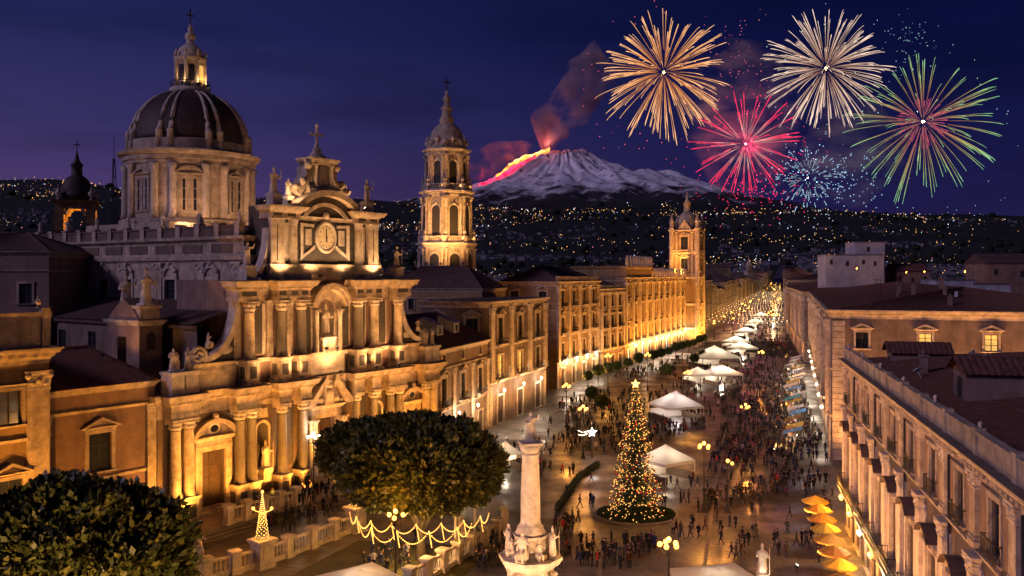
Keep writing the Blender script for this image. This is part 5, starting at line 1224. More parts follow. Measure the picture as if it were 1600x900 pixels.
b = MB(); b.lathe([(1.3,7.5),(1.3,7.7),(1.1,7.95),(1.15,8.1),(.92,8.3),(.86,8.6),(.84,11),(.72,14.2),(.78,14.3),(.78,14.45),(.7,14.5)], seg=28); b.build('shaft', 'stone2', mo)
b = MB(); b.lathe([(.7,14.45),(.8,14.7),(1.0,15.1),(.85,15.2)], seg=20, fold=.06); b.box(-.95,.95,-.95,.95,15.2,15.42); b.build('capital', 'stone2', mo)
statue(mo, 0, 0, 15.42, 2.6, 0, R(-12))
for k in range(4):
    a = R(45+90*k+12); statue(mo, 2.0*math.cos(a), 2.0*math.sin(a), 5.6, 2.5, (0,2,3,1)[k], a+R(90))
for k in range(4):
    a = R(90*k+12); statue(mo, 1.75*math.cos(a), 1.75*math.sin(a), 5.6, 1.7, 3, a+R(90))
for a_ in (-150,-105,-60,-15): 
    p = (1.6+14*math.cos(R(a_)), 75+14*math.sin(R(a_)), .03); floodlight(p, (1.6,75,10.5), 4600, (1,.56,.28), 'floodlight on the paving aimed up the votive column', 'floodlights of the votive column', 60)

# street lamps: cast iron post with scrolled arms and globes
def street_lamp_proto(n, h, label, m='globe', W=900, col=SODIUM):
    t = thing('street_lamp', label, 'street lamp')
    q = MB(); q.lathe([(.34,0),(.34,.25),(.22,.4),(.26,.9),(.14,1.1),(.1,1.6),(.075,h*.6),(.06,h-.2),(.1,h-.1),(.05,h+.1)], seg=10); q.box(-.4,.4,-.4,.4,0,.12); q.build('post', 'iron', t)
    for k in range(n):
        a = 2*math.pi*k/n+.5; c, s_ = math.cos(a), math.sin(a); q = MB()
        q.tube([(0,0,h-.7),(.25*c,.25*s_,h-.95),(.6*c,.6*s_,h-.8),(.75*c,.75*s_,h-.3)], .04, 6); am = q.build('arm', 'iron', t)
        q = MB(); q.ball((.75*c,.75*s_,h),.22,10,8); q.build('globe', m, am)
    q = MB(); q.ball((0,0,h+.4),.22,10,8); q.build('globe', m, t)
    lamp('POINT', (0,-.1,h+1.0), W*(2.4 if m == 'globe' else 1.0), col, t, .25)
    return t
lamps = [((490,775),8.0,4,'four globe lamp glowing before the cathedral main door','globew',WHITE,600),((911,716),8.0,4,'four globe lamp at the corner of the tree lawn beside the lit star','globe',SODIUM,1200),
  ((1100,800),8.2,4,'four globe lamp on the pavement edge right of the decorated fir','globe',SODIUM,1300),((1045,985),7.2,5,'five globe lamp cluster near the statue by the white marquee','globe',SODIUM,1100),
  ((1165,700),7.0,3,'three globe lamp amid the crowd in the roadway','globe',SODIUM,1100),((1137,800),6.0,1,'single globe lamp between road and lawn','globe',SODIUM,400),
  ((618,935),7.6,3,'lamp wrapped in fairy lights under the round ficus tree','globe',SODIUM,900),((1012,610),9,4,'four globe lamp near the round marquee','globe',SODIUM,2000),((950,612),9,4,'four globe lamp before the narrow ochre palazzo','globe',SODIUM,2000),
  ((885,668),8,4,'four globe lamp before the cream palazzo','globe',SODIUM,1300),((1190,600),8.5,3,'three globe lamp near the awnings on the avenue','globe',SODIUM,2200),((1075,640),8,3,'three globe lamp behind the lit bandstand tent','globe',SODIUM,1200)]
for (p, h, n, lb, m, col, W) in lamps:
    t = street_lamp_proto(n, h, lb, m, W, col); t.location = gpt(*p)
# avenue lamps: one kind, copied
pr = street_lamp_proto(2, 7.5, 'twin globe lamp in the row along the busy avenue', 'globe', 620, (1,.55,.2)); pr['group'] = 'lamps along the avenue'
rg = random.Random(4); k = 0; s = 8
while s < 1150:
    for side, poly in ((1,SP),(-1,RP)):
        x, y, a = along(poly, s if side > 0 else max(0, s-80)); n_ = (math.cos(a)*side, -math.sin(a)*side); off = rg.uniform(5,15) if side > 0 else rg.uniform(4,12); s += rg.uniform(-3,3)
        o = pr if k == 0 else copy_tree(pr); o.location = (x+n_[0]*off, y+n_[1]*off, terr(x,y)+.01); o.rotation_euler = (0,0,a); k += 1
    s += 24 if s < 400 else 55

# christmas tree
xt = thing('christmas_tree', 'tall fir covered in golden fairy lights and red baubles on the round lawn', 'christmas tree', gpt(993,808))
q = MB(); q.tube([(0,0,0),(0,0,2.5),(0,0,15.6)], [.32,.28,.04], 10); q.build('trunk', 'bark', xt)
rg = random.Random(9); q = MB(); bl = MB(); br = MB(); H = 16.3; layers = 44
for i in range(layers):
    z = 1.6+(H-1.9)*(i/(layers-1))**.92; r = 3.75*(1-(z-1.6)/(H-1.4))**.82+.12; nb = max(5, int(r*8.5)); tier = .82+.18*math.cos(i*1.4)
    for k in range(nb):
        a = 2*math.pi*(k+rg.random())/nb; rr = r*tier*rg.uniform(.8,1.1); dz = -rr*.30
        tip = (rr*math.cos(a), rr*math.sin(a), z+dz+rg.uniform(-.15,.15))
        for j in range(int(4+rr*2.6)):
            t = rg.uniform(.2,1); p = Vector((tip[0]*t,tip[1]*t,z+dz*t)); w_ = .30*(1.15-t*.5)
            d_ = Vector((math.cos(a+rg.uniform(-1.1,1.1)), math.sin(a+rg.uniform(-1.1,1.1)), rg.uniform(-.5,.3)))*rg.uniform(.3,.55); sd = Vector((-math.sin(a),math.cos(a),rg.uniform(-.4,.4)))*w_*.45
            q.add([tuple(p-sd),tuple(p+sd),tuple(p+d_)], [(0,1,2)])
        if rg.random() < .9:
            for _ in range(rg.choice((1,2))): t = rg.uniform(.78,1.04); bl.octa((tip[0]*t,tip[1]*t,z+dz*t+rg.uniform(0,.12)), rg.uniform(.045,.075))
        if rg.random() < .15: br.ball((tip[0],tip[1],tip[2]-.12), .13, 6, 4)
tag(q.build('needles', 'fir', xt), kind='stuff'); tag(bl.build('fairy_lights', 'bulb', xt), kind='stuff')
M['bauble'] = mat('red_bauble', (0.5,0.02,0.03), rough=.2, var=.1, bump=0, spec=.6); tag(br.build('baubles', 'bauble', xt), kind='stuff')
q = MB(); sp = []
for k in range(10): a = math.pi*k/5+math.pi/2; r = .6 if k % 2 == 0 else .26; sp.append((r*math.cos(a), r*math.sin(a)))
q.prism_y([(x,z+16.4) for x,z in sp], -.1, .1); q.build('star', 'bulbw', xt)
for a_, z in ((-90,4),(-40,7),(-140,7),(-90,11)): lamp('POINT', (3.3*(1-z/17)*1.5*math.cos(R(a_)), 3.3*(1-z/17)*1.5*math.sin(R(a_)), z), 90, (1,.6,.2), xt, .5, name='fairy_glow')
# lawn bed round the fir
bed = thing('lawn_bed', 'oval lawn bed with stone kerb and clipped hedge round the decorated fir', 'flower bed', gpt(994,806))
q = MB(); n = 32; el = lambda rx, ry: [(rx*math.cos(2*math.pi*i/n), ry*math.sin(2*math.pi*i/n)) for i in range(n)]
o_, i_ = el(5.2,4.6), el(4.85,4.25)
q.add([(x,y,0) for x,y in o_]+[(x,y,.28) for x,y in o_]+[(x,y,.28) for x,y in i_]+[(x,y,0) for x,y in i_], [((i),(i+1)%n,n+(i+1)%n,n+i) for i in range(n)]+[(n+i,n+(i+1)%n,2*n+(i+1)%n,2*n+i) for i in range(n)]+[(2*n+i,2*n+(i+1)%n,3*n+(i+1)%n,3*n+i) for i in range(n)]); q.build('kerb', 'kerb', bed)
q = MB(); rg = random.Random(2)
for _ in range(9000):
    a = rg.uniform(0,6.283); r = math.sqrt(rg.random()); x, y = 4.8*r*math.cos(a), 4.2*r*math.sin(a); h = rg.uniform(.35,.55) if r > .86 else rg.uniform(.1,.2); dx, dy = rg.uniform(-.09,.09), rg.uniform(-.09,.09)
    q.add([(x-.05,y,.12),(x+.05,y+dy,.12),(x+dx,y+dy,.12+h)], [(0,1,2)])
tag(q.build('grass', 'hedge', bed), kind='stuff')
q = MB(); q.prism_z(el(4.86,4.26), .0, .13); q.build('soil', 'terrain', bed)

# marquees
def marquee(label, loc, rz, wd, h, rh, lit=300, col=WHITE, counter=True, grp=None):
    t = thing('marquee', label, 'marquee', loc, rz, grp); e = wd/2
    q = MB(); N = 8; ring = []
    for j in range(N+1):
        f = j/N; r = e*(1-f)**1.25+.02; z = h+rh*f**.9; ring.append([(-r,-r,z),(0,-r,z-.04*(1-f)),(r,-r,z),(r,0,z-.04*(1-f)),(r,r,z),(0,r,z-.04*(1-f)),(-r,r,z),(-r,0,z-.04*(1-f))])
    vs = [p for r_ in ring for p in r_]; fs = [(j*8+k,j*8+(k+1)%8,(j+1)*8+(k+1)%8,(j+1)*8+k) for j in range(N) for k in range(8)]
    q.add(vs, fs, True); q.build('canopy', 'canvas', t)
    for k in range(4):
        q = MB(); q.box(-e,e,-e-.01,-e+.02,h-.42,h+.02); q.build('valance', 'canvas', t, (0,0,0), k*math.pi/2)
        q = MB(); q.tube([(e-.05,e-.05,0),(e-.05,e-.05,h+.03)], .055, 8); q.build('pole', 'canvas', t, (0,0,0), k*math.pi/2)
    if counter:
        for k in (1,3):
            q = MB(); q.box(-e+.1,e-.1,-e+.1,-e+.55,.0,1.0); q.box(-e+.05,e-.05,-e+.0,-e+.65,1.0,1.08); q.build('counter', 'wood', t, (0,0,0), k*math.pi/2)
        q = MB(); q.box(-e+.1,e-.1,e-.5,e-.1,0,1.9); q.build('shelf', 'canvas', t)
    q = MB(); q.ball((0,0,h-.1),.16,8,6); q.tube([(0,0,h-.02),(0,0,h+rh*.7)],.015,4); q.build('hanging_lamp', 'globew', t)
    lamp('POINT', (0,0,h-.65), lit*.85, col, t, .3)
    return t
marquee('white peaked marquee lit from inside beside the decorated fir', gpt(1040,748), R(35), 6.0, 2.9, 2.2, 700)
marquee('lit white marquee with crowd before it behind the fir', gpt(1056,655), R(20), 8.2, 3.0, 3.0, 1200, (1,.88,.85))
marquee('wide bright marquee where the avenue opens', gpt(1116,572), R(20), 12, 3.2, 3.6, 3000)
marquee('small kiosk tent between round ficus and cream palazzo', gpt(790,735), R(25), 4.2, 2.6, 1.9, 260)
marquee('white marquee peak below the string of lights by the lawn', (-13.7,78,.02), R(40), 6.2, 2.5, .9, 150)
marquee('white marquee roof on the road beside the pale statue', (18.8,78.5,.02), R(14), 6.6, 2.4, .75, 150)
marquee('pale market tent left of the avenue entrance', gpt(1090,600), R(20), 6, 2.8, 2.0, 900)
for i, (px, py) in enumerate(((1150,545),(1166,528),(1160,556),(1180,512),(1128,600),(1189,500))):
    marquee('glowing white market tent in the middle of the avenue', gpt(px,py), R(20), 8, 3, 2.4, 2600, WHITE, True, 'tents in the avenue')
# market stalls with sloping awnings along the right
AW = {'blue':(0.10,0.28,0.60),'yellow':(0.42,0.28,0.05),'white':(0.72,0.70,0.66),'orange':(0.34,0.17,0.035),'teal':(0.08,0.34,0.36),'red':(0.5,0.05,0.04)}
for k, c in AW.items(): M['aw_'+k] = mat('awning_'+k, c, var=.15, scale=1, bump=.05)
def stall(label, loc, rz, colr, wd=4.2, grp=None, W=260, col=WHITE):
    t = thing('market_stall', label, 'market stall', loc, rz, grp); e = wd/2
    for k in range(3):
        q = MB(); x0, x1 = -e+wd*k/3, -e+wd*(k+1)/3
        q.add([(x0,-1.9,2.15),(x1,-1.9,2.15),(x1,1.2,3.1),(x0,1.2,3.1),((x0+x1)/2,-1.9,2.22),((x0+x1)/2,1.2,3.2),(x0,-1.93,1.85),(x1,-1.93,1.85)], [(0,4,5,3),(4,1,2,5),(6,7,1,4,0)]); q.build('awning', 'aw_'+colr, t)
    for sx in (-1,1):
        for y, z in ((-1.85,2.16),(1.15,3.09)):
            q = MB(); q.tube([(sx*(e-.06),y,0),(sx*(e-.06),y,z)], .04, 6); q.build('pole', 'iron', t)
    q = MB(); q.box(-e+.1,e-.1,-1.5,-.6,0,.86); q.box(-e+.05,e-.05,-1.58,-.5,.86,.93); q.build('table', 'wood', t)
    rr = random.Random(int(loc[0]*10))
    for k in range(6):
        q = MB(); x = -e+.45+(wd-.9)*k/5; q.box(x-.26,x+.26,-1.42,-.9,.93,1.13); q.ball((x,-1.15,1.15),.2,6,4,1.1,1.1,.5); q.build('goods_crate', 'aw_'+rr.choice(['red','yellow','orange','white','teal']), t)
    q = MB(); q.ball((0,-.4,2.5),.13,8,6); q.tube([(0,-.4,2.6),(0,-.4,2.78)],.02,4); q.build('hanging_lamp', 'globew', t)
    lamp('POINT', (0,-.4,2.1), W, col, t, .25)
    return t
cols = ['blue','yellow','orange','blue','white','yellow','teal','white','blue','white','yellow','white','white','blue','white','yellow','white','orange','white','white']
sd = (math.sin(SDIR), math.cos(SDIR)); nn = (-math.cos(SDIR), math.sin(SDIR)); seen = {}; rq = random.Random(6)
for i, c in enumerate(cols):
    t_ = 10+7.4*i+rq.uniform(-1.2,1.2); of_ = rq.uniform(3.6,6.2); x, y = 51.5+sd[0]*t_+nn[0]*of_, 139+sd[1]*t_+nn[1]*of_
    o_ = ['first','second','third','fourth','fifth','sixth'][min(5,seen.get(c,0))]; seen[c] = seen.get(c,0)+1
    stall(f'{c} awning market stall, {o_} {c} one counted from the rusticated corner' if o_ != 'sixth' else f'{c} awning market stall far along the rusticated block', (x,y,.02), R(270)-SDIR+rq.uniform(-.12,.12), c, rq.uniform(3.2,4.8), 'market stalls along the right', 260+12*i, WHITE if c != 'yellow' else WARM)
for i in range(14):
    x, y, a = along(RP, 14+22*i); n_ = (-math.cos(a), math.sin(a)); stall('lit white stall in the far row along the avenue', (x+n_[0]*8,y+n_[1]*8,.02), R(270)-a, 'white', 8, 'far stalls on the avenue', 1500)
# orange parasols of the cafe by the long palazzo
def parasol(label, loc, c, grp):
    t = thing('parasol', label, 'parasol', loc, R(20), grp); q = MB(); q.tube([(0,0,0),(0,0,2.9)],.04,6); q.lathe([(.35,0),(.35,.1),(.06,.16)],seg=10); q.build('pole', 'iron', t)
    q = MB(); e = 1.6
    for k in range(8):
        a, a2 = k*math.pi/4, (k+1)*math.pi/4; q.add([(e*math.cos(a),e*math.sin(a),2.25),(e*math.cos(a2),e*math.sin(a2),2.25),(0,0,2.95),(e*.92*math.cos((a+a2)/2),e*.92*math.sin((a+a2)/2),2.22),(e*math.cos(a),e*math.sin(a),2.05),(e*math.cos(a2),e*math.sin(a2),2.05)], [(0,3,2),(3,1,2),(4,5,1,3,0)])
    q.build('canopy', 'aw_'+c, t); q = MB(); q.lathe([(.05,0),(.05,.7),(.4,.72),(.4,.76)],.7,.2,0,10); q.build('table', 'wood', t); return t
for i in range(9):
    t_ = -1+4.0*i; x, y = R1f[0]-u1[0]*t_+n1[0]*3.4, R1f[1]-u1[1]*t_+n1[1]*3.4
    parasol('orange cafe parasol in the row along the long palazzo', (x,y,.02), 'orange' if i % 3 else 'yellow', 'cafe parasols along the long palazzo') if i % 3 else parasol('yellow cafe parasol in the row along the long palazzo', (x,y,.02), 'yellow', 'yellow parasols along the long palazzo')

# balustrades of the cathedral garden
def fence_panel_mesh(L, top=False):
    def mk():
        q = MB(); q.box(0,L,-.12,.12,1.16,1.34) if top else q.box(0,L,-.16,.16,0,.34); return q.mesh('rail', 'stone2')
    return cached(('fp',round(L,3),top), mk)
BAL = None
def balustrade(label, A, B, n, grp, z0=.02, tops=None):
    A, B = Vector((*A,0)), Vector((*B,0)); L = (B-A).length; d = (B-A)/L; rz = math.atan2(d.y,d.x)
    t = thing('balustrade', label, 'balustrade', (A.x,A.y,z0), rz, grp); t.scale = (1,1,1.45); seg = L/n
    bm = cached('balu', lambda: (lambda q: (q.lathe([(.07,0),(.09,.05),(.05,.12),(.105,.32),(.06,.6),(.05,.7),(.09,.78),(.08,.85)],seg=8), q.mesh('baluster','stone2'))[1])(MB()))
    pm = cached('bpost', lambda: (lambda q: (q.mold(-.42,.42,-.42,.42,[(0,.35,.12,.1),(.35,1.35,0,0),(1.35,1.5,.05,.14),(1.5,1.62,.16,.16)],back=True), q.mesh('post','stone2'))[1])(MB()))
    for i in range(n+1): inst(pm, 'post', t, (seg*i,0,0))
    for i in range(n):
        r_ = inst(fence_panel_mesh(seg-.84), 'rail', t, (seg*i+.42,0,0)); inst(fence_panel_mesh(seg-.84,True), 'rail', t, (seg*i+.42,0,0)); m_ = max(3, int((seg-.84)/.42))
        for k in range(m_): inst(bm, 'baluster', r_, ((seg-.84)*(k+.5)/m_,0,.33))
    return t, A, d, seg
def pier(label, loc, h, top=None):
    t = thing('gate_pier', label, 'pier', loc, R(52)); q = MB(); q.mold(-.85,.85,-.85,.85,[(0,.5,.15,.1),(.5,h-.5,0,0),(h-.5,h-.25,.06,.2),(h-.25,h,.25,.25)],back=True); q.box(-.5,.5,-.92,-.8,.9,h-.9); q.build('shaft', 'stone2', t); return t
def cone_light(label, loc, h=3.6):
    t = thing('light_cone', label, 'light decoration', loc); q = MB(); rg = random.Random(int(loc[0]))
    for k in range(10):
        a = k*math.pi/5; q.tube([(.62*math.cos(a),.62*math.sin(a),.02),(0,0,h)], .018, 4)
    for z in (.05,h*.33,h*.62): q.tube([(.62*(1-z/h)*math.cos(j*.5236),.62*(1-z/h)*math.sin(j*.5236),z) for j in range(13)], .02, 4)
    q.build('frame', 'iron', t); q = MB()
    for i in range(170):
        f = i/170; a = i*.83; q.octa((.66*(1-f)*math.cos(a),.66*(1-f)*math.sin(a),.1+h*f*.98), .055)
    tag(q.build('fairy_lights', 'bulbw', t), kind='stuff'); q = MB(); q.ball((0,0,h+.1),.16,8,6); q.build('tip_globe', 'globe', t)
    for sx in (-1,1): q = MB(); q.tube([(0,0,h*.55),(sx*.9,0,h*.62)],.03,5); q.ball((sx*.95,0,h*.66),.17,8,6); q.build('side_globe', 'globe', t)
    lamp('POINT', (0,-1.3,h*.5), 900, SODIUM, t, .5); return t
G1 = [gp(322,908), gp(410,886), gp(487,852), gp(556,830)]
pier('stone gate pier carrying the brighter cone of lights', (*G1[1],.02), 2.9); cone_light('tall cone of fairy lights on the gate pier beside the left ficus', (*G1[1],2.91), 4.7)
pier('stone gate pier carrying the cone of lights half hidden by the round ficus', (*G1[3],.02), 2.9); cone_light('cone of fairy lights beside the trunk of the round ficus', (*G1[3],2.91), 5.0)
balustrade('stone balustrade from the seated statue to the first cone of lights', G1[0], G1[1], 2, None)
balustrade('stone balustrade between the two cones of lights', G1[1], G1[3], 4, None)
G2 = [gp(640,925), gp(720,868), gp(778,842)]
balustrade('stone balustrade on the right of the lawn under the ficus', G2[0], G2[2], 6, None)
def free_statue(label, loc, h, kind, rz, ph=.9):
    t = thing('statue', label, 'statue', loc, rz); q = MB(); q.mold(-.4,.4,-.4,.4,[(0,.2,.1,.1),(.2,ph-.15,0,0),(ph-.15,ph,.12,.14)],back=True); q.build('pedestal', 'stone2', t); statue(t, 0, 0, ph, h, kind, 0, 'figure'); return t
free_statue('seated pale statue at the end of the balustrade near the left ficus', (G1[0][0]-.6,G1[0][1]-.4,.02), 2.6, 3, R(30), 2.4)
mid = ((G1[1][0]+G1[3][0])/2, (G1[1][1]+G1[3][1])/2)
free_statue('pale statue on the right balustrade near the votive column', (G2[1][0],G2[1][1]+.1,2.33), 1.8, 0, R(30), .3)
free_statue('statue at the far end of the right balustrade', (G2[2][0]+.6,G2[2][1]+.6,.02), 2.2, 2, R(10), 1.7)
free_statue('white statue on a pedestal standing in the road beside the marquee', (23.6,81.5,.02), 2.7, 1, R(-10), 1.6)
floodlight((23.6,79.3,.03), (23.6,81.5,3.0), 220, WHITE, 'small floodlight at the foot of the white road statue', 'floodlight of the road statue', 60)
inner0, inner1 = cw(-21.5,-7.2), cw(-11.5,-7.2)
balustrade('pale balustrade on the terrace beside the left cathedral door', inner0[:2], inner1[:2], 4, None, .88)
inner0, inner1 = cw(-1.2,-7.4), cw(10,-7.4)
balustrade('pale balustrade on the terrace before the cathedral main door', inner0[:2], inner1[:2], 4, None, .88)
# garden lawns between balustrades
lw = MB(); lw.prism_z([gp(340,960),gp(560,845),gp(770,855),gp(640,985)], .0, .06)
M['lawn'] = mat('trodden_lawn', (0.085,0.075,0.03), var=.5, scale=.5, rough=.95, bump=.5)
tag(lw.build('lawn', 'lawn'), kind='structure')
# fairy light garlands below the ficus
def garland(label, loc, r0, z, sag, n):
    t = thing('light_garland', label, 'light garland', loc, 0, 'garlands of fairy lights'); wq = MB(); bq = MB(); A = []
    for k in range(n):
        a = -2.9+2.7*k/(n-1); A.append(Vector((r0*math.cos(a), r0*.8*math.sin(a), z)))
    for p, q_ in zip(A, A[1:]):
        pts = [p.lerp(q_, j/10)+Vector((0,0,-sag*4*(j/10)*(1-j/10))) for j in range(11)]; wq.tube(pts, .015, 4)
        for j in range(10):
            for e in (0,.5): bq.octa(tuple(pts[j].lerp(pts[j+1],e)-Vector((0,0,.05))), .075)
    for p in A[1:-1]:
        wq.tube([p, p+Vector((.25,.1,-1.6))], .012, 4)
        for j in range(13): bq.octa(tuple(p+Vector((.25*j/12+.04,.1*j/12,-1.6*j/12))), .07)
    wq.build('wire', 'iron', t); tag(bq.build('fairy_lights', 'bulb', t), kind='stuff')
    lamp('POINT', (0,-r0*.6,z-1.2), 1300, (1,.56,.16), t, .8); return t

for p, lb in (((-15.5,50),'unseen four globe lamp added below the edge of the huge dark ficus'),((-27,45.5),'unseen four globe lamp added under the near side of the huge ficus')):  # unseen lamps, added to brighten the near side of the big ficus
    t = street_lamp_proto(4, 8.4, lb, 'globe', 2200, (1,.55,.2)); t.location = (*p,.02)

# light strings added across the avenue to give it more glow
def cross_string(A, B, sag, n, lb):
    A, B = Vector(A), Vector(B); t = thing('added_light_string', lb, 'light garland', tuple(A), 0, 'added light strings over the avenue'); q = MB(); d = B-A; pts = [d*(j/12)+Vector((0,0,-sag*4*(j/12)*(1-j/12))) for j in range(13)]; q.tube(pts, .03, 4); q.build('wire', 'iron', t); q = MB()
    for j in range(n): f = (j+.5)/n; q.octa(tuple(d*f+Vector((0,0,-sag*4*f*(1-f)-.2))), .2)
    tag(q.build('fairy_lights', 'globew' if n % 2 else 'globe', t), kind='stuff')
for i in range(26):
    s = 20+19*i+i*i*.35; x, y, a = along(SP, s); x2, y2 = x+math.cos(a)*(42 if s < 120 else 36), y-math.sin(a)*(42 if s < 120 else 36); z = terr(x,y); cross_string((x+1,y,z+9.5), (x2,y2,z+9.5), 2.2, 19+i%2, 'added string of lights hung across the avenue')
# ------------------------------------------------------------------ trees
def ficus(name, label, loc, rx, ry, rz_, zc, seed, nclump, leaf, lobes, trunk_r=.55, bottom=-.75):
    rg = random.Random(seed); t = thing(name, label, 'tree', loc, 0)
    q = MB(); q.tube([(0,0,-.05),(.05,0,.5),(0,.1,zc*.35),(.1,0,zc*.75)], [trunk_r*1.3,trunk_r,trunk_r*.85,trunk_r*.7], 12)
    for k in range(8):
        a = k*.8+rg.random()*.4; r = rg.uniform(.4,.75); q.tube([(0,0,zc*.3),(rx*r*.4*math.cos(a),ry*r*.4*math.sin(a),zc*.6),(rx*r*math.cos(a),ry*r*math.sin(a),zc+rz_*.25)], [trunk_r*.5,trunk_r*.35,trunk_r*.12], 8)
    q.build('trunk', 'bark', t)
    b1 = MB(); b2 = MB(); n = 0
    core = MB()
    while n < nclump:
        d = Vector((rg.gauss(0,1),rg.gauss(0,1),rg.gauss(0,1))).normalized()
        if d.z < bottom: continue
        bumps = 1+.15*noise.noise(d*2.6+Vector((seed,0,0)))+.15*noise.noise(d*6.5+Vector((0,seed,0)))+(.07*rg.random() if rg.random() < .12 else 0)
        for (cx,cy,cz,f) in lobes:
            dep = 1-abs(rg.gauss(0,.045)) if rg.random() < .82 else rg.uniform(.62,.95)
            p = Vector((cx+d.x*rx*f, cy+d.y*ry*f, cz+d.z*rz_*f)); p = Vector((cx,cy,cz))+(p-Vector((cx,cy,cz)))*bumps*dep
            out = Vector((d.x/rx,d.y/ry,d.z/rz_)).normalized()
            bb = b2 if rg.random() < .33 else b1
            for j in range(7):   # a sprig: leaves fanning outwards from the twig end
                dr = (out*1.0+Vector((rg.uniform(-1,1),rg.uniform(-1,1),rg.uniform(-.6,1)))*.95).normalized(); l = leaf*rg.uniform(.5,1.35)
                sd_ = dr.cross(Vector((rg.uniform(-1,1),rg.uniform(-1,1),rg.uniform(-1,1)))).normalized()*l*.30
                o = p+Vector((rg.uniform(-1,1),rg.uniform(-1,1),rg.uniform(-1,1)))*leaf*.45
                bb.add([tuple(o),tuple(o+dr*l*.5+sd_),tuple(o+dr*l),tuple(o+dr*l*.5-sd_)], [(0,1,2,3)])
        n += 1
    c1 = tag(b1.build('crown', 'leaf', t), kind='stuff'); tag(b2.build('young_leaves', 'leaf2', t), kind='stuff')
    # dark twiggy heart that stops one seeing straight through
    for (cx,cy,cz,f) in lobes:
        vs = MB(); vs.ball((cx,cy,cz), 1, 18, 12); 
        vs.v = [(cx+(x-cx)*rx*f*.74, cy+(y-cy)*ry*f*.74, cz+(z-cz)*rz_*f*.74) for x,y,z in vs.v]; vs.build('inner_foliage', 'leaf', t)
    return t
gx, gy = gp(670,882)
ficus('ficus_tree', 'round clipped ficus tree with fairy lights hanging below its crown', (gx-1.0,gy+1.5,.02), 7.9, 7.2, 4.9, 9.7, 3, 4300, .58, [(0,0,9.7,1.0)], .5)
g2 = gp(556,845)
ficus('ficus_tree', 'smaller ficus standing behind the round one before the cathedral steps', (g2[0]-.2,g2[1]+3.5,.02), 4.6, 4.2, 3.4, 9.2, 8, 1700, .5, [(0,0,9.2,1.0)], .35)
ficus('ficus_tree', 'huge dark ficus crown filling the corner below the ochre palazzo', at(95,428,60)[:2]+(0.0,), 8.7, 8.0, 6.3, 9.0, 5, 5600, .58, [(0,0,8.8,1.0)], .7)
for (px, py) in ((712,872),(742,846)):
    x, y = gp(px,py); q = thing('lamp_pole', 'thin pale pole rising through the ficus crown edge', 'pole', (x,y,.02), 0, 'poles beside the round ficus'); a = MB(); a.tube([(0,0,0),(0,0,5.4)], .16, 8); a.build('shaft', 'stone2', q); a = MB(); a.lathe([(.3,0),(.3,.3),(.18,.4)],seg=8); a.build('foot', 'stone2', q)
garland('long garland of fairy lights round the crown edge of the round ficus', (gx-1.0,gy+1.5,.02), 7.4, 5.4, .9, 9)
garland('lower garland of fairy lights swinging under the round ficus', (gx-1.4,gy+1.2,.02), 6.0, 4.4, 1.2, 6)
# small street trees before the palazzi
def small_tree(label, loc, h, seed, grp):
    rg = random.Random(seed); t = thing('street_tree', label, 'tree', loc, rg.random()*6, grp)
    def mk(v):
        r2 = random.Random(v); q = MB()
        for _ in range(420):
            d = Vector((r2.gauss(0,1),r2.gauss(0,1),r2.gauss(0,1))).normalized()*r2.uniform(.5,1)*(1+.3*noise.noise(Vector((r2.random()*3,v,1))))
            p = Vector((d.x*1.15,d.y*1.15,2.9+d.z*1.1)); 
            for j in range(2):
                a = Vector((r2.uniform(-1,1),r2.uniform(-1,1),r2.uniform(-1,1))).normalized()*.34; c = a.cross(Vector((r2.uniform(-1,1),1,r2.uniform(-1,1)))).normalized()*.14; q.add([tuple(p-a),tuple(p+c),tuple(p+a),tuple(p-c)], [(0,1,2,3)])
        return q.mesh('crown', 'hedge')
    tr = cached('st_t', lambda: (lambda q: (q.tube([(0,0,0),(0,0,1.2),(.05,0,3.0)],[.11,.08,.03],8), q.tube([(0,0,1.8),(.5,.2,2.9)],[.05,.02],6), q.tube([(0,0,1.7),(-.4,-.3,2.8)],[.05,.02],6), q.mesh('trunk','bark'))[3])(MB()))
    sc = h/4.0; inst(tr, 'trunk', t, (0,0,0), 0, sc); tag(inst(cached(('st_c',seed%3), lambda: mk(seed%3)), 'crown', t, (0,0,0), 0, sc), kind='stuff'); return t
i = 0
for (x0,y0,a_,L,off,n,lb) in ((11.7,225,azB,36,7,4,'small leafy street tree before the tall palazzo'),(36,276,azD,97,8,9,'small leafy street tree before the battlemented palace'),(26.6,259.2,R(29),18,7,2,'small leafy street tree before the narrow ochre palazzo')):
    for k in range(n):
        s = L*(k+.5)/n; p = (x0+math.sin(a_)*s+math.cos(a_)*off, y0+math.cos(a_)*s-math.sin(a_)*off, .02); small_tree(lb, p, 4.6+(i*37%10)*.12, i, 'street trees before the palazzi'); i += 1
for k,(px,py) in enumerate(((1085,578),(1098,572),(1042,598),(925,640),(940,655))): small_tree('small leafy tree beside the stalls at the mouth of the avenue', (*gp(px,py),.02), 5.2, k, 'trees at the avenue mouth')
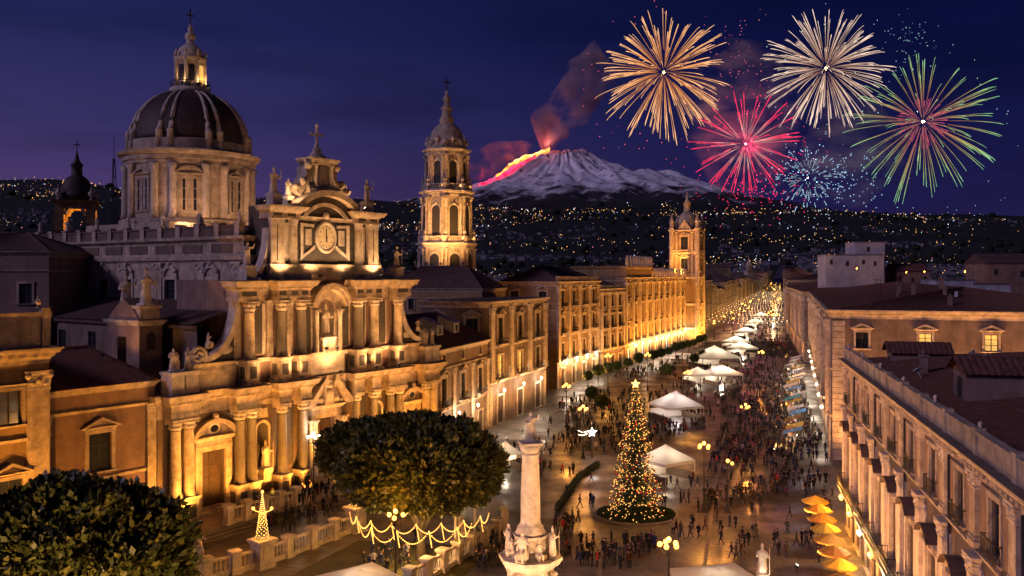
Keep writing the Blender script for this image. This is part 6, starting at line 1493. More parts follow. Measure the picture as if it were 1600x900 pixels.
# illuminated star figure and hedge along the lawn
st = thing('light_star', 'white illuminated comet star on a post beside the tree lawn', 'light decoration', gpt(925,716))
q = MB(); q.tube([(0,0,0),(0,0,3.6)], .06, 6); q.build('post', 'iron', st); q = MB(); q.prism_y([(x*1.4,z*1.4+4.2) for x,z in sp], -.06, .06)
q.tube([(-.8,0,4.0),(-1.5,0,3.7),(-2.2,0,3.8)], .06, 5); q.tube([(-.8,0,4.3),(-1.6,0,4.2),(-2.3,0,4.5)], .05, 5); q.build('star_outline', 'globew', st); lamp('POINT', (0,-.8,4.2), 260, COOL, st, .3)
hd = [gp(870,800), gp(905,748), gp(935,728)]
for (A,B,lb) in ((hd[0],hd[1],'low clipped hedge on the left edge of the fir lawn'),(hd[1],hd[2],'low hedge running up to the lit star')):
    q = MB(); rg = random.Random(1); A, B = Vector((*A,0)), Vector((*B,0)); L = (B-A).length; d = (B-A)/L; n_ = Vector((-d.y,d.x,0)); t = thing('hedge', lb, 'hedge', (A.x,A.y,.02))
    for _ in range(int(L*220)):
        p = d*rg.uniform(0,L)+n_*rg.uniform(-.35,.35)+Vector((0,0,rg.uniform(.02,.8))); a = Vector((rg.uniform(-1,1),rg.uniform(-1,1),rg.uniform(-1,1)))*.16; c = Vector((rg.uniform(-1,1),rg.uniform(-1,1),rg.uniform(-1,1)))*.1; q.add([tuple(p-a),tuple(p+c),tuple(p+a)], [(0,1,2)])
    tag(q.build('leaves', 'hedge', t), kind='stuff'); q = MB(); q.tube([tuple(d*s_*L+Vector((0,0,.35))) for s_ in (0,.5,1)], .22, 6); q.build('stems', 'bark', t)
# kerb line of the raised lawn pavement along the road
kb = MB(); pts = [gp(1098,905), gp(1118,760), gp(1130,690), gp(1140,640)]
for (a, c) in zip(pts, pts[1:]):
    d = Vector((c[0]-a[0],c[1]-a[1],0)); n_ = Vector((-d.y,d.x,0)).normalized()*.2; kb.prism_z([(a[0]-n_.x,a[1]-n_.y),(c[0]-n_.x,c[1]-n_.y),(c[0]+n_.x,c[1]+n_.y),(a[0]+n_.x,a[1]+n_.y)], 0, .14)
tag(kb.build('kerb', 'kerb'), kind='structure')
# ------------------------------------------------------------------ people
POSES = [person_mesh(0,.38,.35,.04,.62,0,False), person_mesh(1,.05,.08,0,.58,1,True), person_mesh(2,.30,.25,.05,.80,2,False), person_mesh(3,.02,.05,.02,.72,0,False), person_mesh(4,.45,.45,.06,.80,0,True), person_mesh(5,.12,.1,.0,.45,1,False)]
def cloth(n, c): return mat('cloth_'+n, c, var=.15, scale=4, bump=0, rough=.9)
skin = mat('skin', (0.42,0.25,0.18), var=.1, bump=0, rough=.6); hairs = [cloth('dark_hair',(0.02,0.015,0.012)), cloth('brown_hair',(0.07,0.04,0.02))]
COATS = [('black',(0.015,0.015,0.017)),('dark blue',(0.02,0.03,0.07)),('dark grey',(0.05,0.05,0.052)),('brown',(0.08,0.045,0.025)),('red',(0.38,0.03,0.03)),('pale',(0.42,0.38,0.34)),('dark green',(0.03,0.05,0.03)),('purple',(0.10,0.03,0.10))]
TRO = [cloth('jeans',(0.03,0.04,0.07)), cloth('black_trousers',(0.012,0.012,0.013))]
cm_ = {n: cloth(n.replace(' ','_'), c) for n, c in COATS}
PM = []; ptxt = ['walking','standing in a hat','carrying a bag','standing','striding in a cap','waiting']
for i, me in enumerate(POSES):
    for j, (n, c) in enumerate(COATS):
        m2 = me.copy(); m2.materials[0] = cm_[n]; m2.materials[1] = TRO[(i+j)%2]; m2.materials[2] = skin; m2.materials[3] = hairs[(i+j)%2]; PM.append((i, n, m2))
rg = random.Random(21); pos = []
def zone(n, poly, clump=0):
    xs = [p[0] for p in poly]; ys = [p[1] for p in poly]; c = 0; tries = 0
    while c < n and tries < n*60:
        tries += 1; x, y = rg.uniform(min(xs),max(xs)), rg.uniform(min(ys),max(ys)); ins = False; j = len(poly)-1
        for i in range(len(poly)):
            if (poly[i][1] > y) != (poly[j][1] > y) and x < (poly[j][0]-poly[i][0])*(y-poly[i][1])/(poly[j][1]-poly[i][1])+poly[i][0]: ins = not ins
            j = i
        if not ins: continue
        gx_, gy_ = gp(x, y); k = 1 if rg.random() > clump else rg.choice((2,2,3))
        base = rg.uniform(0,6.283)
        for q in range(k):
            pos.append((gx_+rg.uniform(-.75,.75)*(k>1), gy_+rg.uniform(-.6,.6)*(k>1), base+rg.uniform(-.5,.5))); c += 1
zone(150, [(1105,730),(1290,715),(1310,780),(1100,800)], .5)          # road, near crowd
zone(42, [(1115,800),(1300,790),(1300,890),(1110,880)], .3)
zone(70, [(875,850),(1030,850),(1040,885),(870,895)], .5)
zone(34, [(1000,750),(1110,740),(1100,850),(1050,850)], .3)
zone(24, [(890,730),(960,740),(930,840),(870,840)], .4)
zone(95, [(400,785),(470,768),(545,752),(560,785),(500,815),(430,845)], .5)   # before the cathedral
zone(60, [(785,650),(905,650),(890,740),(800,770)], .4)
zone(30, [(730,880),(790,835),(800,880),(760,899)], .4)
zone(22, [(580,850),(660,845),(640,900),(560,900)], .3)
zone(470, [(1140,640),(1265,640),(1290,712),(1110,728)], .5)
zone(420, [(870,625),(1090,600),(1125,660),(960,720),(900,700)], .4)
zone(460, [(1120,580),(1250,580),(1265,640),(1120,650)], .4)
zone(430, [(950,590),(1120,545),(1150,545),(1240,560),(1250,580),(1100,600)], .4)
zone(420, [(1150,520),(1170,500),(1225,500),(1240,560),(1130,560)], .4)
zone(300, [(1175,495),(1190,475),(1222,475),(1228,500)], .3)
OBST = [(1.6,75,4.6),(*gp(993,806),5.6),(*gp(1040,748),3.6),(*gp(1056,655),4.8),(*gp(790,735),2.8),(18.8,78.5,4.0),(-13.7,78,3.8),(23.6,81.5,1.0),(gx-1,gy+1.5,1.2),(*gp(1116,572),6.5)]+[(*gp(*p[0]),.7) for p in lamps]
def on_parvis(x, y):
    dx, dy = x-CL[0], y-CL[1]; lx = dx*UX[0]+dy*UX[1]; ly = -dx*UX[1]+dy*UX[0]
    if ly > -3.2 and -27 < lx < 24: return None
    e = max(-ly-8, abs(lx+1.5)-25.5)
    return .9 if e < 0 else .6 if e < .4 else .3 if e < .8 else .022
pos = [p for p in pos if all((p[0]-o[0])**2+(p[1]-o[1])**2 > o[2]**2 for o in OBST)]
kept = []; grid = {}
for p in sorted(pos, key=lambda p: p[1]):
    z = on_parvis(p[0], p[1])
    if z is None: continue
    key = (int(p[0]/.6), int(p[1]/.6))
    if any((kx,ky) in grid for kx in (key[0]-1,key[0],key[0]+1) for ky in (key[1]-1,key[1],key[1]+1) if (kx,ky) == key): continue
    grid[key] = 1; kept.append((p[0],p[1],z,p[2]))
wts = [10,4,5,3,.7,1.0,2,.8]
pool = [[m for m in PM if m[1] == n] for n,_ in COATS]
def where(x, y):
    px = 800+F*x/y; py = HZ+F*CH/y
    if px < 600: return 'before the cathedral steps'
    if px < 905: return 'between the ficus and the cream palazzo' if py < 800 else 'beside the votive column'
    if py > 840 and px < 1060: return 'in the queue below the fir lawn'
    if px < 1105: return 'around the decorated fir' if py > 720 else 'by the lit marquees'
    return 'in the open roadway' if py > 725 else 'in the thick crowd on the road'
NI = 290
for (x, y, z, a) in kept[:NI]:
    ci = rg.choices(range(8), wts)[0]; i, n, me = rg.choice(pool[ci]); o = inst(me, 'person', None, (x,y,z), a, rg.uniform(.93,1.06))
    tag(o, f'person in {n} coat {ptxt[i]} {where(x,y)}', 'person', 'people on the piazza')
# everybody further off: one crowd
import numpy as np
lows = []
for i in (0,2,3,4):
    o = inst(POSES[i], 'low'); d = o.modifiers.new('d','DECIMATE'); d.ratio = .22; dg = bpy.context.evaluated_depsgraph_get(); me = bpy.data.meshes.new_from_object(o.evaluated_get(dg)); bpy.data.objects.remove(o)
    me.calc_loop_triangles(); v = np.array([q.co[:] for q in me.vertices]); t = np.array([l.vertices[:] for l in me.loop_triangles]); mi = np.array([l.material_index for l in me.loop_triangles]); lows.append((v,t,mi))
V = []; T_ = []; MI = []; off = 0
for (x, y, z, a) in kept[NI:]:
    v, t, mi = rg.choice(lows); c, s_ = math.cos(a), math.sin(a); sc = rg.uniform(.93,1.06); ci = rg.choices(range(8), wts)[0]
    V.append(np.stack([(v[:,0]*c-v[:,1]*s_)*sc+x, (v[:,0]*s_+v[:,1]*c)*sc+y, v[:,2]*sc+z+terr(x,y)], 1)); T_.append(t+off); off += len(v)
    MI.append(np.where(mi == 0, ci, np.where(mi == 1, 8, np.where(mi == 2, 9, 10))))
V = np.concatenate(V); T_ = np.concatenate(T_); MI = np.concatenate(MI)
me = bpy.data.meshes.new('crowd'); me.vertices.add(len(V)); me.vertices.foreach_set('co', V.ravel()); me.loops.add(len(T_)*3); me.loops.foreach_set('vertex_index', T_.ravel().astype(np.int32)); me.polygons.add(len(T_)); me.polygons.foreach_set('loop_start', np.arange(0,len(T_)*3,3,dtype=np.int32)); me.polygons.foreach_set('loop_total', np.full(len(T_),3,dtype=np.int32))
for n,_ in COATS: me.materials.append(cm_[n])
me.materials.append(TRO[1]); me.materials.append(skin); me.materials.append(hairs[0]); me.polygons.foreach_set('material_index', MI.astype(np.int32)); me.update(calc_edges=True); me.validate()
tag(inst(me, 'crowd'), 'dense festive crowd filling the avenue and far end of the piazza', 'crowd', kind='stuff')
print('people', len(kept))
# ------------------------------------------------------------------ city, volcano
rg = random.Random(31)
def avenue_x(y, poly):
    for (a, c), (a2, c2) in zip(poly, poly[1:]):
        if c <= y <= c2: return a+(a2-a)*(y-c)/(c2-c)
    return poly[0][0] if y < poly[0][1] else poly[-1][0]
HW = ['white_plaster','plaster3','plaster','plaster2','white_plaster']
HL = ['white','rose','brown','ochre','white']
def house_mesh(i, flat):
    r = random.Random(i); Wd, D, H = r.uniform(9,18), r.uniform(9,14), r.uniform(9,16); q = MB(); q.box(0,Wd,0,D,-4,H)
    if flat: q.box(-.1,Wd+.1,-.1,.2,H,H+.8); q.box(-.1,Wd+.1,D-.2,D+.1,H,H+.8); q.box(-.1,.2,.2,D-.2,H,H+.8); q.box(Wd-.2,Wd+.1,.2,D-.2,H,H+.8); q.box(Wd*.3,Wd*.6,D*.3,D*.7,H-.1,H+2.6)
    else: q.box(-.2,Wd+.2,-.2,D+.2,H,H+.25)
    rf = MB()
    if flat: rf.box(.25,Wd-.25,.25,D-.25,H+.01,H+.1)
    else:
        h = r.uniform(1.8,3.2); rf.prism_x([(-.4,H+.24),(D+.4,H+.24),(D/2,H+.24+h)], -.3, Wd+.3)
    return (Wd, D, H, q, rf)
protos = []
for i in range(10):
    flat = i % 2 == 0; Wd, D, H, q, rf = house_mesh(i, flat); protos.append((Wd, D, H, flat, {m: q.mesh('wall', m) for m in set(HW)}, rf.mesh('roof', 'roof2' if i % 4 else 'roof')))
wq = {m: (lambda q: (q.box(-.55,.55,-.05,.05,0,1.5), q.mesh('window', m))[1])(MB()) for m in ('shutter','lit','litw')}
spots = []; tries = 0
def free(x, y, r):
    if y < 300 and -100 < x < avenue_x(300,SP)+5 and x > -60: return False
    al, ar = avenue_x(max(y,386),SP), avenue_x(max(y,470),RP)
    if y >= 380 and al-38 < x < ar+62: return False
    if y < 380 and x > -40 and x < 40+.34*y+62: return False
    return all((x-a)**2+(y-c)**2 > (r+d)**2 for a,c,d in spots)
houses = []
while len(houses) < 292 and tries < 40000:
    tries += 1; px = rg.uniform(560,1080) if rg.random() < .45 else rg.uniform(1230,1680) if rg.random() < .85 else rg.uniform(-40,420)
    y = 1/rg.uniform(1/1500,1/ (170 if px > 1200 else 330)); x = (px-800)/F*y
    if not free(x, y, 8.5): continue
    spots.append((x,y,8.5)); houses.append((x,y))
houses.sort(key=lambda p: p[1])
for k, (x, y) in enumerate(houses):
    pi = rg.randrange(10); Wd, D, H, flat, wm, rm = protos[pi]; mi = rg.randrange(5); rz = R(rg.choice((-18,-18,-18,10,-40))); up = rg.choice((0,0,0,3,5)) if x > 0 else rg.choice((0,2,5,8))
    t = thing('house', f'{HL[mi]} plaster house with {"flat terrace roof" if flat else "tiled gable roof"} among the city roofs', 'house', (x-Wd/2,y,terr(x,y)+up), rz, 'houses of the old city')
    inst(wm[HW[mi]], 'wall', t); inst(rm, 'roof', t)
    if up:
        q = cached(('found',Wd,D,up), lambda: (lambda a: (a.box(.1,Wd-.1,.1,D-.1,-up-.5,-3.9), a.mesh('foundation','plaster'))[1])(MB()) if up > 4 else None)
        if q: inst(q, 'foundation', t)
    if y < 900:
        for r_ in range(2):
            for c_ in range(3):
                if rg.random() < .85: inst(wq[rg.choices(('shutter','lit','litw'),(7,2.2,.5))[0]], 'window', t, (Wd*(c_+.5)/3,0,H-3.2-3.4*r_))
# named bigger blocks on the right
def block(name, label, px0, px1, ytop, d, dep, m, wins=0, roofm=None):
    x0, _, z = at(px0, ytop, d); x1 = at(px1, ytop, d)[0]; t = thing(name, label, 'house', (x0,d,0), R(-6)); Wd = x1-x0
    q = MB(); q.box(0,Wd,0,dep,0,z); q.mold(0,Wd,0,dep,[(z-.3,z,.1,.3)],back=True); q.build('wall', m, t)
    q = MB(); q.box(.3,Wd-.3,.3,dep-.3,z,z+.12) if roofm is None else q.prism_x([(-.4,z),(dep+.4,z),(dep/2,z+2.8)],-.3,Wd+.3); q.build('roof', roofm or 'roof2', t)
    for k in range(wins): inst(wq['shutter'], 'window', t, (Wd*(k+.5)/wins+(k*7%3-1)*.5,0,z-3.4-(k%2)*.5), 0, (.9,1,1.1))
    return t
block('convent_tower', 'square pinkish convent tower rising over the city roofs', 1336,1381,378,300,12,'white_plaster',1)
block('convent_wing', 'broad pale convent wing under the square tower', 1290,1378,398,298,11,'white_plaster',4)
block('white_house', 'bright white flat roofed house behind the dark hipped roof', 1462,1520,437,215,10,'white_plaster',2)
block('white_house', 'second white house with roof terrace next to the bright one', 1522,1576,443,213,10,'white_plaster',2)
block('pale_house', 'pale house with tiled roof and two dark windows', 1540,1612,411,245,14,'plaster3',2,'roof2')
block('rose_house', 'rose house with tiled roof between convent and white houses', 1400,1450,424,300,14,'plaster3',3,'roof')
block('grey_house', 'long low house behind the golden gothic tower', 1092,1140,418,640,14,'plaster',3,'roof2')
lampc = [(at(1412,426,290)),(at(1440,425,285)),(at(1335,420,290)),(at(1502,425,240))]
for i,(x,y,z) in enumerate(lampc): wall_lamp((x,y-1.0,z), SODIUM, 500, 'lone golden lamp among the dark city roofs', 'lamps among the roofs', 0, 'globe')
# distant built-up slopes and their lights
CV = []; CF = []; q = MB(); ql = {'w':MB(),'g':MB(),'b':MB(),'r':MB()}
n = 0
while n < 4600:
    px = rg.uniform(-120,1720); y = 1/rg.uniform(1/6500,1/1500); x = (px-800)/F*y; dens = noise.noise((x*.0016,y*.0016,.5))+.25*noise.noise((x*.006,y*.006,4))
    if dens < -.12+ (y-1500)/9000: continue
    if avenue_x(y,SP)-30 < x < avenue_x(y,RP)+40 and y < 2700: continue
    z = terr(x,y); s = rg.uniform(6,13); h = rg.uniform(6,14); a = rg.uniform(-.4,.4); c, s_ = math.cos(a)*s, math.sin(a)*s
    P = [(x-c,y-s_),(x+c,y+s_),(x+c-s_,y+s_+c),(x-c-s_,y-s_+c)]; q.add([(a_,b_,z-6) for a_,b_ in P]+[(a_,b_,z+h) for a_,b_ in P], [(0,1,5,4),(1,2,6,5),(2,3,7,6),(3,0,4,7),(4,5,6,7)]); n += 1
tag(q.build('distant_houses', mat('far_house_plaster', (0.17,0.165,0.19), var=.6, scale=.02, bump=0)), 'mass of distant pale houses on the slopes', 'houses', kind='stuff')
n = 0
while n < 8200:
    px = rg.uniform(-80,1680); y = 1/rg.uniform(1/7400,1/700) if rg.random() < .6 else rg.uniform(2500,7400); x = (px-800)/F*y
    dens = noise.noise((x*.0013,y*.0013,.5))+.5*noise.noise((x*.005,y*.004,4))
    ln2 = abs(noise.noise((x*.0042,y*.0028,9)))
    if rg.random() > max(.012, max(0,dens+.02)**1.5*2.4+(.75 if ln2 < .03 and dens > -.25 else 0)): continue
    if avenue_x(y,SP)-60 < x < avenue_x(y,RP)+70 and y < 2700: continue
    c = rg.choices('wgbr',(1.6,6,.8,.8))[0]; r = y*rg.choice((.00014,.00018,.00022,.00028,.0004,.0006)); ql[c].octa((x,y,terr(x,y)+rg.uniform(4,16)+r), r); n += 1
for c, col, st_ in (('w',(1,.92,.8),2.2),('g',(1,.50,.13),1.9),('b',(.5,.65,1),2.0),('r',(1,.3,.35),1.2)):
    M['city_'+c] = glow('city_light_'+c, col, st_); tag(ql[c].build('city_lights', 'city_'+c), {'w':'white','g':'golden','b':'bluish','r':'reddish'}[c]+' lights scattered over the distant city', 'city lights', kind='stuff')
# dark tree masses between the far houses
q = MB(); n = 0
while n < 1300:
    px = rg.uniform(-80,1700); y = 1/rg.uniform(1/7000,1/900); x = (px-800)/F*y
    if avenue_x(y,SP)-70 < x < avenue_x(y,RP)+90 and y < 2700: continue
    if noise.noise((x*.0016,y*.0016,.5)) > .1: continue
    r = rg.uniform(5,11)*(1+y/5000); z = terr(x,y); v0 = len(q.v)
    q.ball((x,y,z+r*.4), r, 7, 5, 1.3, 1.1, .8); 
    for k in range(v0, len(q.v)): a = Vector(q.v[k]); q.v[k] = tuple(a+Vector((1,1,1))*noise.noise(a*.13)*r*.5)
    n += 1
M['far_tree'] = mat('far_tree_foliage', (0.018,0.026,0.014), var=.5, scale=.05, bump=0, rough=.95)
tag(q.build('distant_trees', 'far_tree'), 'dark tree masses on the far slopes', 'trees', kind='stuff')

# volcano, 20 km off
VD = 20000.0; VS = VD/F; VC = ((880-800)*VS, VD)
RPF = [(0,186),(14,184),(26,190),(34,191),(44,184),(70,167),(95,156),(120,148),(150,147),(172,149),(200,138),(250,123),(320,101),(420,74),(560,44),(800,5),(1100,-20)]
LPF = [(0,186),(10,189),(20,190),(32,184),(55,176),(90,160),(120,140),(150,128),(180,118),(260,100),(400,66),(600,30),(900,0),(1100,-20)]
def pf(t, r):
    for (a, h), (a2, h2) in zip(t, t[1:]):
        if a <= r <= a2: return h+(h2-h)*(r-a)/(a2-a)
    return -20
def vz(ang, r):      # r in photo pixels at the volcano's distance
    f = (1+math.cos(ang))/2; h = pf(RPF, r)*f+pf(LPF, r)*(1-f)
    g = min(1, r/60); x, y = r*math.cos(ang), r*math.sin(ang)
    wv = noise.noise((math.cos(ang)*7+r*.004, math.sin(ang)*7, r*.008))*7.5+noise.noise((math.cos(ang)*19, math.sin(ang)*19, r*.02))*5.0+noise.noise((x*.09,y*.09,3))*3.2
    return CH+(h+wv*g*(0.35 if abs(math.sin(ang)) < .15 else 1))*VS
q = MB(); NR, NA2 = 130, 260; rs = [1100*(i/NR)**1.7 for i in range(NR+1)]
for r in rs:
    for k in range(NA2): a = 2*math.pi*k/NA2; q.v.append((VC[0]+r*math.cos(a)*VS, VC[1]+r*math.sin(a)*VS, vz(a, r)))
for i in range(NR):
    for k in range(NA2): k2 = (k+1)%NA2; q.f.append([i*NA2+k, i*NA2+k2, (i+1)*NA2+k2, (i+1)*NA2+k])
q.sm = [True]*len(q.f); q.mi = [0]*len(q.f)
m = bpy.data.materials.new('snow_and_lava_rock'); m.use_nodes = True; t = m.node_tree; bs = t.nodes['Principled BSDF']; bs.inputs['Roughness'].default_value = .9
g = t.nodes.new('ShaderNodeNewGeometry'); sp_ = t.nodes.new('ShaderNodeSeparateXYZ'); t.links.new(g.outputs['Position'], sp_.inputs[0])
n1_ = t.nodes.new('ShaderNodeTexNoise'); n1_.inputs['Scale'].default_value = .0016; n1_.inputs['Detail'].default_value = 9; n1_.inputs['Roughness'].default_value = .7; t.links.new(g.outputs['Position'], n1_.inputs['Vector'])
ma = t.nodes.new('ShaderNodeMath'); ma.operation = 'MULTIPLY_ADD'; ma.inputs[1].default_value = 2100; t.links.new(n1_.outputs['Fac'], ma.inputs[0]); t.links.new(sp_.outputs['Z'], ma.inputs[2])
mr = t.nodes.new('ShaderNodeMapRange'); mr.inputs['From Min'].default_value = 2520; mr.inputs['From Max'].default_value = 2820; t.links.new(ma.outputs[0], mr.inputs['Value'])
n2_ = t.nodes.new('ShaderNodeTexNoise'); n2_.inputs['Scale'].default_value = .0042; n2_.inputs['Detail'].default_value = 7; n2_.inputs['Roughness'].default_value = .75; t.links.new(g.outputs['Position'], n2_.inputs['Vector'])
mr2 = t.nodes.new('ShaderNodeMapRange'); mr2.inputs['From Min'].default_value = .36; mr2.inputs['From Max'].default_value = .46; t.links.new(n2_.outputs['Fac'], mr2.inputs['Value'])
mu = t.nodes.new('ShaderNodeMath'); mu.operation = 'MULTIPLY'; t.links.new(mr.outputs[0], mu.inputs[0]); t.links.new(mr2.outputs[0], mu.inputs[1])
mx = t.nodes.new('ShaderNodeMixRGB'); mx.inputs[1].default_value = (.02,.02,.024,1); mx.inputs[2].default_value = (.80,.80,.86,1); t.links.new(mu.outputs[0], mx.inputs[0]); t.links.new(mx.outputs[0], bs.inputs['Base Color'])
M['snow'] = m
tag(q.build('volcano', 'snow'), kind='structure')
# lava streams on the left flank
def lava_mat(name, c, st):
    m = glow(name, c, st); t = m.node_tree; b_ = t.nodes['Principled BSDF']; g = t.nodes.new('ShaderNodeNewGeometry'); n = t.nodes.new('ShaderNodeTexNoise'); n.inputs['Scale'].default_value = .007; n.inputs['Detail'].default_value = 6; t.links.new(g.outputs['Position'], n.inputs['Vector'])
    r = t.nodes.new('ShaderNodeMapRange'); r.inputs['From Min'].default_value = .35; r.inputs['From Max'].default_value = .68; r.inputs['To Min'].default_value = st*.25; r.inputs['To Max'].default_value = st*1.6; t.links.new(n.outputs['Fac'], r.inputs['Value']); t.links.new(r.outputs[0], b_.inputs['Emission Strength']); return m
M['lava_hot'] = lava_mat('lava_hot', (1.0,.22,.03), 4.5); M['lava_core'] = lava_mat('lava_core', (1.0,.42,.10), 9); M['lava_red'] = lava_mat('lava_red', (1.0,.03,.10), 2.4)
def lava(label, pts, wd, m):
    up = 40 if m == 'lava_core' else 0
    q = MB(); top = []; n = len(pts)*6
    P = []
    for i in range(n):
        t = i/(n-1)*(len(pts)-1); j = min(int(t), len(pts)-2); f = t-j; P.append((pts[j][0]+(pts[j+1][0]-pts[j][0])*f, pts[j][1]+(pts[j+1][1]-pts[j][1])*f))
    vs = []; fs = []
    for i, (r, a) in enumerate(P):
        ww = wd*(1+.6*noise.noise((i*.5,wd,1)))*min(1,(i+1)/4)
        a_ = R(a)+.03*noise.noise((i*.35,2,wd))
        for s in (-1,-.3,.3,1):
            aa = a_+s*ww/max(r,12)*.5; z = vz(aa, r)+ (70 if abs(s) < .5 else 30)+up; vs.append((VC[0]+r*math.cos(aa)*VS, VC[1]+r*math.sin(aa)*VS, z))
    for i in range(n-1):
        for k in range(3): fs.append((i*4+k,i*4+k+1,i*4+k+5,i*4+k+4))
    q.add(vs, fs, True); return tag(q.build('lava_flow', m), label, 'lava')
lava('glowing orange lava stream spilling from the crater rim', [(22,195),(45,197),(70,200),(95,203),(115,206)], 7, 'lava_hot')
lava('wide crimson lava stream lower on the volcano flank', [(52,212),(80,212),(105,211),(130,212),(152,214)], 9, 'lava_red')
lava('white hot heart of the orange lava stream', [(22,195),(45,197),(70,200),(92,203)], 2.6, 'lava_core')
lava('thin red lava branch beside the wide crimson stream', [(60,222),(90,220),(120,218),(146,219)], 4, 'lava_red')
for r, a, P in ((28,192,5e6),(60,197,3e6),(90,202,2.6e6),(120,208,2.2e6),(145,212,2e6)):
    aa = R(a); lamp('POINT', (VC[0]+r*math.cos(aa)*VS, VC[1]+r*math.sin(aa)*VS-200, vz(aa,r)+260), P, (1,.12,.05) if r < 70 else (1,.06,.09), None, 60, name='lava_glow')
# smoke: real volumes lit by the lava
def smoke(name, label, path, dens, col, seed, scale):
    q = MB(); pts = [Vector(((px-800)*VS, VD+dy, CH-(py-HZ)*VS)) for px,py,dy,_ in path]; rr = [p[3]*VS for p in path]
    N = 24; P = []; RR = []
    for i in range(N+1):
        t = i/N*(len(pts)-1); j = min(int(t), len(pts)-2); f = t-j; P.append(pts[j].lerp(pts[j+1], f)); RR.append(rr[j]+(rr[j+1]-rr[j])*f)
    q.tube([tuple(p) for p in P], RR, 14)
    for k in range(len(q.v)): a = Vector(q.v[k]); q.v[k] = tuple(a+Vector((noise.noise(a*.0016+Vector((seed,0,0))),noise.noise(a*.0016+Vector((0,seed,0))),noise.noise(a*.0016+Vector((0,0,seed)))))*260)
    m = bpy.data.materials.new(name); m.use_nodes = True; t = m.node_tree; t.nodes.remove(t.nodes['Principled BSDF']); o = t.nodes['Material Output']; v = t.nodes.new('ShaderNodeVolumePrincipled'); v.inputs['Color'].default_value = (*col,1); v.inputs['Anisotropy'].default_value = -.3
    g = t.nodes.new('ShaderNodeNewGeometry'); n = t.nodes.new('ShaderNodeTexNoise'); n.inputs['Scale'].default_value = scale; n.inputs['Detail'].default_value = 5; t.links.new(g.outputs['Position'], n.inputs['Vector'])
    r = t.nodes.new('ShaderNodeMapRange'); r.inputs['From Min'].default_value = .44; r.inputs['From Max'].default_value = .7; r.inputs['To Min'].default_value = 0; r.inputs['To Max'].default_value = dens; t.links.new(n.outputs['Fac'], r.inputs['Value']); t.links.new(r.outputs[0], v.inputs['Density']); t.links.new(v.outputs[0], o.inputs['Volume'])
    m.cycles.homogeneous_volume = False if hasattr(m.cycles,'homogeneous_volume') else False
    ob = q.build(name, m); tag(ob, label, 'smoke'); return ob
smoke('smoke_plume', 'pinkish smoke plume leaning away from the crater', [(848,246,-400,7),(852,225,-500,17),(868,195,-700,28),(892,168,-900,36),(915,140,-1100,40),(938,112,-1300,34)], 0.005, (.92,.66,.72), 3, .0022)
smoke('lava_smoke', 'red lit smoke drifting over the lava streams', [(846,243,-900,5),(822,248,-1100,12),(790,260,-1300,18),(755,272,-1400,20),(715,284,-1500,12)], 0.004, (.95,.7,.7), 9, .0025)

# the crater pit throws its light up into the plume, the streams into their smoke
def vl(px, py, dy): return ((px-800)*VS, VD+dy, CH-(py-HZ)*VS)
lamp('SPOT', vl(850,236,-700), 3e7, (1,.30,.20), None, 60, vl(905,150,-1000), 75, .8, name='crater_glow')
for (px, py, tx, ty, P) in ((836,248,822,236,5e6),(806,260,790,248,5e6),(775,276,755,262,4e6)):
    lamp('SPOT', vl(px,py,-1300), P, (1,.16,.06), None, 40, vl(tx,ty,-1250), 110, .8, name='lava_glow')
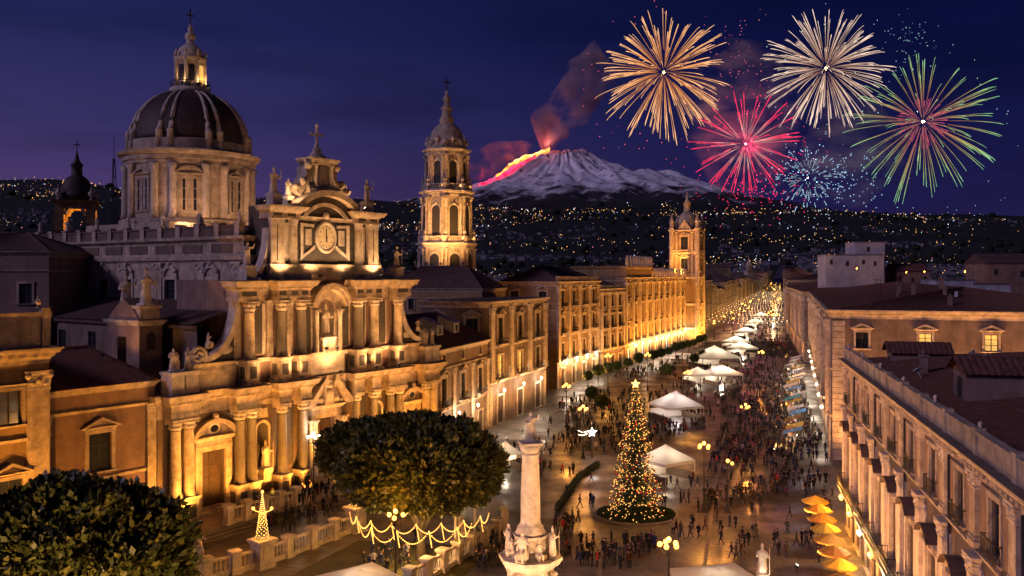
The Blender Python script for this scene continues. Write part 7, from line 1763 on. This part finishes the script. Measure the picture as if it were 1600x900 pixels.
# ------------------------------------------------------------------ fireworks, about 1.1 km off
def col_mat(name, st):
    m = bpy.data.materials.new(name); m.use_nodes = True; t = m.node_tree; t.nodes.remove(t.nodes['Principled BSDF']); e = t.nodes.new('ShaderNodeEmission'); a = t.nodes.new('ShaderNodeAttribute'); a.attribute_name = 'Col'; t.links.new(a.outputs['Color'], e.inputs[0]); e.inputs[1].default_value = st; t.links.new(e.outputs[0], t.nodes['Material Output'].inputs[0]); m.cycles.emission_sampling = 'NONE'; return m
def lerp3(cs, t):
    t = max(0, min(1, t))*(len(cs)-1); j = min(int(t), len(cs)-2); f = t-j; return [cs[j][k]+(cs[j+1][k]-cs[j][k])*f for k in range(3)]
def firework(name, label, px, py, rad, d, n, cs, st, t0, seed, droop=.10, wid=.62, core=(1,.5,.15), pair=True, loose=60, loosec=None, gap=False):
    rg = random.Random(seed); c = Vector(at(px,py,d)); k = d/F; Rm = rad*k; t = thing(name, label, 'firework', tuple(c)); m = col_mat(name+'_spark_%d' % seed, st)
    gold = math.pi*(3-math.sqrt(5))
    for i in range(n):
        z = 1-2*(i+.5)/n; a = gold*i+rg.uniform(-.3,.3); r = math.sqrt(1-z*z); dv = Vector((r*math.cos(a), z+rg.uniform(-.14,.14), r*math.sin(a))).normalized(); L = Rm*rg.uniform(.82,1.06); q = MB(); N = 9
        s0 = t0+rg.uniform(0,.22) if not gap else rg.choice((.35,.75))
        s1 = 1.0 if not gap else s0+.22
        rg_d = rg.uniform(.8,1.5); strands = 2 if pair and rg.random() < .6 else 1; off = Vector((rg.uniform(-1,1),rg.uniform(-1,1),rg.uniform(-1,1))).normalized()*.045; cols = []
        for s in range(strands):
            pts = []; rr = []
            for j in range(N):
                u = s0+(s1*(1-.08*s)-s0)*j/(N-1); f = 1-(1-u)**1.35; p = dv*L*f+off*L*u*s+Vector((0,0,-droop*Rm*u*u*rg_d)); pts.append(tuple(p)); rr.append(wid*(.28+.72*u)*(1 if j < N-1 else .5)*(.55 if j == 0 else 1)*(.75+.5*rg.random()))
            q.tube(pts, rr, 4)
            for j in range(N):
                u = s0+(s1-s0)*j/(N-1); cc = lerp3(cs, u); b_ = rg.uniform(.5,1.35)*(.3+.8*u); cols += [(cc[0]*b_,cc[1]*b_,cc[2]*b_,1)]*4
        me = q.mesh('spark_trail', m); ca = me.color_attributes.new('Col','FLOAT_COLOR','POINT'); ca.data.foreach_set('color', [v for cc in cols for v in cc]); inst(me, 'spark_trail', t)
    q = MB(); q.ball((0,0,0), Rm*.022, 8, 6); M['fcore%d'%seed] = glow('firework_core_%d'%seed, core, 1.25); q.build('core', 'fcore%d'%seed, t)
    if loose:
        q = MB()
        for _ in range(loose):
            p = Vector((rg.gauss(0,1),rg.gauss(0,.6),rg.gauss(0,1))).normalized()*Rm*rg.uniform(.9,1.45); p.z -= Rm*.25; q.octa(tuple(p), rg.uniform(.35,.8))
        M['floose%d'%seed] = glow('loose_spark_%d'%seed, loosec or cs[-1], 1.2); tag(q.build('loose_sparks', 'floose%d'%seed, t), kind='stuff')
    return t
firework('gold_firework', 'large golden firework burst with drooping twin trails', 1037,113,104,1100,150, [(1,.30,.07),(1,.36,.10),(1,.46,.18),(1,.52,.24)], 1.5, .05, 1, .075, .38, (1,.6,.25), True, 50, (1,.12,.2))
firework('cream_firework', 'cream white firework burst over the city', 1290,107,100,1150,140, [(1,.42,.22),(1,.60,.40),(1,.70,.52),(1,.70,.54)], 1.35, .05, 2, .075, .36, (1,.5,.2), True, 40, (.5,.8,.75))
firework('red_firework', 'crimson firework burst with white heart', 1165,225,84,1050,78, [(1,.8,.66),(1,.66,.58),(1,.10,.16),(1,.03,.10),(1,.03,.12)], 1.5, .08, 3, .03, .48, (1,.55,.25), False, 90, (1,.03,.15))
firework('green_firework', 'green tipped firework burst with rosy heart and long trails', 1442,190,122,1100,80, [(1,.25,.25),(1,.30,.22),(.75,.5,.16),(.42,.62,.22),(.30,.72,.36)], 1.0, .06, 4, .07, .38, (1,.6,.35), True, 40, (.3,.6,.5))
firework('rose_heart_firework', 'small rosy burst glowing inside the green firework', 1442,190,42,1099,60, [(1,.6,.4),(1,.2,.25),(1,.10,.22)], 1.0, .1, 6, .05, .32, (1,.6,.35), False, 0)
firework('blue_firework', 'small pale blue firework burst low over the hills', 1262,278,52,1000,110, [(1,.75,.6),(.62,.82,.95),(.42,.66,.85),(.40,.62,.8)], .95, .1, 5, .06, .42, (1,.6,.4), False, 70, (.5,.7,.8), True)
# drifting firework smoke and stray sparks
def stray(label, px0, px1, py0, py1, d, n, c, st, seed):
    q = MB(); rg = random.Random(seed)
    for _ in range(n):
        px, py = rg.gauss((px0+px1)/2,(px1-px0)/4), rg.gauss((py0+py1)/2,(py1-py0)/4); p = at(px,py,d+rg.uniform(-60,60)); r = rg.uniform(.4,1.0); q.octa(p, r)
    M['stray%d'%seed] = glow('stray_spark_%d'%seed, c, st); tag(q.build('stray_sparks', 'stray%d'%seed), label, 'sparks', kind='stuff')
stray('falling crimson sparks under the red burst', 1110,1260,270,330,1060,130, (1,.03,.14), 1.0, 71)
stray('bluish sparks falling around the small blue burst', 1215,1390,230,330,1010,160, (.35,.6,.75), .9, 72)
stray('faint rosy sparks drifting above the bursts', 1110,1200,10,150,1120,50, (.9,.25,.3), .5, 73)
stray('faint teal sparks drifting over the green burst', 1380,1470,20,120,1120,60, (.3,.6,.65), .5, 74)

# drifting smoke between the bursts, lit by the bursts themselves
def fw_smoke(name, label, px, py, d, rx, rz_, dens, seed):
    k = d/F; q = MB(); c = at(px,py,d); q.ball((0,0,0), 1, 16, 12); q.v = [(x*rx*k*(1+.25*noise.noise((x*2+seed,y*2,z*2))), y*rx*k*.6, z*rz_*k*(1+.25*noise.noise((x*2,y*2+seed,z*2)))) for x,y,z in q.v]
    m = bpy.data.materials.new(name+'_vapour'); m.use_nodes = True; t = m.node_tree; t.nodes.remove(t.nodes['Principled BSDF']); v = t.nodes.new('ShaderNodeVolumePrincipled'); v.inputs['Color'].default_value = (.9,.85,.85,1)
    g = t.nodes.new('ShaderNodeNewGeometry'); mp = t.nodes.new('ShaderNodeMapping'); mp.inputs['Scale'].default_value = (.7,1,1.6); n = t.nodes.new('ShaderNodeTexNoise'); n.inputs['Scale'].default_value = .028; n.inputs['Detail'].default_value = 4; t.links.new(g.outputs['Position'], mp.inputs[0]); t.links.new(mp.outputs[0], n.inputs['Vector'])
    r = t.nodes.new('ShaderNodeMapRange'); r.inputs['From Min'].default_value = .46; r.inputs['From Max'].default_value = .72; r.inputs['To Min'].default_value = 0; r.inputs['To Max'].default_value = dens; t.links.new(n.outputs['Fac'], r.inputs['Value']); t.links.new(r.outputs[0], v.inputs['Density']); t.links.new(v.outputs[0], t.nodes['Material Output'].inputs['Volume'])
    o = q.build(name, m); o.location = c; return tag(o, label, 'smoke')
fw_smoke('firework_smoke', 'rose tinted firework smoke drifting between gold and cream bursts', 1160,185,1075,92,125,.010,3)
fw_smoke('firework_smoke', 'faint teal smoke behind the small blue burst and green burst', 1330,235,1060,80,90,.008,8)
for (px,py,d,c,P) in ((1165,225,1050,(1,.04,.12),1.8e5),(1037,113,1100,(1,.45,.15),1.2e5),(1290,107,1150,(1,.7,.5),1.0e5),(1442,190,1100,(.5,.9,.5),1.0e5),(1262,278,1000,(.4,.7,1),.8e5)):
    x, y, z = at(px,py,d); lamp('POINT', (x,y-6,z), P, c, None, 2, name='burst_light')
